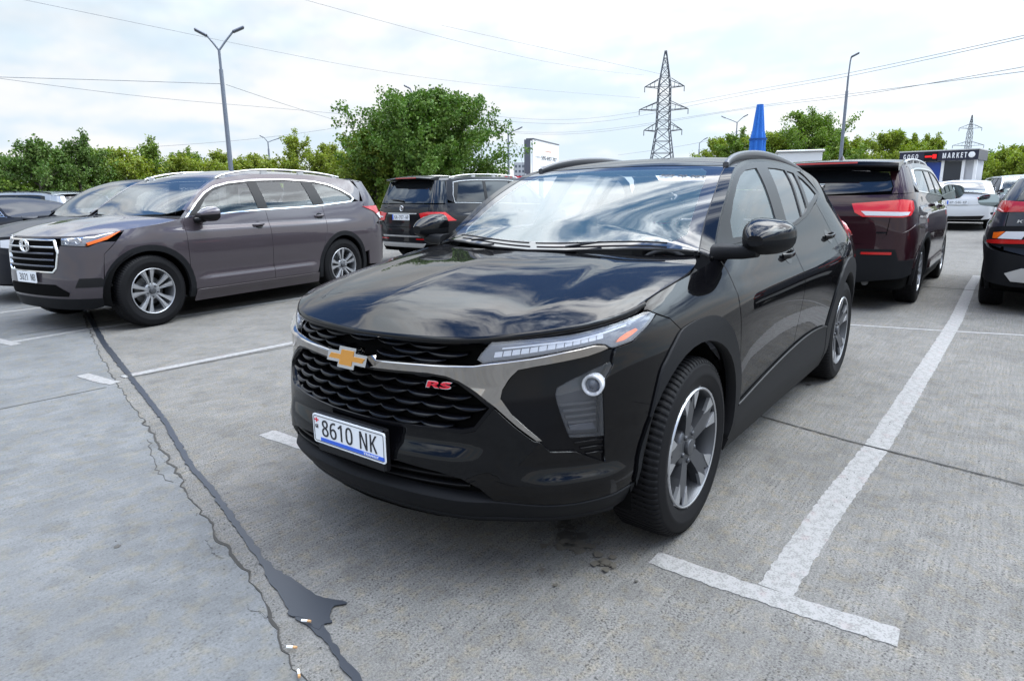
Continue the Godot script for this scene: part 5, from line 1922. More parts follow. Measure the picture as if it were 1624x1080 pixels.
func more_cars() -> void:
	var back := Basis(Vector3.UP, PI)
	# dark red SUV, seen from behind
	var red: Material = M.red_paint
	var r := gen_car(suv_spec({"name": "red_suv", "label": "dark burgundy SUV seen from behind with wide red tail lamps", "at": Vector2(.06, -9.61), "heading": 3.135, "paint": red, "hw": .945, "zf": .93, "zr": -3.84, "wb": 2.78, "R": .365, "rim": .228, "wheels": "ten", "belt": 1.25, "roof": 1.675, "glass": M.glass_tint,
		"frame_trim": M.chrome_bright, "trim_width": .016, "rails": [-1.15, -3.15, .05, M.silver], "tumble": .25,
		"rear": [.12, .05, .01, .0, .0, .005, .005, .005, .01, .03, .08, .16, .25, .36], "mirror": Vector3(.80, 1.20, -.66), "mirror_size": Vector3(.26, .20, .19),
		"rear_parts": [
			["rear_bumper", [[0, .74], [.40, .74], [.60, .735], [.665, .845], [.80, .86], ["z", -3.50, .95], ["z", -3.40, .80], ["z", -3.40, .56], [.70, .55], [.3, .56], [0, .56]], red, {"both": true, "off": .004, "flange": .03}],
			["bumper_skirt", [[0, .60], [.35, .60], [.40, .69], [.76, .69], [.80, .57], ["z", -3.42, .57], ["z", -3.44, .40], [.70, .36], [.3, .30], [0, .30]], M.plastic, {"both": true, "off": .006, "flange": .04}],
			["reflector", [[.44, .655], [.73, .66], [.73, .632], [.44, .630]], M.red_bright, {"off": .012, "flange": .01}],
			["tailgate", [[0, .745], [.40, .745], [.60, .73], [.66, .84], [.685, 1.05], [.70, 1.27], [0, 1.26]], red, {"both": true, "flange": .02}],
			["side_body", [[.70, 1.27], [.69, 1.05], [.67, .85], [.79, .81], ["z", -3.48, .93], ["z", -3.50, 1.0], ["z", -3.46, 1.29]], red, {"flange": .01}],
			["tail_lamp", [[.30, 1.175], [.55, 1.195], [.80, 1.215], ["z", -3.60, 1.20], ["z", -3.58, 1.12], ["z", -3.66, 1.05], [.80, 1.03], [.42, 1.035], [.34, 1.08]], M.tail_glow, {"off": .014, "flange": .03}],
			["tail_lamp_clear", [[.40, 1.095], [.80, 1.085], ["z", -3.68, 1.085], [.84, 1.052], [.78, 1.045], [.45, 1.050]], M.lens_white, {"off": .017, "flange": .01}],
			["rear_window", [[0, 1.275], [.68, 1.31], [.70, 1.36], [.66, 1.50], [0, 1.55]], M.glass_dark, {"both": true, "flange": .01}],
			["rear_pillar", [[.69, 1.28], [.715, 1.36], [.67, 1.51], [.70, 1.55], ["z", -3.42, 1.60], ["z", -3.44, 1.42], ["z", -3.46, 1.29]], red, {"flange": .01}]]}))
	add_spoiler(r, .70, 1.665, -3.40, -3.80, M.black_gloss, true, .05)
	wiper_rear(r.car, r.body.p(r.body.length - .02, 1.30) + Vector3(0, 0, -.02), r.body.p(r.body.at("r", .52), 1.335) + Vector3(0, 0, -.02))
	fin(r.car, r.top.call(0, 2.95) + Vector3(0, .01, 0), red)
	var ex := Mb.new()
	ex.tube([Vector3(-.50, .33, -3.5), Vector3(-.50, .32, -3.78)], .035, 12)
	part("exhaust", ex, M.disc, r.car)
	var bd := Mb.new()
	bd.box(Vector3(-.62, .87, -3.84), Vector3(.10, .018, .006))
	part("badge", bd, M.chrome_bright, r.car)
	# black SUV behind the grey one
	var blk: Material = M.navy_black
	r = gen_car(suv_spec({"name": "black_suv", "label": "black SUV with chrome roof rails and plate KA-707-AP", "at": Vector2(-7.623, -10.719), "heading": 3.076, "paint": blk, "hw": .963, "zf": .88, "zr": -3.88, "wb": 2.915, "R": .375, "rim": .24, "belt": 1.12, "roof": 1.71, "tumble": .26, "frame_trim": M.silver, "trim_width": .008, "rails": [-1.15, -3.20, .06, M.silver],
		"rear": [.12, .06, .0, .0, .0, .01, .015, .02, .04, .08, .16, .25, .34, .44], "arch_width": .02,
		"rear_parts": [
			["rear_bumper", [[0, .70], [.52, .70], [.62, .80], ["z", -3.42, .81], ["z", -3.40, .60], ["z", -3.42, .42], [.7, .38], [0, .38]], blk, {"both": true, "flange": .03}],
			["bumper_step", [[0, .545], [.60, .545], [.58, .515], [0, .515]], M.silver, {"both": true, "off": .02, "flange": .03}],
			["skid_plate", [[0, .40], [.66, .40], [.58, .32], [0, .32]], M.silver, {"both": true, "off": .012, "flange": .03}],
			["reflector", [[.42, .49], [.74, .49], [.74, .468], [.42, .468]], M.tail_red, {"off": .012, "flange": .01}],
			["tailgate", [[0, .71], [.51, .71], [.60, .82], [.72, 1.0], [.72, 1.14], [0, 1.15]], blk, {"both": true, "flange": .02}],
			["tail_lamp", [[.50, .97], [.72, 1.0], ["z", -3.55, .99], ["z", -3.38, .88], ["z", -3.28, .83], [.80, .82], [.57, .825]], M.tail_glow, {"off": .012, "flange": .03}],
			["tail_lamp_clear", [[.60, .905], [.75, .925], ["z", -3.66, .93], ["z", -3.60, .90], [.80, .89], [.60, .885]], M.lens_white, {"off": .015, "flange": .01}],
			["tailgate_strip", [[0, .975], [.42, .975], [.42, .955], [0, .955]], M.silver, {"both": true, "off": .012, "flange": .012}],
			["side_body", [[.73, 1.14], [.73, 1.0], ["z", -3.55, .995], ["z", -3.38, .885], ["z", -3.34, 1.0], ["z", -3.40, 1.14]], blk, {"flange": .01}],
			["rear_window", [[0, 1.165], [.72, 1.165], [.66, 1.58], [0, 1.62]], M.glass_dark, {"both": true, "flange": .01}],
			["rear_pillar", [[.73, 1.165], [.67, 1.58], ["z", -3.46, 1.60], ["z", -3.46, 1.16]], M.glass_dark, {"flange": .01}]]}))
	add_spoiler(r, .66, 1.695, -3.42, -3.72, blk)
	plate_at(r.car, r.body.p(r.body.length, .895) + Vector3(0, 0, -.02), back, "KA-707-AP")
	ring_emblem(r.car, r.body.p(r.body.length, 1.065) + Vector3(0, 0, -.02), Vector2(.05, .05), back)
	put_text(r.car, "rear_badge", "4MATIC", M.chrome_bright, r.body.p(r.body.at("r", .50), 1.085) + Vector3(0, 0, -.012), back, .19, .03, .006)
	wiper_rear(r.car, r.body.p(r.body.length, 1.20) + Vector3(0, 0, -.02), r.body.p(r.body.at("r", .42), 1.235) + Vector3(0, 0, -.02))
	# navy SUV beside the grey one
	r = gen_car(suv_spec({"name": "navy_suv", "label": "dark navy SUV parked on the far side of the grey SUV", "at": Vector2(-8.95, -1.20), "heading": .09, "paint": M.navy_paint, "hw": .94, "zf": .88, "zr": -3.80, "wb": 2.80, "R": .365, "rim": .236, "belt": 1.11, "roof": 1.60, "tumble": .30, "glass": M.glass_tint, "rails": [-1.2, -3.1, .04, M.black_semi],
		"front_parts+": [["indicator", [["z", .38, .875], ["z", .45, .84], ["z", .47, .775], ["z", .40, .79]], M.amber, {"off": .010, "flange": .02}]]}))
	# compact crossover at the right edge
	r = gen_car(suv_spec({"name": "compact_crossover", "label": "slate-blue compact crossover with silver rear skid plate beside the painted bay line", "at": Vector2(2.47, -9.75), "heading": 3.13, "paint": M.slate_paint, "hw": .90, "zf": .82, "zr": -3.38, "wb": 2.60, "R": .338, "rim": .216, "belt": 1.14, "roof": 1.52, "arch_width": .07,
		"rear_parts": [
			["rear_bumper", [[0, .62], [.5, .62], [.72, .66], ["z", -3.02, .74], ["z", -3.0, .55], ["z", -3.02, .36], [.6, .30], [0, .30]], M.plastic, {"both": true, "off": .02, "flange": .04}],
			["skid_plate", [[0, .50], [.52, .50], [.66, .44], [.60, .36], [0, .34]], M.silver, {"both": true, "off": .034, "flange": .03}],
			["lamp_cover", [[.46, .94], [.74, .93], ["z", -3.10, .90], ["z", -3.04, .76], [.74, .72], [.46, .70]], M.plastic, {"off": .012, "flange": .03}],
			["reversing_lamp", [[.52, .88], [.70, .875], [.76, .80], [.56, .80]], M.lens_white, {"off": .02, "flange": .01}],
			["turn_lamp", [[.71, .875], [.80, .86], [.80, .80], [.765, .80]], M.amber, {"off": .02, "flange": .01}],
			["rear_reflector", [[.46, .795], [.78, .79], ["z", -3.10, .77], ["z", -3.12, .745], [.78, .745], [.46, .755]], M.red_bright, {"off": .02, "flange": .01}],
			["tail_lamp", [[.38, 1.17], [.78, 1.19], ["z", -3.06, 1.19], ["z", -3.10, 1.09], [.78, 1.075], [.38, 1.085]], M.tail_red, {"off": .014, "flange": .03}],
			["tailgate", [[0, .63], [.5, .63], [.70, .68], [.72, .90], [.72, 1.17], [0, 1.18]], M.slate_paint, {"both": true, "flange": .02}],
			["side_body", [[.73, 1.17], [.73, .90], [.73, .70], ["z", -3.02, .76], ["z", -3.03, 1.18]], M.slate_paint, {"flange": .01}],
			["rear_window", [[0, 1.195], [.68, 1.195], [.60, 1.40], [0, 1.42]], M.glass_dark, {"both": true, "flange": .01}],
			["rear_pillar", [[.69, 1.195], [.61, 1.41], ["z", -2.94, 1.43], ["z", -3.02, 1.18]], M.slate_paint, {"flange": .01}]]}))
	add_spoiler(r, .60, 1.50, -2.94, -3.22, M.slate_paint)
	put_text(r.car, "rear_badge", "KONA", M.chrome_bright, r.body.p(r.body.at("r", .50), .985) + Vector3(0, 0, -.012), back, .24, .03, .006, "Droid Sans", 700, .2)
	# white saloon further back
	var wp: Material = M.white_paint
	r = gen_car(suv_spec({"name": "white_saloon", "label": "white saloon with slim red tail lamps and plate KP-546-KP", "at": Vector2(.42, -25.2), "heading": 3.14, "paint": wp, "sedan": true, "hw": .92, "zf": .90, "zr": -3.97, "wb": 2.825, "R": .34, "belt": 1.06, "roof": 1.46, "glass_end": -3.20, "arch_width": .015,
		"rear": [.12, .06, .02, .0, .0, .01, .02, .05, .1, .2, .4, .6, .8, 1.0],
		"rear_parts": [
			["rear_bumper", [[0, .70], [.6, .72], ["z", -3.60, .78], ["z", -3.55, .60], ["z", -3.55, .36], [.6, .30], [0, .30]], wp, {"both": true, "flange": .03}],
			["diffuser", [[0, .40], [.70, .42], [.62, .31], [0, .31]], M.black_semi, {"both": true, "off": .008, "flange": .02}],
			["boot_lid", [[0, .71], [.6, .73], [.80, .79], [.78, 1.03], [0, 1.06]], wp, {"both": true, "flange": .02}],
			["tail_lamp", [[.46, .93], [.82, .985], ["z", -3.62, .96], ["z", -3.66, .88], [.80, .865], [.50, .88]], M.tail_glow, {"off": .012, "flange": .03}]]}))
	var b: Body = r.body
	var glass := Mb.new()
	sheet(r.top, both([[0, 2.52], [.48, 2.50], [.52, 2.60], [.60, 3.05], [.62, 3.24], [0, 3.30]]), {"off": .004, "flange": .0, "into": glass, "cell": Vector2(.08, .06)})
	part("rear_window", glass, M.glass_dark, r.car)
	plate_at(r.car, b.p(b.length, .80) + Vector3(0, 0, -.02), back, "KP-546-KP")
	ring_emblem(r.car, b.p(b.length, .97) + Vector3(0, 0, -.02), Vector2(.06, .045), back)
	var sp := Mb.new()
	sp.box(Vector3(0, 1.10, -3.86), Vector3(1.4, .012, .12), Basis.IDENTITY, .005)
	part("boot_spoiler", sp, M.black_gloss, r.car)
	# others, mostly hidden
	gen_car(suv_spec({"name": "silver_wagon", "label": "silver wagon with roof rails parked before the hedge, beyond the low dark saloon", "at": Vector2(-21.4, -3.9), "heading": -1.25, "paint": M.silver_paint, "hw": .93, "zf": .9, "zr": -3.9, "wb": 2.8, "belt": 1.05, "roof": 1.53, "rails": [-1.2, -3.3, .04, M.black_semi]}))
	gen_car(suv_spec({"name": "low_saloon", "label": "low dark grey saloon in front of the silver wagon", "at": Vector2(-17.2, -2.0), "heading": -1.25, "paint": M.navy_paint, "sedan": true, "hw": .91, "zf": .9, "zr": -3.8, "wb": 2.75, "R": .33, "belt": .98, "roof": 1.36, "glass_end": -3.05, "glass": M.glass_tint, "frame_trim": M.chrome_bright, "trim_width": .01}))
	gen_car(suv_spec({"name": "silver_saloon", "label": "silver saloon glimpsed between the grey and the black SUV", "at": Vector2(-14.6, -11.2), "heading": 3.0, "paint": M.silver_paint, "sedan": true, "hw": .91, "zf": .9, "zr": -3.8, "wb": 2.75, "R": .33, "belt": 1.02, "roof": 1.46, "glass_end": -3.05, "glass": M.glass_tint, "frame_trim": M.chrome_bright, "trim_width": .01}))
	gen_car(suv_spec({"name": "grey_saloon", "label": "grey saloon with black door mirror to the right of the white saloon", "at": Vector2(3.6, -20.2), "heading": 2.75, "paint": M.slate_paint, "sedan": true, "hw": .91, "zf": .9, "zr": -3.8, "wb": 2.75, "R": .33, "belt": 1.0, "roof": 1.42, "glass_end": -3.05, "glass": M.glass_tint}))
	gen_car(suv_spec({"name": "pale_crossover", "label": "pale blue-white crossover facing the lane behind the white saloon", "at": Vector2(2.2, -27.5), "heading": .25, "paint": M.silver_paint, "hw": .93, "zf": .9, "zr": -3.8, "wb": 2.75, "belt": 1.12, "roof": 1.66}))
	gen_car(suv_spec({"name": "white_suv", "label": "white SUV with dark rear window beyond the grey saloon", "at": Vector2(4.4, -28.5), "heading": 3.2, "paint": wp, "hw": .94, "zf": .9, "zr": -3.8, "wb": 2.75, "belt": 1.15, "roof": 1.72, "rails": [-1.2, -3.2, .04, M.silver]}))
# ---------------------------------------------------------------- the place
func rise(z: float) -> float:   # the car park climbs gently towards its far rows
	return 0.15 * smoothstep(-10.0, -27.0, z)

# the point at a level distance from the camera in the direction of a photograph pixel
func sight(px: float, py: float, dist: float) -> Vector3:
	var yaw := 0.647; var pitch := 0.220; var roll := -0.011
	var fwd := Vector3(-sin(yaw) * cos(pitch), -sin(pitch), -cos(yaw) * cos(pitch))
	var right := Vector3(cos(yaw), 0, -sin(yaw))
	var up := right.cross(fwd)
	var r2 := right * cos(roll) + up * sin(roll)
	var u2 := -right * sin(roll) + up * cos(roll)
	var d := fwd + r2 * ((px - 812.0) / 1040.0) - u2 * ((py - 540.0) / 1040.0)
	return Vector3(1.770, 1.322, 2.335) + d * (dist / Vector2(d.x, d.z).length())

func noise_img(w: int, h: int, freq: float, sd: int, oct := 4, type := FastNoiseLite.TYPE_SIMPLEX_SMOOTH) -> Image:
	var n := FastNoiseLite.new()
	n.seed = sd; n.frequency = freq; n.fractal_octaves = oct; n.noise_type = type
	return n.get_seamless_image(w, h, false, false, 0.12)

func concrete(called: String, tone: Color, streak: float, grit: float, sd: int, bump: float, scl: float) -> StandardMaterial3D:
	var w := 1024
	var a := noise_img(w, w, 0.010, sd, 5).get_data()
	var st := noise_img(w, 40, 0.13, sd + 1, 3)
	st.resize(w, w, Image.INTERPOLATE_CUBIC)
	var s := st.get_data()
	var f := noise_img(w, w, 0.22, sd + 2, 3).get_data()
	var p := noise_img(w, w, 0.085, sd + 3, 3, FastNoiseLite.TYPE_CELLULAR).get_data()
	var g := noise_img(w, w, 0.03, sd + 4, 3).get_data()
	var rgb := PackedByteArray(); rgb.resize(w * w * 3)
	var hgt := PackedByteArray(); hgt.resize(w * w)
	var rng := RandomNumberGenerator.new(); rng.seed = sd
	var salt := PackedByteArray(); salt.resize(8192)
	for k in 8192: salt[k] = rng.randi() % 256
	var t := tone.linear_to_srgb()
	for k in w * w:
		var big := (a[k] - 128) / 128.0
		var fine := (f[k] - 128) / 128.0
		var stk := (s[k] - 128) / 128.0
		var pit := (p[k] - 128) / 128.0
		var sl := (salt[(k * 7 + (k >> 10) * 131) & 8191] - 128) / 128.0
		var v := 1.0 + big * 0.05 + fine * grit * 0.5 + stk * streak * 0.6 + sl * grit * 0.5
		var dark := clampf((-fine - 0.26 + big * 0.2) * 2.4, 0, 1) * grit * 1.5 * clampf(0.5 - stk * 1.5, 0, 1)
		v -= dark
		v -= clampf((fine * .4 - pit - .52) * 3.0, 0, 1) * grit * 1.1 * clampf((g[k] - 105) / 60.0, 0, 1)
		var warm := clampf((g[k] - 120) / 110.0, 0, 1) * 0.055
		rgb[k * 3] = clampi(int(t.r * 255 * v * (1 + warm)), 0, 255)
		rgb[k * 3 + 1] = clampi(int(t.g * 255 * v * (1 + warm * 0.35)), 0, 255)
		rgb[k * 3 + 2] = clampi(int(t.b * 255 * v * (1 - warm * 0.9)), 0, 255)
		hgt[k] = clampi(int(128 + fine * 60 * grit * 3 + stk * 60 * streak * 3 - dark * 60 + sl * 26 * grit * 3), 0, 255)
	var m := StandardMaterial3D.new()
	m.resource_name = called
	m.albedo_texture = ImageTexture.create_from_image(Image.create_from_data(w, w, false, Image.FORMAT_RGB8, rgb))
	m.heightmap_enabled = true
	m.heightmap_texture = ImageTexture.create_from_image(Image.create_from_data(w, w, false, Image.FORMAT_L8, hgt))
	m.heightmap_scale = bump
	m.roughness = 0.92
	m.metallic_specular = 0.3
	m.uv1_triplanar = true
	m.uv1_world_triplanar = true
	m.uv1_scale = Vector3.ONE / scl
	# slow stains over many metres
	var blot := noise_img(512, 512, 0.012, sd + 9, 5).get_data()
	var bl2 := noise_img(512, 512, 0.05, sd + 10, 4).get_data()
	var bb := PackedByteArray(); bb.resize(512 * 512 * 3)
	for k in 512 * 512:
		var q := 0.93 + (blot[k] - 128) / 128.0 * 0.075 + (bl2[k] - 128) / 128.0 * 0.05
		q -= .07 * smoothstep(150, 185, float(bl2[k])) + .06 * smoothstep(160, 175, float(blot[k])) - .035 * smoothstep(95, 70, float(bl2[k]))
		bb[k * 3] = clampi(int(255 * q), 0, 255); bb[k * 3 + 1] = clampi(int(255 * q), 0, 255); bb[k * 3 + 2] = clampi(int(255 * q), 0, 255)
	m.detail_enabled = true
	m.detail_blend_mode = BaseMaterial3D.BLEND_MODE_MUL
	m.detail_albedo = ImageTexture.create_from_image(Image.create_from_data(512, 512, false, Image.FORMAT_RGB8, bb))
	m.detail_uv_layer = BaseMaterial3D.DETAIL_UV_2
	m.uv2_triplanar = true
	m.uv2_world_triplanar = true
	m.uv2_scale = Vector3.ONE / 7.3
	return m

func ragged(line: Array, widths: Array, jit: float, step: float, sd: int) -> PackedVector2Array:   # a strip along a line with uneven edges, in (x, z)
	var n := FastNoiseLite.new()
	n.seed = sd; n.frequency = 14.0; n.fractal_octaves = 4; n.fractal_gain = .65
	var left := PackedVector2Array(); var right := PackedVector2Array()
	var run := 0.0
	for k in line.size() - 1:
		var a: Vector2 = line[k]; var b: Vector2 = line[k + 1]
		var len := a.distance_to(b)
		var dir := (b - a).normalized()
		var side := Vector2(-dir.y, dir.x)
		var m := maxi(1, int(len / step))
		for e in m:
			var t := e / float(m)
			var w: float = lerpf(widths[k], widths[k + 1], t) * 0.5
			var c := a.lerp(b, t)
			var s := run + t * len
			left.append(c + side * (w + n.get_noise_2d(s, 3.0) * jit))
			right.append(c - side * (w + n.get_noise_2d(s, 77.0) * jit))
		run += len
	var q := left.duplicate()
	right.reverse()
	q.append_array(right)
	return q

func slab(called: String, poly: PackedVector2Array, y: float, m: Material, thick := 0.003) -> MeshInstance3D:   # thin sheet in (x, z)
	var mb := Mb.new()
	var q := poly.duplicate()
	if Geometry2D.is_polygon_clockwise(q):
		q.reverse()
	var idx := Geometry2D.triangulate_polygon(q)
	var k := mb.v.size()
	for p in q:
		mb.vert(Vector3(p.x, y + rise(p.y), p.y), Vector3.UP)
	for a in range(0, idx.size(), 3):
		var p0 := q[idx[a]]; var p1 := q[idx[a + 1]]; var p2 := q[idx[a + 2]]
		if (p1 - p0).cross(p2 - p0) > 0:
			mb.tri(k + idx[a], k + idx[a + 2], k + idx[a + 1])
		else:
			mb.tri(k + idx[a], k + idx[a + 1], k + idx[a + 2])
	for a in q.size():
		var p := q[a]; var r := q[(a + 1) % q.size()]
		mb.flat([Vector3(p.x, y + rise(p.y), p.y), Vector3(p.x, y - thick + rise(p.y), p.y), Vector3(r.x, y - thick + rise(r.y), r.y), Vector3(r.x, y + rise(r.y), r.y)])
	return structure(called, mb, m)

func v2(a: Array) -> Array:
	var o := []
	for p in a: o.append(Vector2(p[0], p[1]))
	return o

func ground() -> void:
	M.bay = concrete("brushed concrete", Color(.186, .179, .168), .075, .26, 11, .45, 2.3)
	M.lane = concrete("worn smooth concrete", Color(.170, .173, .174), .04, .12, 31, .22, 3.1)
	var g := Mb.new()
	var zs := [60.0, -10.0]
	for k in 9: zs.append(-10.0 - (k + 1) * 2.0)
	zs.append(-700.0)
	for k in zs.size() - 1:
		var a: float = zs[k]; var b: float = zs[k + 1]
		g.flat([Vector3(-500, rise(a), a), Vector3(500, rise(a), a), Vector3(500, rise(b), b), Vector3(-500, rise(b), b)])
	structure("ground", g, M.bay)
	# driving lane: smoother slabs up to the crack
	var crack := v2([[-40, -11.0], [-20, -4.9], [-9.5, -1.55], [-6.73, -.65], [-4.94, -.08], [-3.61, .32], [-2.9, .51], [-2.01, .75], [-1.51, .89], [-1.04, 1.04], [-.75, 1.11], [-.51, 1.17], [-.31, 1.22], [-.06, 1.29], [.16, 1.37], [.32, 1.42], [.8, 1.57], [3, 2.2], [9, 4.0]])
	var jag := PackedVector2Array()
	var rng := RandomNumberGenerator.new(); rng.seed = 5
	var nz := FastNoiseLite.new(); nz.seed = 4; nz.frequency = 2.2; nz.fractal_octaves = 4
	for k in crack.size() - 1:
		var len: float = crack[k].distance_to(crack[k + 1])
		var m := maxi(1, int(len / .03)) if crack[k].x > -8 and crack[k].x < 1.5 else 4
		for e in m:
			var c: Vector2 = crack[k].lerp(crack[k + 1], e / float(m))
			jag.append(c + Vector2(-.27, .96) * nz.get_noise_1d(c.x * 3.0) * .028)
	var lane := jag.duplicate()
	lane.append(Vector2(9, 30)); lane.append(Vector2(-40, 30))
	slab("driving_lane", lane, .004, M.lane)
	# the crack itself, wider where it has crumbled
	var tar := mat("crack fill", Color(.040, .037, .033), .95)
	var cw := []
	for k in jag.size():
		var x := jag[k].x
		cw.append(clampf(.004 + .008 * nz.get_noise_2d(x * 2.0, 40.0) + (.007 if absf(x + 1.8) < .5 or absf(x + .45) < .18 or absf(x - .02) < .07 else 0.0), .003, .03))
	var seg := []
	var sw := []
	for k in jag.size():
		if jag[k].x > -7.2 and jag[k].x < 1.4:
			seg.append(jag[k]); sw.append(cw[k])
	slab("crack", ragged(seg, sw, .004, .02, 8), .0065, tar, .002)
	for b in [[[-1.95, .80], [-1.7, .895], [-1.45, .985], [-1.2, 1.02]], [[-.10, 1.33], [-.02, 1.335], [.05, 1.31]], [[-.62, 1.19], [-.50, 1.225], [-.42, 1.23]]]:
		var jagged := []
		var jw := []
		for k in b.size() - 1:
			for e in 7:
				jagged.append(Vector2(b[k][0], b[k][1]).lerp(Vector2(b[k + 1][0], b[k + 1][1]), e / 7.0) + Vector2(rng.randf_range(-.012, .012), rng.randf_range(-.012, .012)))
				jw.append(rng.randf_range(.0015, .005))
		slab("crack", ragged(jagged, jw, .002, .02, 9), .0055, tar, .001)
	# tar sealing the joint
	var tarm := mat("bitumen", Color(.022, .026, .034), .42)
	var tl := v2([[-7.09, -.81], [-4.86, -.13], [-3.17, .33], [-2.14, .61], [-1.43, .84], [-.98, .95], [-.53, 1.08], [-.25, 1.16], [-.12, 1.185], [.0, 1.205], [.13, 1.245], [.20, 1.27], [.30, 1.295], [.45, 1.34], [.9, 1.47]])
	slab("tar_joint", ragged(tl, [.05, .045, .035, .030, .028, .026, .024, .028, .065, .095, .08, .022, .018, .026, .03], .014, .02, 3), .0065, tarm, .003)
	var blob := v2([[.02, 1.17], [.06, 1.160], [.10, 1.150], [.15, 1.128], [.165, 1.135], [.14, 1.165], [.155, 1.19], [.18, 1.215], [.205, 1.222], [.19, 1.245], [.20, 1.27], [.17, 1.275], [.14, 1.262], [.10, 1.268], [.07, 1.282], [.045, 1.276], [.03, 1.250], [.0, 1.235], [-.02, 1.21]])
	var bj := []
	for p in smooth(blob, 3):
		bj.append(p + Vector2(rng.randf_range(-.0018, .0018), rng.randf_range(-.0018, .0018)))
	slab("tar_patch", PackedVector2Array(bj), .0075, tarm, .003)
	# slab joints: thin lines of dark grey filler
	var jm := mat("joint shadow filler", Color(.055, .053, .050), .95)
	for j in [[[-3.31, 1.35], [-3.28, .8], [-3.26, .46]], [[-3.40, .26], [-3.36, -.3], [-3.30, -1.0], [-3.25, -4.9]], [[-.9, -1.86], [.1, -1.68], [.62, -1.57], [1.21, -1.41], [1.96, -1.27], [4, -.85]], [[-3, -8.55], [.89, -8.32], [1.57, -8.26], [4, -8.1]], [[-6.0, .2], [-6.1, -3]]]:
		var ws := []
		for e in j: ws.append(.009)
		slab("slab_joint", ragged(v2(j), ws, .006, .03, 12), .0065, jm, .002)
	# bay markings in worn paint
	var pm := paint_white()
	var lines := [[[[1.28, .22], [1.30, -.6], [1.345, -1.42], [1.39, -3.5], [1.43, -5.75], [1.42, -8.65], [1.44, -10.2]], .115, .004],
		[[[.86, .275], [1.2, .275], [1.66, .255]], .095, .0065],
		[[[-3.46, .30], [-3.46, .2], [-3.40, -1.05], [-3.36, -4.7]], .085, .013], [[[-3.78, .455], [-3.42, .43], [-3.28, .40]], .09, .0155],
		[[[-5.66, .34], [-5.73, -.3], [-5.67, -2.85], [-5.6, -4.8]], .09, .013], [[[-6.0, .42], [-5.45, .37]], .09, .0155], [[[-7.74, .2], [-7.76, -.75], [-7.7, -4.8]], .09, .013],
		[[[-1.50, .355], [-1.15, .345], [-.7, .33]], .10, .0065], [[[-1.12, .28], [-1.1, -1.5], [-1.05, -4.8]], .10, .004],
		[[[-9, -4.75], [-3, -4.82], [.6, -4.86], [1.36, -5.03], [1.98, -5.2], [5, -5.6]], .06, .0065]]
	for k in lines.size():
		var ws := []
		for e in lines[k][0]: ws.append(lines[k][1])
		slab("bay_line", ragged(v2(lines[k][0]), ws, .010, .010 if absf(lines[k][0][0][0]) < 2.0 and lines[k][0][0][1] < 1.0 else .03, 20 + k), lines[k][2] * .5, pm, lines[k][2] * .5)
	# oil and dirt under the black car
	var oil := mat("oil stain", Color(.055, .050, .043), .6)
	var dirt := mat("dark dirt", Color(.10, .088, .070), .95)
	var spots := [[905, 838, .05, oil], [902, 848, .04, oil], [905, 862, .07, oil], [893, 868, .06, dirt], [918, 872, .06, dirt], [960, 893, .05, dirt], [1268, 604, .10, oil], [952, 895, .03, oil], [1009, 924, .012, oil], [186, 868, .022, oil], [860, 905, .02, dirt], [880, 930, .015, dirt]]
	for e in spots:
		var c := sight(e[0], e[1], 1.0)
		var C := Vector3(1.770, 1.322, 2.335)
		c = C + (c - C) * (C.y / (C.y - c.y))
		for b in (7 if e[2] > .03 else 1):
			var o: Vector2 = Vector2(c.x, c.z) + (Vector2(rng.randf_range(-1, 1), rng.randf_range(-1, 1)) * e[2] if b > 0 else Vector2.ZERO)
			var rad: float = e[2] * (rng.randf_range(.12, .4) if b > 0 else .55)
			var q := []
			for a in 13:
				q.append(o + Vector2.from_angle(TAU * a / 13) * rad * rng.randf_range(.55, 1.25))
			slab("oil_stain" if e[3] == oil else "dirt_patch", smooth(q, 2), .0062 + b * .0006, e[3], .001)
	# loose grit
	var gm := MultiMesh.new()
	gm.transform_format = MultiMesh.TRANSFORM_3D
	gm.use_colors = true
	var pb := Mb.new()
	pb.loft([[Vector3(.5, 0, 0), Vector3(.1, 0, .5), Vector3(-.5, 0, .2), Vector3(-.2, 0, -.5)], [Vector3(.3, .45, .05), Vector3(.05, .5, .3), Vector3(-.3, .4, .1), Vector3(-.1, .45, -.3)]], true, false, true, true)
	gm.mesh = pb.mesh()
	gm.instance_count = 2600
	for k in 2600:
		var p := Vector2(rng.randf_range(-5, 2.6), rng.randf_range(-4, 1.9))
		if k % 3 == 0:
			var e: Vector2 = jag[rng.randi() % jag.size()]
			if e.x > -6 and e.x < 1.5:
				p = e + Vector2(rng.randfn(0, .03), rng.randfn(0, .03))
		var s := rng.randf_range(.0025, .008)
		gm.set_instance_transform(k, Transform3D(Basis(Vector3.UP, rng.randf() * TAU).scaled(Vector3(s, s * .6, s)), Vector3(p.x, .004, p.y)))
		var t := rng.randf_range(.03, .22)
		gm.set_instance_color(k, Color(t, t * .95, t * .86))
	var go := MultiMeshInstance3D.new()
	go.name = "grit"
	go.multimesh = gm
	var gmm := mat("grit", Color.WHITE, .9)
	gmm.vertex_color_use_as_albedo = true
	go.material_override = gmm
	add_child(go)
	tag(go, "loose grit and small stones scattered on the concrete", "grit", "", "stuff")
	# cigarette ends by the crack
	var butts := [[484, 991, .5, "white cigarette end lying at the edge of the tar patch"], [461, 1033, .55, "cigarette end with tan filter in the crumbled crack"], [474, 1074, -.5, "pale cigarette end lying across the crack near the lane"]]
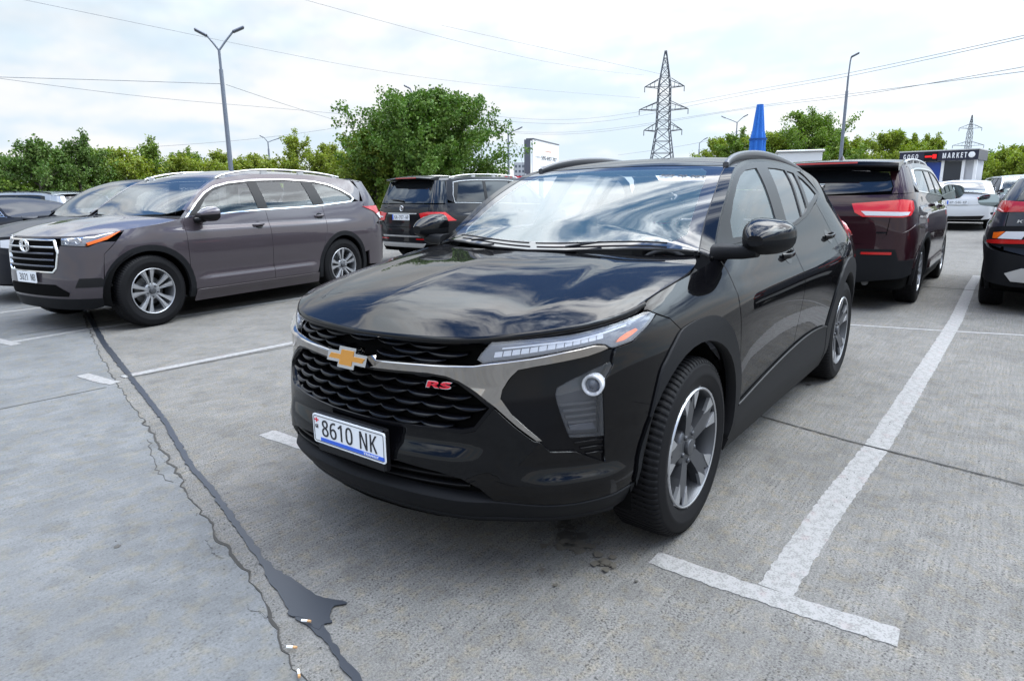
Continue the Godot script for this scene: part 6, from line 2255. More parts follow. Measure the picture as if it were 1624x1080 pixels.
	for e in butts:
		var c := sight(e[0], e[1], 1.0)
		var C := Vector3(1.770, 1.322, 2.335)
		c = C + (c - C) * (C.y / (C.y - c.y))
		var o := thing("cigarette_butt", e[3], "litter", Vector3(c.x, .0115, c.z), e[2], "cigarette ends on the ground")
		var pa := Mb.new(); pa.tube([Vector3(-.012, .004, 0), Vector3(.008, .0042, 0)], .0038, 8)
		part("paper", pa, M.paper, o)
		var fi := Mb.new(); fi.tube([Vector3(.008, .0042, 0), Vector3(.020, .004, .001)], .0039, 8)
		part("filter", fi, mat("cigarette filter", Color(.48, .27, .12), .8), o)

func paint_white() -> StandardMaterial3D:
	var w := 512
	var f := noise_img(w, w, .13, 51, 4).get_data()
	var b := noise_img(w, w, .03, 52, 4).get_data()
	var c := noise_img(w, w, .012, 53, 3).get_data()
	var rgb := PackedByteArray(); rgb.resize(w * w * 3)
	var hi := Color(.265, .258, .25).linear_to_srgb()
	var lo := Color(.18, .175, .166).linear_to_srgb()
	for k in w * w:
		var fv := (f[k] - 128) / 128.0
		var bv := (b[k] - 128) / 128.0
		var t := smoothstep(-.36, -.04, fv + bv * .6) * (.86 + .14 * clampf(.5 + bv * 2.0, 0, 1))
		var red := clampf((c[k] - 170) / 60.0, 0, 1) * .05
		rgb[k * 3] = int(lerpf(lo.r, hi.r, t) * 255)
		rgb[k * 3 + 1] = int(lerpf(lo.g, hi.g, t) * 255 * (1 - red))
		rgb[k * 3 + 2] = int(lerpf(lo.b, hi.b, t) * 255 * (1 - red))
	var m := StandardMaterial3D.new()
	m.resource_name = "worn road paint"
	m.albedo_texture = ImageTexture.create_from_image(Image.create_from_data(w, w, false, Image.FORMAT_RGB8, rgb))
	m.roughness = .85
	m.uv1_triplanar = true
	m.uv1_world_triplanar = true
	m.uv1_scale = Vector3.ONE / .7
	return m

# ---------------------------------------------------------------- trees
func leaf_mesh(size: float, n: int, sd: int, val: float, rr: float, bb: float) -> ArrayMesh:
	var rng := RandomNumberGenerator.new(); rng.seed = sd
	var mb := Mb.new()
	mb.tinted = true
	for k in n:
		var at := Vector3(rng.randf_range(-1, 1), rng.randf_range(-1, 1), rng.randf_range(-1, 1)) * size * 1.1
		var d := Vector3(rng.randfn(), rng.randfn() - .3, rng.randfn()).normalized()
		var s := d.cross(Vector3(rng.randfn(), rng.randfn(), rng.randfn())).normalized()
		var nn := d.cross(s)
		var t := rng.randf_range(.8, 1.2) * val
		mb.tint = Color(t * rr, t, t * bb)
		var l := size * rng.randf_range(.7, 1.25)
		var w := l * .38
		var a := mb.vert(at); var b := mb.vert(at + d * l * .45 + s * w + nn * l * .06); var c := mb.vert(at + d * l); var e := mb.vert(at + d * l * .45 - s * w + nn * l * .06)
		mb.tri(a, b, c); mb.tri(a, c, e)
	return mb.mesh()

func tree(called: String, label: String, at: Vector3, h: float, w: float, o := {}) -> void:
	var rng := RandomNumberGenerator.new(); rng.seed = hash(label) + int(at.x * 100) + int(at.z * 10)
	var t := thing(called, label, "tree", at, 0.0, o.get("group", ""))
	var wood := Mb.new()
	var lean := Vector3(rng.randf_range(-.04, .04), 0, rng.randf_range(-.04, .04)) * h
	wood.tube([Vector3.ZERO, lean * .3 + Vector3(0, h * .35, 0), lean * .7 + Vector3(0, h * .7, 0), lean + Vector3(0, h * .93, 0)], h * .018 + .02, 7, .012)
	var places := PackedVector3Array()
	var limbs: int = o.get("limbs", 22)
	var base: float = o.get("base", .08)
	var upright: float = o.get("upright", 1.1)
	var per: int = o.get("leaves", 1500) / limbs
	for k in limbs:
		var f := lerpf(base, .92, (k + rng.randf()) / limbs)
		var root := lean * f + Vector3(0, h * f, 0)
		var g := k * 2.39996 + rng.randf_range(-.4, .4)
		var prof: float = pow(sin(PI * clampf(lerpf(o.get("low", .30), 1.0, f), 0, 1)), .7)
		var reach := w * .5 * prof * rng.randf_range(.65, 1.15)
		var dir := Vector3(cos(g), upright * rng.randf_range(.5, 1.2), sin(g)).normalized()
		var tip := root + Vector3(cos(g), 0, sin(g)) * reach + Vector3(0, reach * upright * rng.randf_range(.35, .8), 0)
		tip.y = minf(tip.y, h * rng.randf_range(.93, 1.02))
		var mid := root.lerp(tip, .5) + Vector3(0, -reach * .06, 0)
		wood.tube([root, mid, tip], h * .006 + .006, 5, .004)
		var twigs: int = o.get("twigs", 5)
		for tw in twigs:
			var q0 := lerpf(.30, 1.0, (tw + rng.randf()) / twigs)
			var a0 := root.lerp(tip, q0)
			var ln := reach * rng.randf_range(.30, .62) + .12
			var td := (dir + Vector3(rng.randfn(0, .45), rng.randfn(0, .35) + .15 * upright, rng.randfn(0, .45))).normalized()
			var a1 := a0 + td * ln
			a1.y = minf(a1.y, h * 1.02)
			if tw % 2 == 0:
				wood.tube([a0, a1], .007, 4, .003)
			for e in per / twigs:
				var q := rng.randf()
				var sp: float = w * o.get("spread", .04) * (1.25 - .7 * q)
				places.append(a0.lerp(a1, q * 1.04) + Vector3(rng.randf_range(-1, 1) + rng.randf_range(-1, 1), rng.randf_range(-1, 1), rng.randf_range(-1, 1) + rng.randf_range(-1, 1)) * sp)
	# wisps at the top
	for k in int(o.get("wisps", 3)):
		var g := rng.randf() * TAU
		var root := lean * .7 + Vector3(cos(g), 0, sin(g)) * w * .18 * rng.randf() + Vector3(0, h * rng.randf_range(.6, .75), 0)
		var tip := root + Vector3(rng.randf_range(-.1, .1) * w, h * rng.randf_range(.25, .40), rng.randf_range(-.1, .1) * w)
		wood.tube([root, root.lerp(tip, .5), tip], .014, 5, .004)
		for e in per:
			var q := rng.randf()
			places.append(root.lerp(tip, q) + Vector3(rng.randfn(0, 1), rng.randfn(0, .6), rng.randfn(0, 1)) * w * .035 * (1.3 - q))
	part("trunk", wood, M.bark, t)
	var size: float = o.get("leaf", .085)
	var key := "leaf%.3f" % size
	if not cache.has(key):
		cache[key] = []
		for k in 10:
			cache[key].append(leaf_mesh(size, 8, 3 + k, rng.randf_range(.72, 1.3), rng.randf_range(.85, 1.2), rng.randf_range(.7, 1.2)))
	var kinds: Array = cache[key]
	var st := SurfaceTool.new()
	for k in places.size():
		var b := Basis.from_euler(Vector3(rng.randf() * TAU, rng.randf() * TAU, rng.randf() * TAU)).scaled(Vector3.ONE * rng.randf_range(.7, 1.3))
		st.append_from(kinds[rng.randi() % 10], 0, Transform3D(b, places[k]))
	var c0: Color = o.get("green", Color(.075, .125, .022))
	var lk := "leafmat%s" % c0
	if not cache.has(lk):
		var lm := mat("leaves", c0, .55, 0.0, {"spec": .35})
		lm.vertex_color_use_as_albedo = true
		lm.backlight_enabled = true
		lm.backlight = Color(minf(c0.r * 2.2, .6), minf(c0.g * 2.2, .6), c0.b * 1.3).linear_to_srgb()
		cache[lk] = lm
	part("crown", st.commit(), cache[lk], t)

func on_ground(px: float, dist: float) -> Vector3:
	var p := sight(px, 300, dist)
	return Vector3(p.x, rise(p.z), p.z)

func trees() -> void:
	M.bark = mat("bark", Color(.075, .062, .050), .95)
	var light := Color(.25, .31, .045)
	var mid := Color(.17, .245, .040)
	var deep := Color(.105, .175, .036)
	# [pixel column of the trunk, pixel row of the top, distance, width, tone]
	var row := [[-45, 225, 27, 3.2, mid], [15, 238, 26, 3.0, deep], [62, 207, 25, 2.6, deep], [100, 232, 27, 2.6, mid], [126, 206, 25.5, 2.2, deep], [160, 225, 27, 2.4, mid], [192, 228, 28, 2.3, light], [222, 245, 27, 2.2, light], [247, 218, 28, 2.0, mid], [285, 240, 29, 2.4, light], [303, 234, 30, 1.9, mid], [332, 248, 28, 2.4, light], [354, 233, 30, 1.8, light], [388, 246, 30, 2.2, light], [412, 238, 32, 2.0, light], [446, 244, 30, 2.4, light], [476, 204, 31, 2.2, light], [505, 236, 30, 2.5, light], [528, 214, 32, 2.0, light], [556, 232, 30, 2.8, light]]
	var nth := ["first", "second", "third", "fourth", "fifth", "sixth", "seventh", "eighth", "ninth", "tenth", "eleventh", "twelfth", "thirteenth", "fourteenth", "fifteenth", "sixteenth", "seventeenth", "eighteenth", "nineteenth", "twentieth"]
	for k in row.size():
		var e: Array = row[k]
		var g := on_ground(e[0], e[2])
		var top := sight(e[0], e[1], e[2]).y
		var dark: bool = e[4] == deep
		var kinds: String = ("dark green crooked young tree" if dark else ("mid green young poplar" if e[4] == mid else "light green slender young poplar")) + ", %s in the hedge row from the large round tree" % nth[row.size() - 1 - k]
		tree("young_tree", kinds, g, (top - g.y) * (.90 if not dark else .88), e[3] * (.8 if not dark else .9), {"green": e[4], "leaves": 720, "limbs": 15, "base": .04, "upright": 2.0 if not dark else 1.1, "spread": .035, "wisps": 6, "leaf": .075, "low": .40, "group": "young trees in the hedge row"})
	# low bushes closing the foot of the row
	for k in 16:
		var px := -60 + k * 44.0
		var g := on_ground(px, 26.0 + (k % 3))
		tree("bush", "low leafy bush at the foot of the hedge row, %s from the large tree" % nth[15 - k], g, 1.5 + .35 * (k % 2), 2.8, {"green": mid if k % 2 else light, "leaves": 900, "limbs": 18, "base": .02, "upright": .8, "wisps": 1, "leaf": .085, "low": .45, "group": "bushes under the hedge row"})
	# the large round tree
	var g := on_ground(680, 25.5)
	tree("large_tree", "large round dense green tree behind the black SUV", g, (sight(690, 139, 25.5).y - g.y) * .93, 4.7, {"green": Color(.115, .190, .034), "leaves": 9000, "limbs": 70, "base": .10, "upright": .75, "wisps": 7, "leaf": .095, "low": .30, "spread": .034, "twigs": 8})
	g = on_ground(600, 25.0)
	tree("large_tree", "yellow-green tree leaning out of the left flank of the large round tree", g, (sight(600, 196, 25.0).y - g.y) * .9, 2.4, {"green": Color(.18, .235, .036), "leaves": 3600, "limbs": 36, "base": .05, "upright": 1.0, "wisps": 4, "leaf": .088, "low": .36})
	# beyond the right-hand cars
	for e in [[1135, 222, 52, 3.4, light, "sparse light green tree left of the blue parasol"], [1163, 216, 50, 3.0, mid, "sparse mid green tree around the forked street lamp"], [1222, 214, 46, 3.6, light, "light green tree just right of the blue parasol"], [1272, 184, 45, 4.6, mid, "tall dense tree rising above the burgundy SUV"], [1305, 205, 46, 3.2, mid, "mid green tree close to the single-armed street lamp"], [1345, 222, 48, 3.6, light, "light green tree right of the single-armed street lamp"], [1402, 211, 50, 3.0, light, "slender light green tree left of the market kiosk"], [1430, 226, 52, 2.8, light, "small light green tree above the kiosk sign"], [1470, 222, 54, 2.6, light, "narrow light green tree behind the kiosk"]]:
		g = on_ground(e[0], e[2])
		tree("young_tree", e[5], g, sight(e[0], e[1], e[2]).y - g.y, e[3], {"green": e[4], "leaves": 2200, "limbs": 24, "base": .04, "upright": 1.1, "wisps": 3, "leaf": .11, "low": .34, "group": "trees beyond the right-hand cars"})
	for k in 5:
		var px := 1572.0 + k * 24
		g = on_ground(px, 50.0 + (k % 2) * 2)
		tree("bush", "rounded green bush, %s to the right of the market kiosk" % nth[k], g, sight(px, 246 - (k % 3) * 6, 50).y - g.y, 4.0, {"green": mid if k % 2 else light, "leaves": 2200, "limbs": 26, "base": .03, "upright": .7, "wisps": 2, "leaf": .11, "low": .42, "group": "bushes right of the kiosk"})

# ---------------------------------------------------------------- poles, wires, signs
func lamp_post(label: String, foot: Array, fork: Array, ends: Array, dist: float, r: float) -> void:
	var a := on_ground(foot[0], dist)
	var top := sight(fork[0], fork[1], dist)
	top.x = a.x; top.z = a.z
	var t := thing("street_lamp", label, "street lamp", a)
	var h := top.y - a.y
	var pole := Mb.new()
	pole.tube([Vector3.ZERO, Vector3(0, h * .9, 0)], r, 10, r * .72)
	part("pole", pole, M.pole, t)
	var sp := Mb.new()
	sp.tube([Vector3(0, h * .9, 0), Vector3(0, h, 0)], r * .5, 8)
	part("spigot", sp, M.pole, t)
	var foot_plate := Mb.new()
	foot_plate.box(Vector3(0, .02, 0), Vector3(r * 4, .04, r * 4))
	part("base_plate", foot_plate, M.pole, t)
	for e in ends:
		var p := sight(e[0], e[1], dist) - a
		var arm := Mb.new()
		arm.tube([Vector3(0, h - .03, 0), Vector3(0, h, 0).lerp(p, .5) + Vector3(0, e[2] if e.size() > 2 else 0.0, 0), p], r * .36, 7)
		var ao := part("arm", arm, M.pole, t)
		var d := (p - Vector3(0, h, 0)).normalized()
		var flat := Vector3(d.x, 0, d.z).normalized()
		var head := Mb.new()
		var b := Basis(flat.cross(Vector3.UP).normalized(), Vector3.UP, -flat)
		b = b * Basis(Vector3.RIGHT, .45)
		head.box(p + flat * .16 + Vector3(0, .07, 0), Vector3(.19, .08, .40), b, .03)
		part("lamp_head", head, M.pole_dark, ao)

func lattice(mb: Mb, a: Vector3, b: Vector3, r: float) -> void:
	mb.tube([a, b], r, 4, -1, false)

func pylon(label: String, base_px: Array, top_y: float, dist: float, half: float, arms: Array, r: float) -> void:
	var a := on_ground(base_px[0], dist)
	var h := sight(base_px[0], top_y, dist).y - a.y
	var t := thing("pylon", label, "pylon", a, .55)
	var waist := .47
	var wid := func(f: float) -> float:
		return lerpf(half, half * .42, f / waist) if f < waist else (lerpf(half * .42, half * .36, (f - waist) / (.76 - waist)) if f < .76 else lerpf(half * .36, half * .03, (f - .76) / .24))
	var corner := func(k: int, f: float) -> Vector3:
		var w: float = wid.call(f)
		return Vector3([1, -1, -1, 1][k] * w, f * h, [1, 1, -1, -1][k] * w)
	var lv := [0.0, .12, .22, .31, .39, .47, .53, .585, .64, .70, .76, .82, .88, .94, .99]
	for k in 4:
		var leg := Mb.new()
		for e in lv.size() - 1:
			lattice(leg, corner.call(k, lv[e]), corner.call(k, lv[e + 1]), r)
		part("leg", leg, M.steel, t)
		var br := Mb.new()
		for e in lv.size() - 1:
			var n := (k + 1) % 4
			lattice(br, corner.call(k, lv[e]), corner.call(n, lv[e + 1]), r * .6)
			lattice(br, corner.call(n, lv[e]), corner.call(k, lv[e + 1]), r * .6)
			lattice(br, corner.call(k, lv[e]), corner.call(n, lv[e]), r * .6)
		part("bracing", br, M.steel, t)
	for e in arms:
		for s in [-1.0, 1.0]:
			var arm := Mb.new()
			var f: float = e[0]
			var tip := Vector3(s * e[1], f * h + .2, 0)
			for z in [-1.0, 1.0]:
				var w: float = wid.call(f)
				lattice(arm, Vector3(s * w, f * h, z * w), tip, r * .8)
				lattice(arm, Vector3(s * w, (f + .055) * h, z * w), tip, r * .8)
			for q in [.3, .6]:
				var w2: float = wid.call(f) * (1 - q)
				var x: float = lerpf(wid.call(f), e[1], q) * s
				lattice(arm, Vector3(x, f * h + .2 * q, -w2), Vector3(x, f * h + .2 * q, w2), r * .5)
				lattice(arm, Vector3(x, f * h + .2 * q, -w2), Vector3(x, (f + .055 * (1 - q)) * h, w2), r * .5)
			part("cross_arm", arm, M.steel, t)
			var ins := Mb.new()
			ins.tube([tip, tip - Vector3(0, 1.1, 0)], .09, 6)
			part("insulator", ins, M.steel, t)

func wire(label: String, ps: Array, r: float) -> void:
	var q := []
	var c := []
	for e in ps:
		c.append(sight(e[0], e[1], e[2]))
	var f := curve(c)
	for k in 25:
		q.append(nat(f, k / 24.0))
	var mb := Mb.new()
	mb.tube(q, r, 5)
	tag(part("overhead_wire", mb, M.wire), label, "wire", "overhead wires")

func surroundings() -> void:
	M.pole = mat("painted pole", Color(.16, .18, .22), .5, .2)
	M.pole_dark = mat("lamp head", Color(.10, .11, .14), .45, .2)
	M.steel = mat("galvanised steel", Color(.10, .11, .13), .6, .3)
	M.wire = mat("wire", Color(.22, .23, .25), .7)
	lamp_post("near twin-armed grey street lamp behind the grey SUV", [369, 277], [354, 79], [[327, 56], [369, 50]], 24.0, .085)
	lamp_post("far small twin-armed street lamp above the hedge row", [431, 262], [430, 225], [[418, 218], [440, 220]], 62.0, .10)
	lamp_post("twin-armed street lamp sticking out above the large round tree", [665, 200], [663, 160], [[650, 140], [679, 144]], 40.0, .10)
	lamp_post("twin-armed street lamp left of the white billboard", [807, 285], [807, 211], [[796, 206], [821, 205]], 48.0, .10)
	lamp_post("tall street lamp with one arm behind the burgundy SUV", [1329, 250], [1340, 122], [[1351, 90, .25]], 38.0, .095)
	lamp_post("twin-armed street lamp left of the blue parasol", [1163, 240], [1163, 194], [[1151, 187], [1180, 185]], 60.0, .09)
	lamp_post("small far street lamp with one arm right of the pylon", [1106, 242], [1106, 227], [[1117, 221]], 70.0, .08)
	pylon("large lattice power pylon with three pairs of cross arms", [1048, 245], 78, 150.0, 3.3, [[.46, 4.0], [.60, 5.1], [.75, 4.1]], .10)
	pylon("small distant lattice pylon above the market kiosk", [1527, 240], 182, 300.0, 1.9, [[.60, 5.4], [.82, 3.9]], .08)
	var wires := [
		[[20, -4, 40], [330, 60, 46], [600, 112, 60], [1015, 155, 100]], [[470, -4, 50], [760, 74, 70], [1022, 119, 140]], [[-40, 121, 22], [200, 128, 23], [352, 133, 24]], [[-40, 119, 40], [200, 150, 40], [420, 170, 44], [640, 190, 50]],
		[[358, 134, 24], [450, 165, 30], [560, 199, 40]], [[-40, 248, 50], [220, 234, 52], [430, 217, 55], [640, 184, 60]],
		[[760, 182, 110], [1010, 178, 140], [1090, 163, 140], [1340, 117, 90], [1680, 44, 60]], [[760, 188, 110], [1020, 183, 140], [1090, 169, 140], [1340, 122, 90], [1680, 48, 60]],
		[[770, 207, 110], [1000, 203, 140], [1090, 188, 140], [1340, 154, 90], [1680, 96, 60]], [[770, 206, 110], [1000, 200, 140], [1090, 186, 140], [1340, 150, 90], [1680, 106, 60]], [[980, 246, 120], [1110, 226, 90], [1180, 205, 70]], [[1060, 120, 150], [700, 40, 110]], [[808, 215, 48], [826, 250, 50], [834, 285, 52]]]
	var called := ["thin wire passing behind the heads of the near twin-armed lamp", "faint wire high above the round tree, ending at the pylon", "thin wire running to the bracket of the near twin-armed lamp", "thin wire crossing below the bracket of the near twin-armed lamp", "thin wire falling from the near lamp bracket towards the round tree", "thin wire rising over the hedge row to the round tree", "upper of two wires from the pylon's middle arm over the single-armed lamp", "lower of two wires from the pylon's middle arm over the single-armed lamp", "lower of two wires from the pylon's bottom arm over the blue parasol", "upper of two wires from the pylon's bottom arm over the blue parasol", "low thin wire between the pylon foot and the lamp by the parasol", "faint wire running from the pylon's top arm over the billboard", "slack cable hanging beside the lamp left of the billboard"]
	for k in wires.size():
		wire(called[k], wires[k], .006 + .00014 * wires[k][1][2])
	# folded blue parasol
	var g := on_ground(1197, 17.0)
	var top := sight(1197, 166, 17.0).y - g.y
	var t := thing("parasol", "folded blue market parasol standing behind the black crossover", "parasol", g)
	var pole := Mb.new(); pole.tube([Vector3.ZERO, Vector3(0, top - .1, 0)], .03, 10)
	part("pole", pole, M.pole, t)
	var foot := Mb.new(); foot.box(Vector3(0, .05, 0), Vector3(.7, .1, .7), Basis.IDENTITY, .02)
	part("base", foot, M.plastic, t)
	var cloth := Mb.new()
	var rings := []
	for k in 13:
		var f := k / 12.0
		var ring := []
		for e in 32:
			var a := TAU * e / 32
			var fold := .58 + .42 * pow(absf(cos(a * 4 + f * .6)), 1.5)
			var rad: float = lerpf(.235, .075, pow(f, 1.15)) * fold * (1.10 if k == 6 or k == 5 else 1.0)
			ring.append(Vector3(cos(a) * rad, lerpf(top - 1.42 + .05 * sin(a * 5), top, f), sin(a) * rad))
		rings.append(ring)
	cloth.loft(rings, true, true, true, true)
	part("canopy", cloth, mat("blue canvas", Color(.020, .150, .55), .8), t)
	var tie := Mb.new(); tie.lathe([Vector2(.20, -.02), Vector2(.205, .02)], Vector3(0, top - .78, 0), Vector3.UP, 24)
	part("strap", tie, mat("dark blue strap", Color(.010, .07, .27), .8), t)
	# billboard
	var p0 := sight(845, 275, 60); var p1 := sight(885, 272, 68)
	var b0 := sight(845, 221, 60); 
	var hh := b0.y - p0.y
	var along := Vector3(p1.x - p0.x, 0, p1.z - p0.z)
	var wdt := along.length()
	along = along.normalized()
	var face := along.cross(Vector3.UP).normalized()
	if face.dot(Vector3(1.77, 0, 2.3) - p0) < 0: face = -face
	var bb := Basis(face.cross(Vector3.UP) * -1.0, Vector3.UP, face)
	var mid := p0.lerp(Vector3(p1.x, p0.y, p1.z), .5)
	t = thing("billboard", "white billboard with the phone number 595-697-707 on a dark column", "billboard", Vector3(mid.x, 0, mid.z))
	var c := Vector3(0, p0.y + hh * .5, 0)
	var pan := Mb.new(); pan.box(c, Vector3(wdt, hh, .12), bb)
	part("panel", pan, M.paper, t)
	var fr := Mb.new()
	fr.box(c + Vector3(0, hh * .5 + .05, 0) - face * .25, Vector3(wdt + .1, .1, .7), bb)
	fr.box(c - Vector3(0, hh * .5 + .05, 0) - face * .25, Vector3(wdt + .1, .1, .7), bb)
	part("frame", fr, M.pole_dark, t)
	var back := Mb.new(); back.box(c - bb.x * (wdt * .5 + .0) - face * .5, Vector3(.10, hh, .55), bb)
	part("side_panel", back, M.pole_dark, t)
	var col := Mb.new(); col.tube([Vector3(0, 0, 0) - face * .5, Vector3(0, p0.y, 0) - face * .5], .25, 12)
	part("column", col, M.pole_dark, t)
	put_text(t, "phone_number", "595-697-707", M.ink, c + Vector3(0, 0, 0) + bb.x * wdt * .10 + face * .065, bb, wdt * .62, hh * .13, .02)
	put_text(t, "prefix", "+995", mat("grey print", Color(.35, .35, .36), .7), c - bb.x * wdt * .34 + face * .065, bb, wdt * .2, hh * .06, .02)
	put_text(t, "slogan", "100% Plus", mat("pale grey print", Color(.40, .40, .41), .7), c + Vector3(0, -hh * .28, 0) + face * .065, bb, wdt * .52, hh * .085, .02)
	put_text(t, "logo", "amegi", mat("orange print", Color(.62, .25, .12), .7), c + Vector3(0, hh * .22, 0) + bb.x * wdt * .06 + face * .065, bb, wdt * .24, hh * .06, .02)
	# grey tower block beyond it
	var q0 := sight(826, 282, 240); var q1 := sight(838, 258, 240)
	t = thing("tower_block", "small distant grey tower block left of the billboard column", "building", Vector3(q0.x, 0, q0.z), .45)
	var bh := q1.y
	var bw := 4.2
	var wall := Mb.new(); wall.box(Vector3(0, bh * .5, 0), Vector3(bw, bh, bw))
	part("wall", wall, mat("pale plaster", Color(.42, .44, .47), .9), t)
	var wm: Material = mat("far window", Color(.10, .12, .15), .2)
	for fl in 4:
		for cx in 3:
			var wn := Mb.new(); wn.box(Vector3((cx - 1) * 1.3, bh - 1.3 - fl * 1.7, bw * .5), Vector3(.75, .9, .12))
			part("window", wn, wm, t)
	# red roadside sign
	var s0 := sight(802, 290, 58); var s1 := sight(842, 289, 58)
	t = thing("shop_sign", "long red shop sign with white lettering behind the black SUV", "sign", Vector3(s0.lerp(s1, .5).x, 0, s0.lerp(s1, .5).z))
	var al := Vector3(s1.x - s0.x, 0, s1.z - s0.z); var sw := al.length(); al = al.normalized()
	var sb := Basis(al, Vector3.UP, al.cross(Vector3.UP))
	var sy := sight(822, 284, 58).y
	var sg := Mb.new(); sg.box(Vector3(0, sy, 0), Vector3(sw * 1.05, .50, .12), sb)
	part("panel", sg, mat("red sign", Color(.55, .008, .022), .4), t)
	put_text(t, "lettering", "TOLL.GE", M.paper, Vector3(0, sy, 0) + sb.x * sw * .14 + sb.z * .07, sb, sw * .42, .24, .02)
	var dot := Mb.new(); dot.lathe([Vector2(.16, 0), Vector2(.16, .03), Vector2(0, .03)], Vector3(0, sy, 0) - sb.x * sw * .15 + sb.z * .06, sb.z, 20)
	part("logo_disc", dot, M.paper, t)
	var lowp := Mb.new(); lowp.box(Vector3(0, sy - 1.0, 0) - sb.z * .2, Vector3(sw * 1.05, 1.5, .2), sb)
	part("wall", lowp, mat("white shop wall", Color(.55, .56, .58), .8), t)
	for x in [-.4, .4]:
		var ps := Mb.new(); ps.box(Vector3(0, (sy - 1.6) * .5, 0) + sb.x * sw * x - sb.z * .2, Vector3(.15, sy - 1.6, .15), sb)
		part("post", ps, M.pole_dark, t)
	kiosk()
	# white cabin roof behind the black crossover's rail
	g = on_ground(1262, 30.0)
	t = thing("site_cabin", "low white cabin half hidden behind the burgundy SUV", "cabin", g, .3)
	var hy := sight(1262, 244, 30.0).y - g.y
	var cb := Mb.new(); cb.box(Vector3(0, hy * .5, 0), Vector3(1.6, hy, 2.4), Basis.IDENTITY, .02)
	part("wall", cb, M.white_paint, t)
	var cr := Mb.new(); cr.box(Vector3(0, hy + .04, 0), Vector3(1.75, .08, 2.55), Basis.IDENTITY, .02)
	part("roof", cr, M.silver, t)

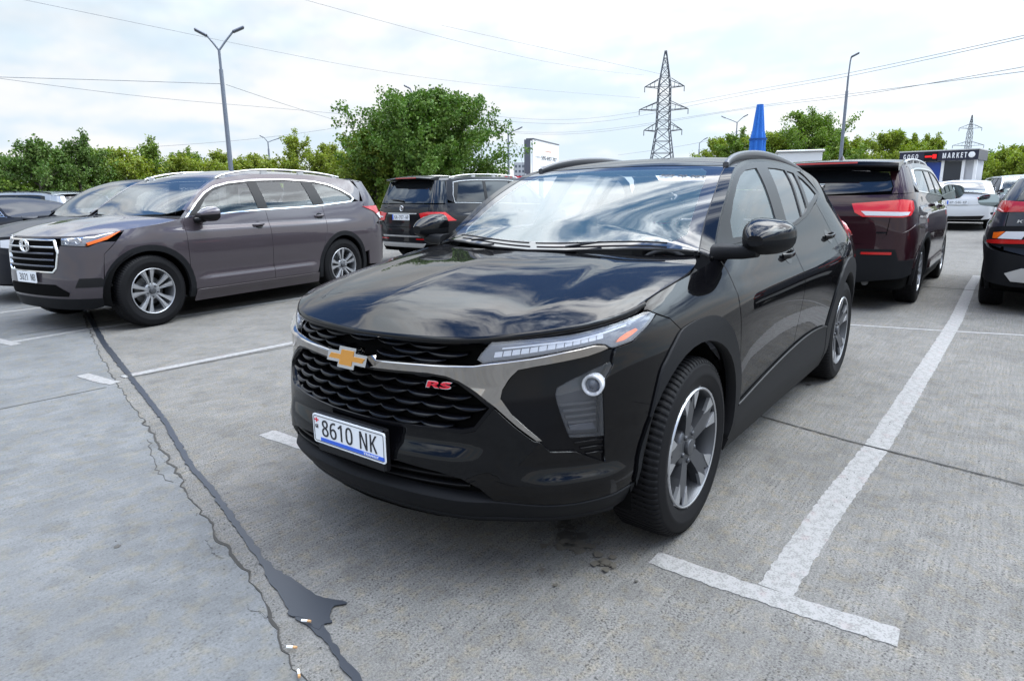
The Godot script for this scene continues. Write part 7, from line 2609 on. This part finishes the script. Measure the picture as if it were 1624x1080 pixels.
func kiosk() -> void:
	var D := 31.0
	var a := sight(1432, 250, D + .5); var b := sight(1552, 250, D)
	var al := Vector3(b.x - a.x, 0, b.z - a.z); var w := al.length(); al = al.normalized()
	var fz := al.cross(Vector3.UP)
	var bs := Basis(al, Vector3.UP, fz)
	var mid := a.lerp(b, .5); var gy := rise(mid.z)
	var t := thing("market_kiosk", "market kiosk with dark MARKET fascia and two drink advertising panels", "kiosk", Vector3(mid.x, gy, mid.z))
	var H := sight(1559, 237, D).y - gy
	var fb := .36
	var dp := 1.6
	var at := func(x: float, y: float, z: float) -> Vector3: return al * x + Vector3(0, y, 0) + fz * z
	var body := Mb.new(); body.box(at.call(0, (H - fb) * .5, -dp * .5 - .05), Vector3(w - .1, H - fb, dp), bs)
	part("wall", body, mat("kiosk wall", Color(.50, .51, .54), .6), t)
	var fa := Mb.new(); fa.box(at.call(0, H - fb * .5, -dp * .5 + .10), Vector3(w + .1, fb, dp + .30), bs)
	part("fascia", fa, mat("dark blue fascia", Color(.012, .014, .035), .35), t)
	var rt := Mb.new(); rt.box(at.call(0, H + .02, -dp * .5 + .10), Vector3(w + .14, .04, dp + .34), bs)
	part("roof_edge", rt, M.silver, t)
	var zf := .255
	put_text(t, "lettering", "M A R K E T", M.paper, at.call(w * .22, H - fb * .5, zf), bs, w * .31, fb * .55, .03)
	put_text(t, "lettering", "G O G O", M.paper, at.call(-w * .36, H - fb * .5, zf), bs, w * .2, fb * .5, .03)
	var led := Mb.new(); led.box(at.call(-w * .09, H - fb * .55, zf + .03), Vector3(w * .17, fb * .9, .08), bs)
	part("display_case", led, M.black_semi, t)
	var lr := Mb.new(); lr.box(at.call(-w * .035, H - fb * .55, zf + .08), Vector3(w * .05, fb * .42, .02), bs)
	var glow := mat("red display", Color(.6, .01, .01), .5); glow.emission_enabled = true; glow.emission = Color(1.0, .05, .05); glow.emission_energy_multiplier = .8
	part("display_light", lr, glow, t)
	var l2 := Mb.new(); l2.box(at.call(-w * .115, H - fb * .55, zf + .08), Vector3(w * .09, fb * .16, .02), bs)
	part("display_light", l2, glow, t)
	var blue := mat("blue advertising panel", Color(.012, .055, .30), .3)
	var dark := mat("dark advertising panel", Color(.030, .034, .042), .3)
	for e in [[-.06, .235, blue], [.205, .25, dark], [-.32, .26, dark]]:
		var pn := Mb.new(); pn.box(at.call(w * e[0], (H - fb) * .5, .02), Vector3(w * e[1], H - fb - .1, .04), bs)
		var po := part("panel", pn, e[2], t)
		if e[2] == dark and e[0] < 0: continue
		var cx: float = w * e[0]; var cy := (H - fb) * .56
		var R := w * (.058 if e[0] > 0 else .042)
		var disc := Mb.new(); disc.lathe([Vector2(R, 0), Vector2(R, .02), Vector2(0, .02)], at.call(cx, cy, .045), fz, 32)
		part("roundel", disc, M.paper, po)
		for s in [1.0, -1.0]:
			var q := PackedVector2Array()
			for k in 13:
				var g := lerpf(.32, PI - .32, k / 12.0)
				q.append(Vector2(cos(g), sin(g) * s) * R * .93)
			for k in 7:
				q.append(Vector2(lerpf(-.86, .86, k / 6.0) * R, (.34 + .05 * sin(k * 1.05)) * R * s))
			var cap := Mb.new(); cap.prism(q, Transform3D(bs, at.call(cx, cy, .066)), .006)
			part("roundel_half", cap, mat("orange-red print", Color(.55, .10, .03), .5) if s > 0 else mat("blue print", Color(.02, .09, .42), .5), po)
		put_text(po, "roundel_name", "PEPSI", M.ink, at.call(cx, cy, .072), bs, R * 1.45, R * .34, .01)
		if e[0] < 0:
			var can := Mb.new(); can.box(at.call(cx, cy + R * 1.7, .05), Vector3(R * .9, R * .9, .02), bs)
			var can2 := Mb.new(); can2.box(at.call(cx, cy - R * 2.1, .05), Vector3(R * .9, R * 1.7, .02), bs)
			var pale := mat("pale blue print", Color(.10, .22, .50), .4)
			part("can_print", can, pale, po); part("can_print", can2, pale, po)
	var sm := Mb.new(); sm.lathe([Vector2(fb * .3, 0), Vector2(fb * .3, .02), Vector2(0, .02)], at.call(w * .435, H - fb * .5, zf - .01), fz, 24)
	part("fascia_roundel", sm, M.paper, t)
	for x in [-.185, .068, .335, -.46, .485]:
		var ps := Mb.new(); ps.box(at.call(w * x, (H - fb) * .5, .05), Vector3(.10, H - fb, .08), bs)
		part("post", ps, M.paper, t)
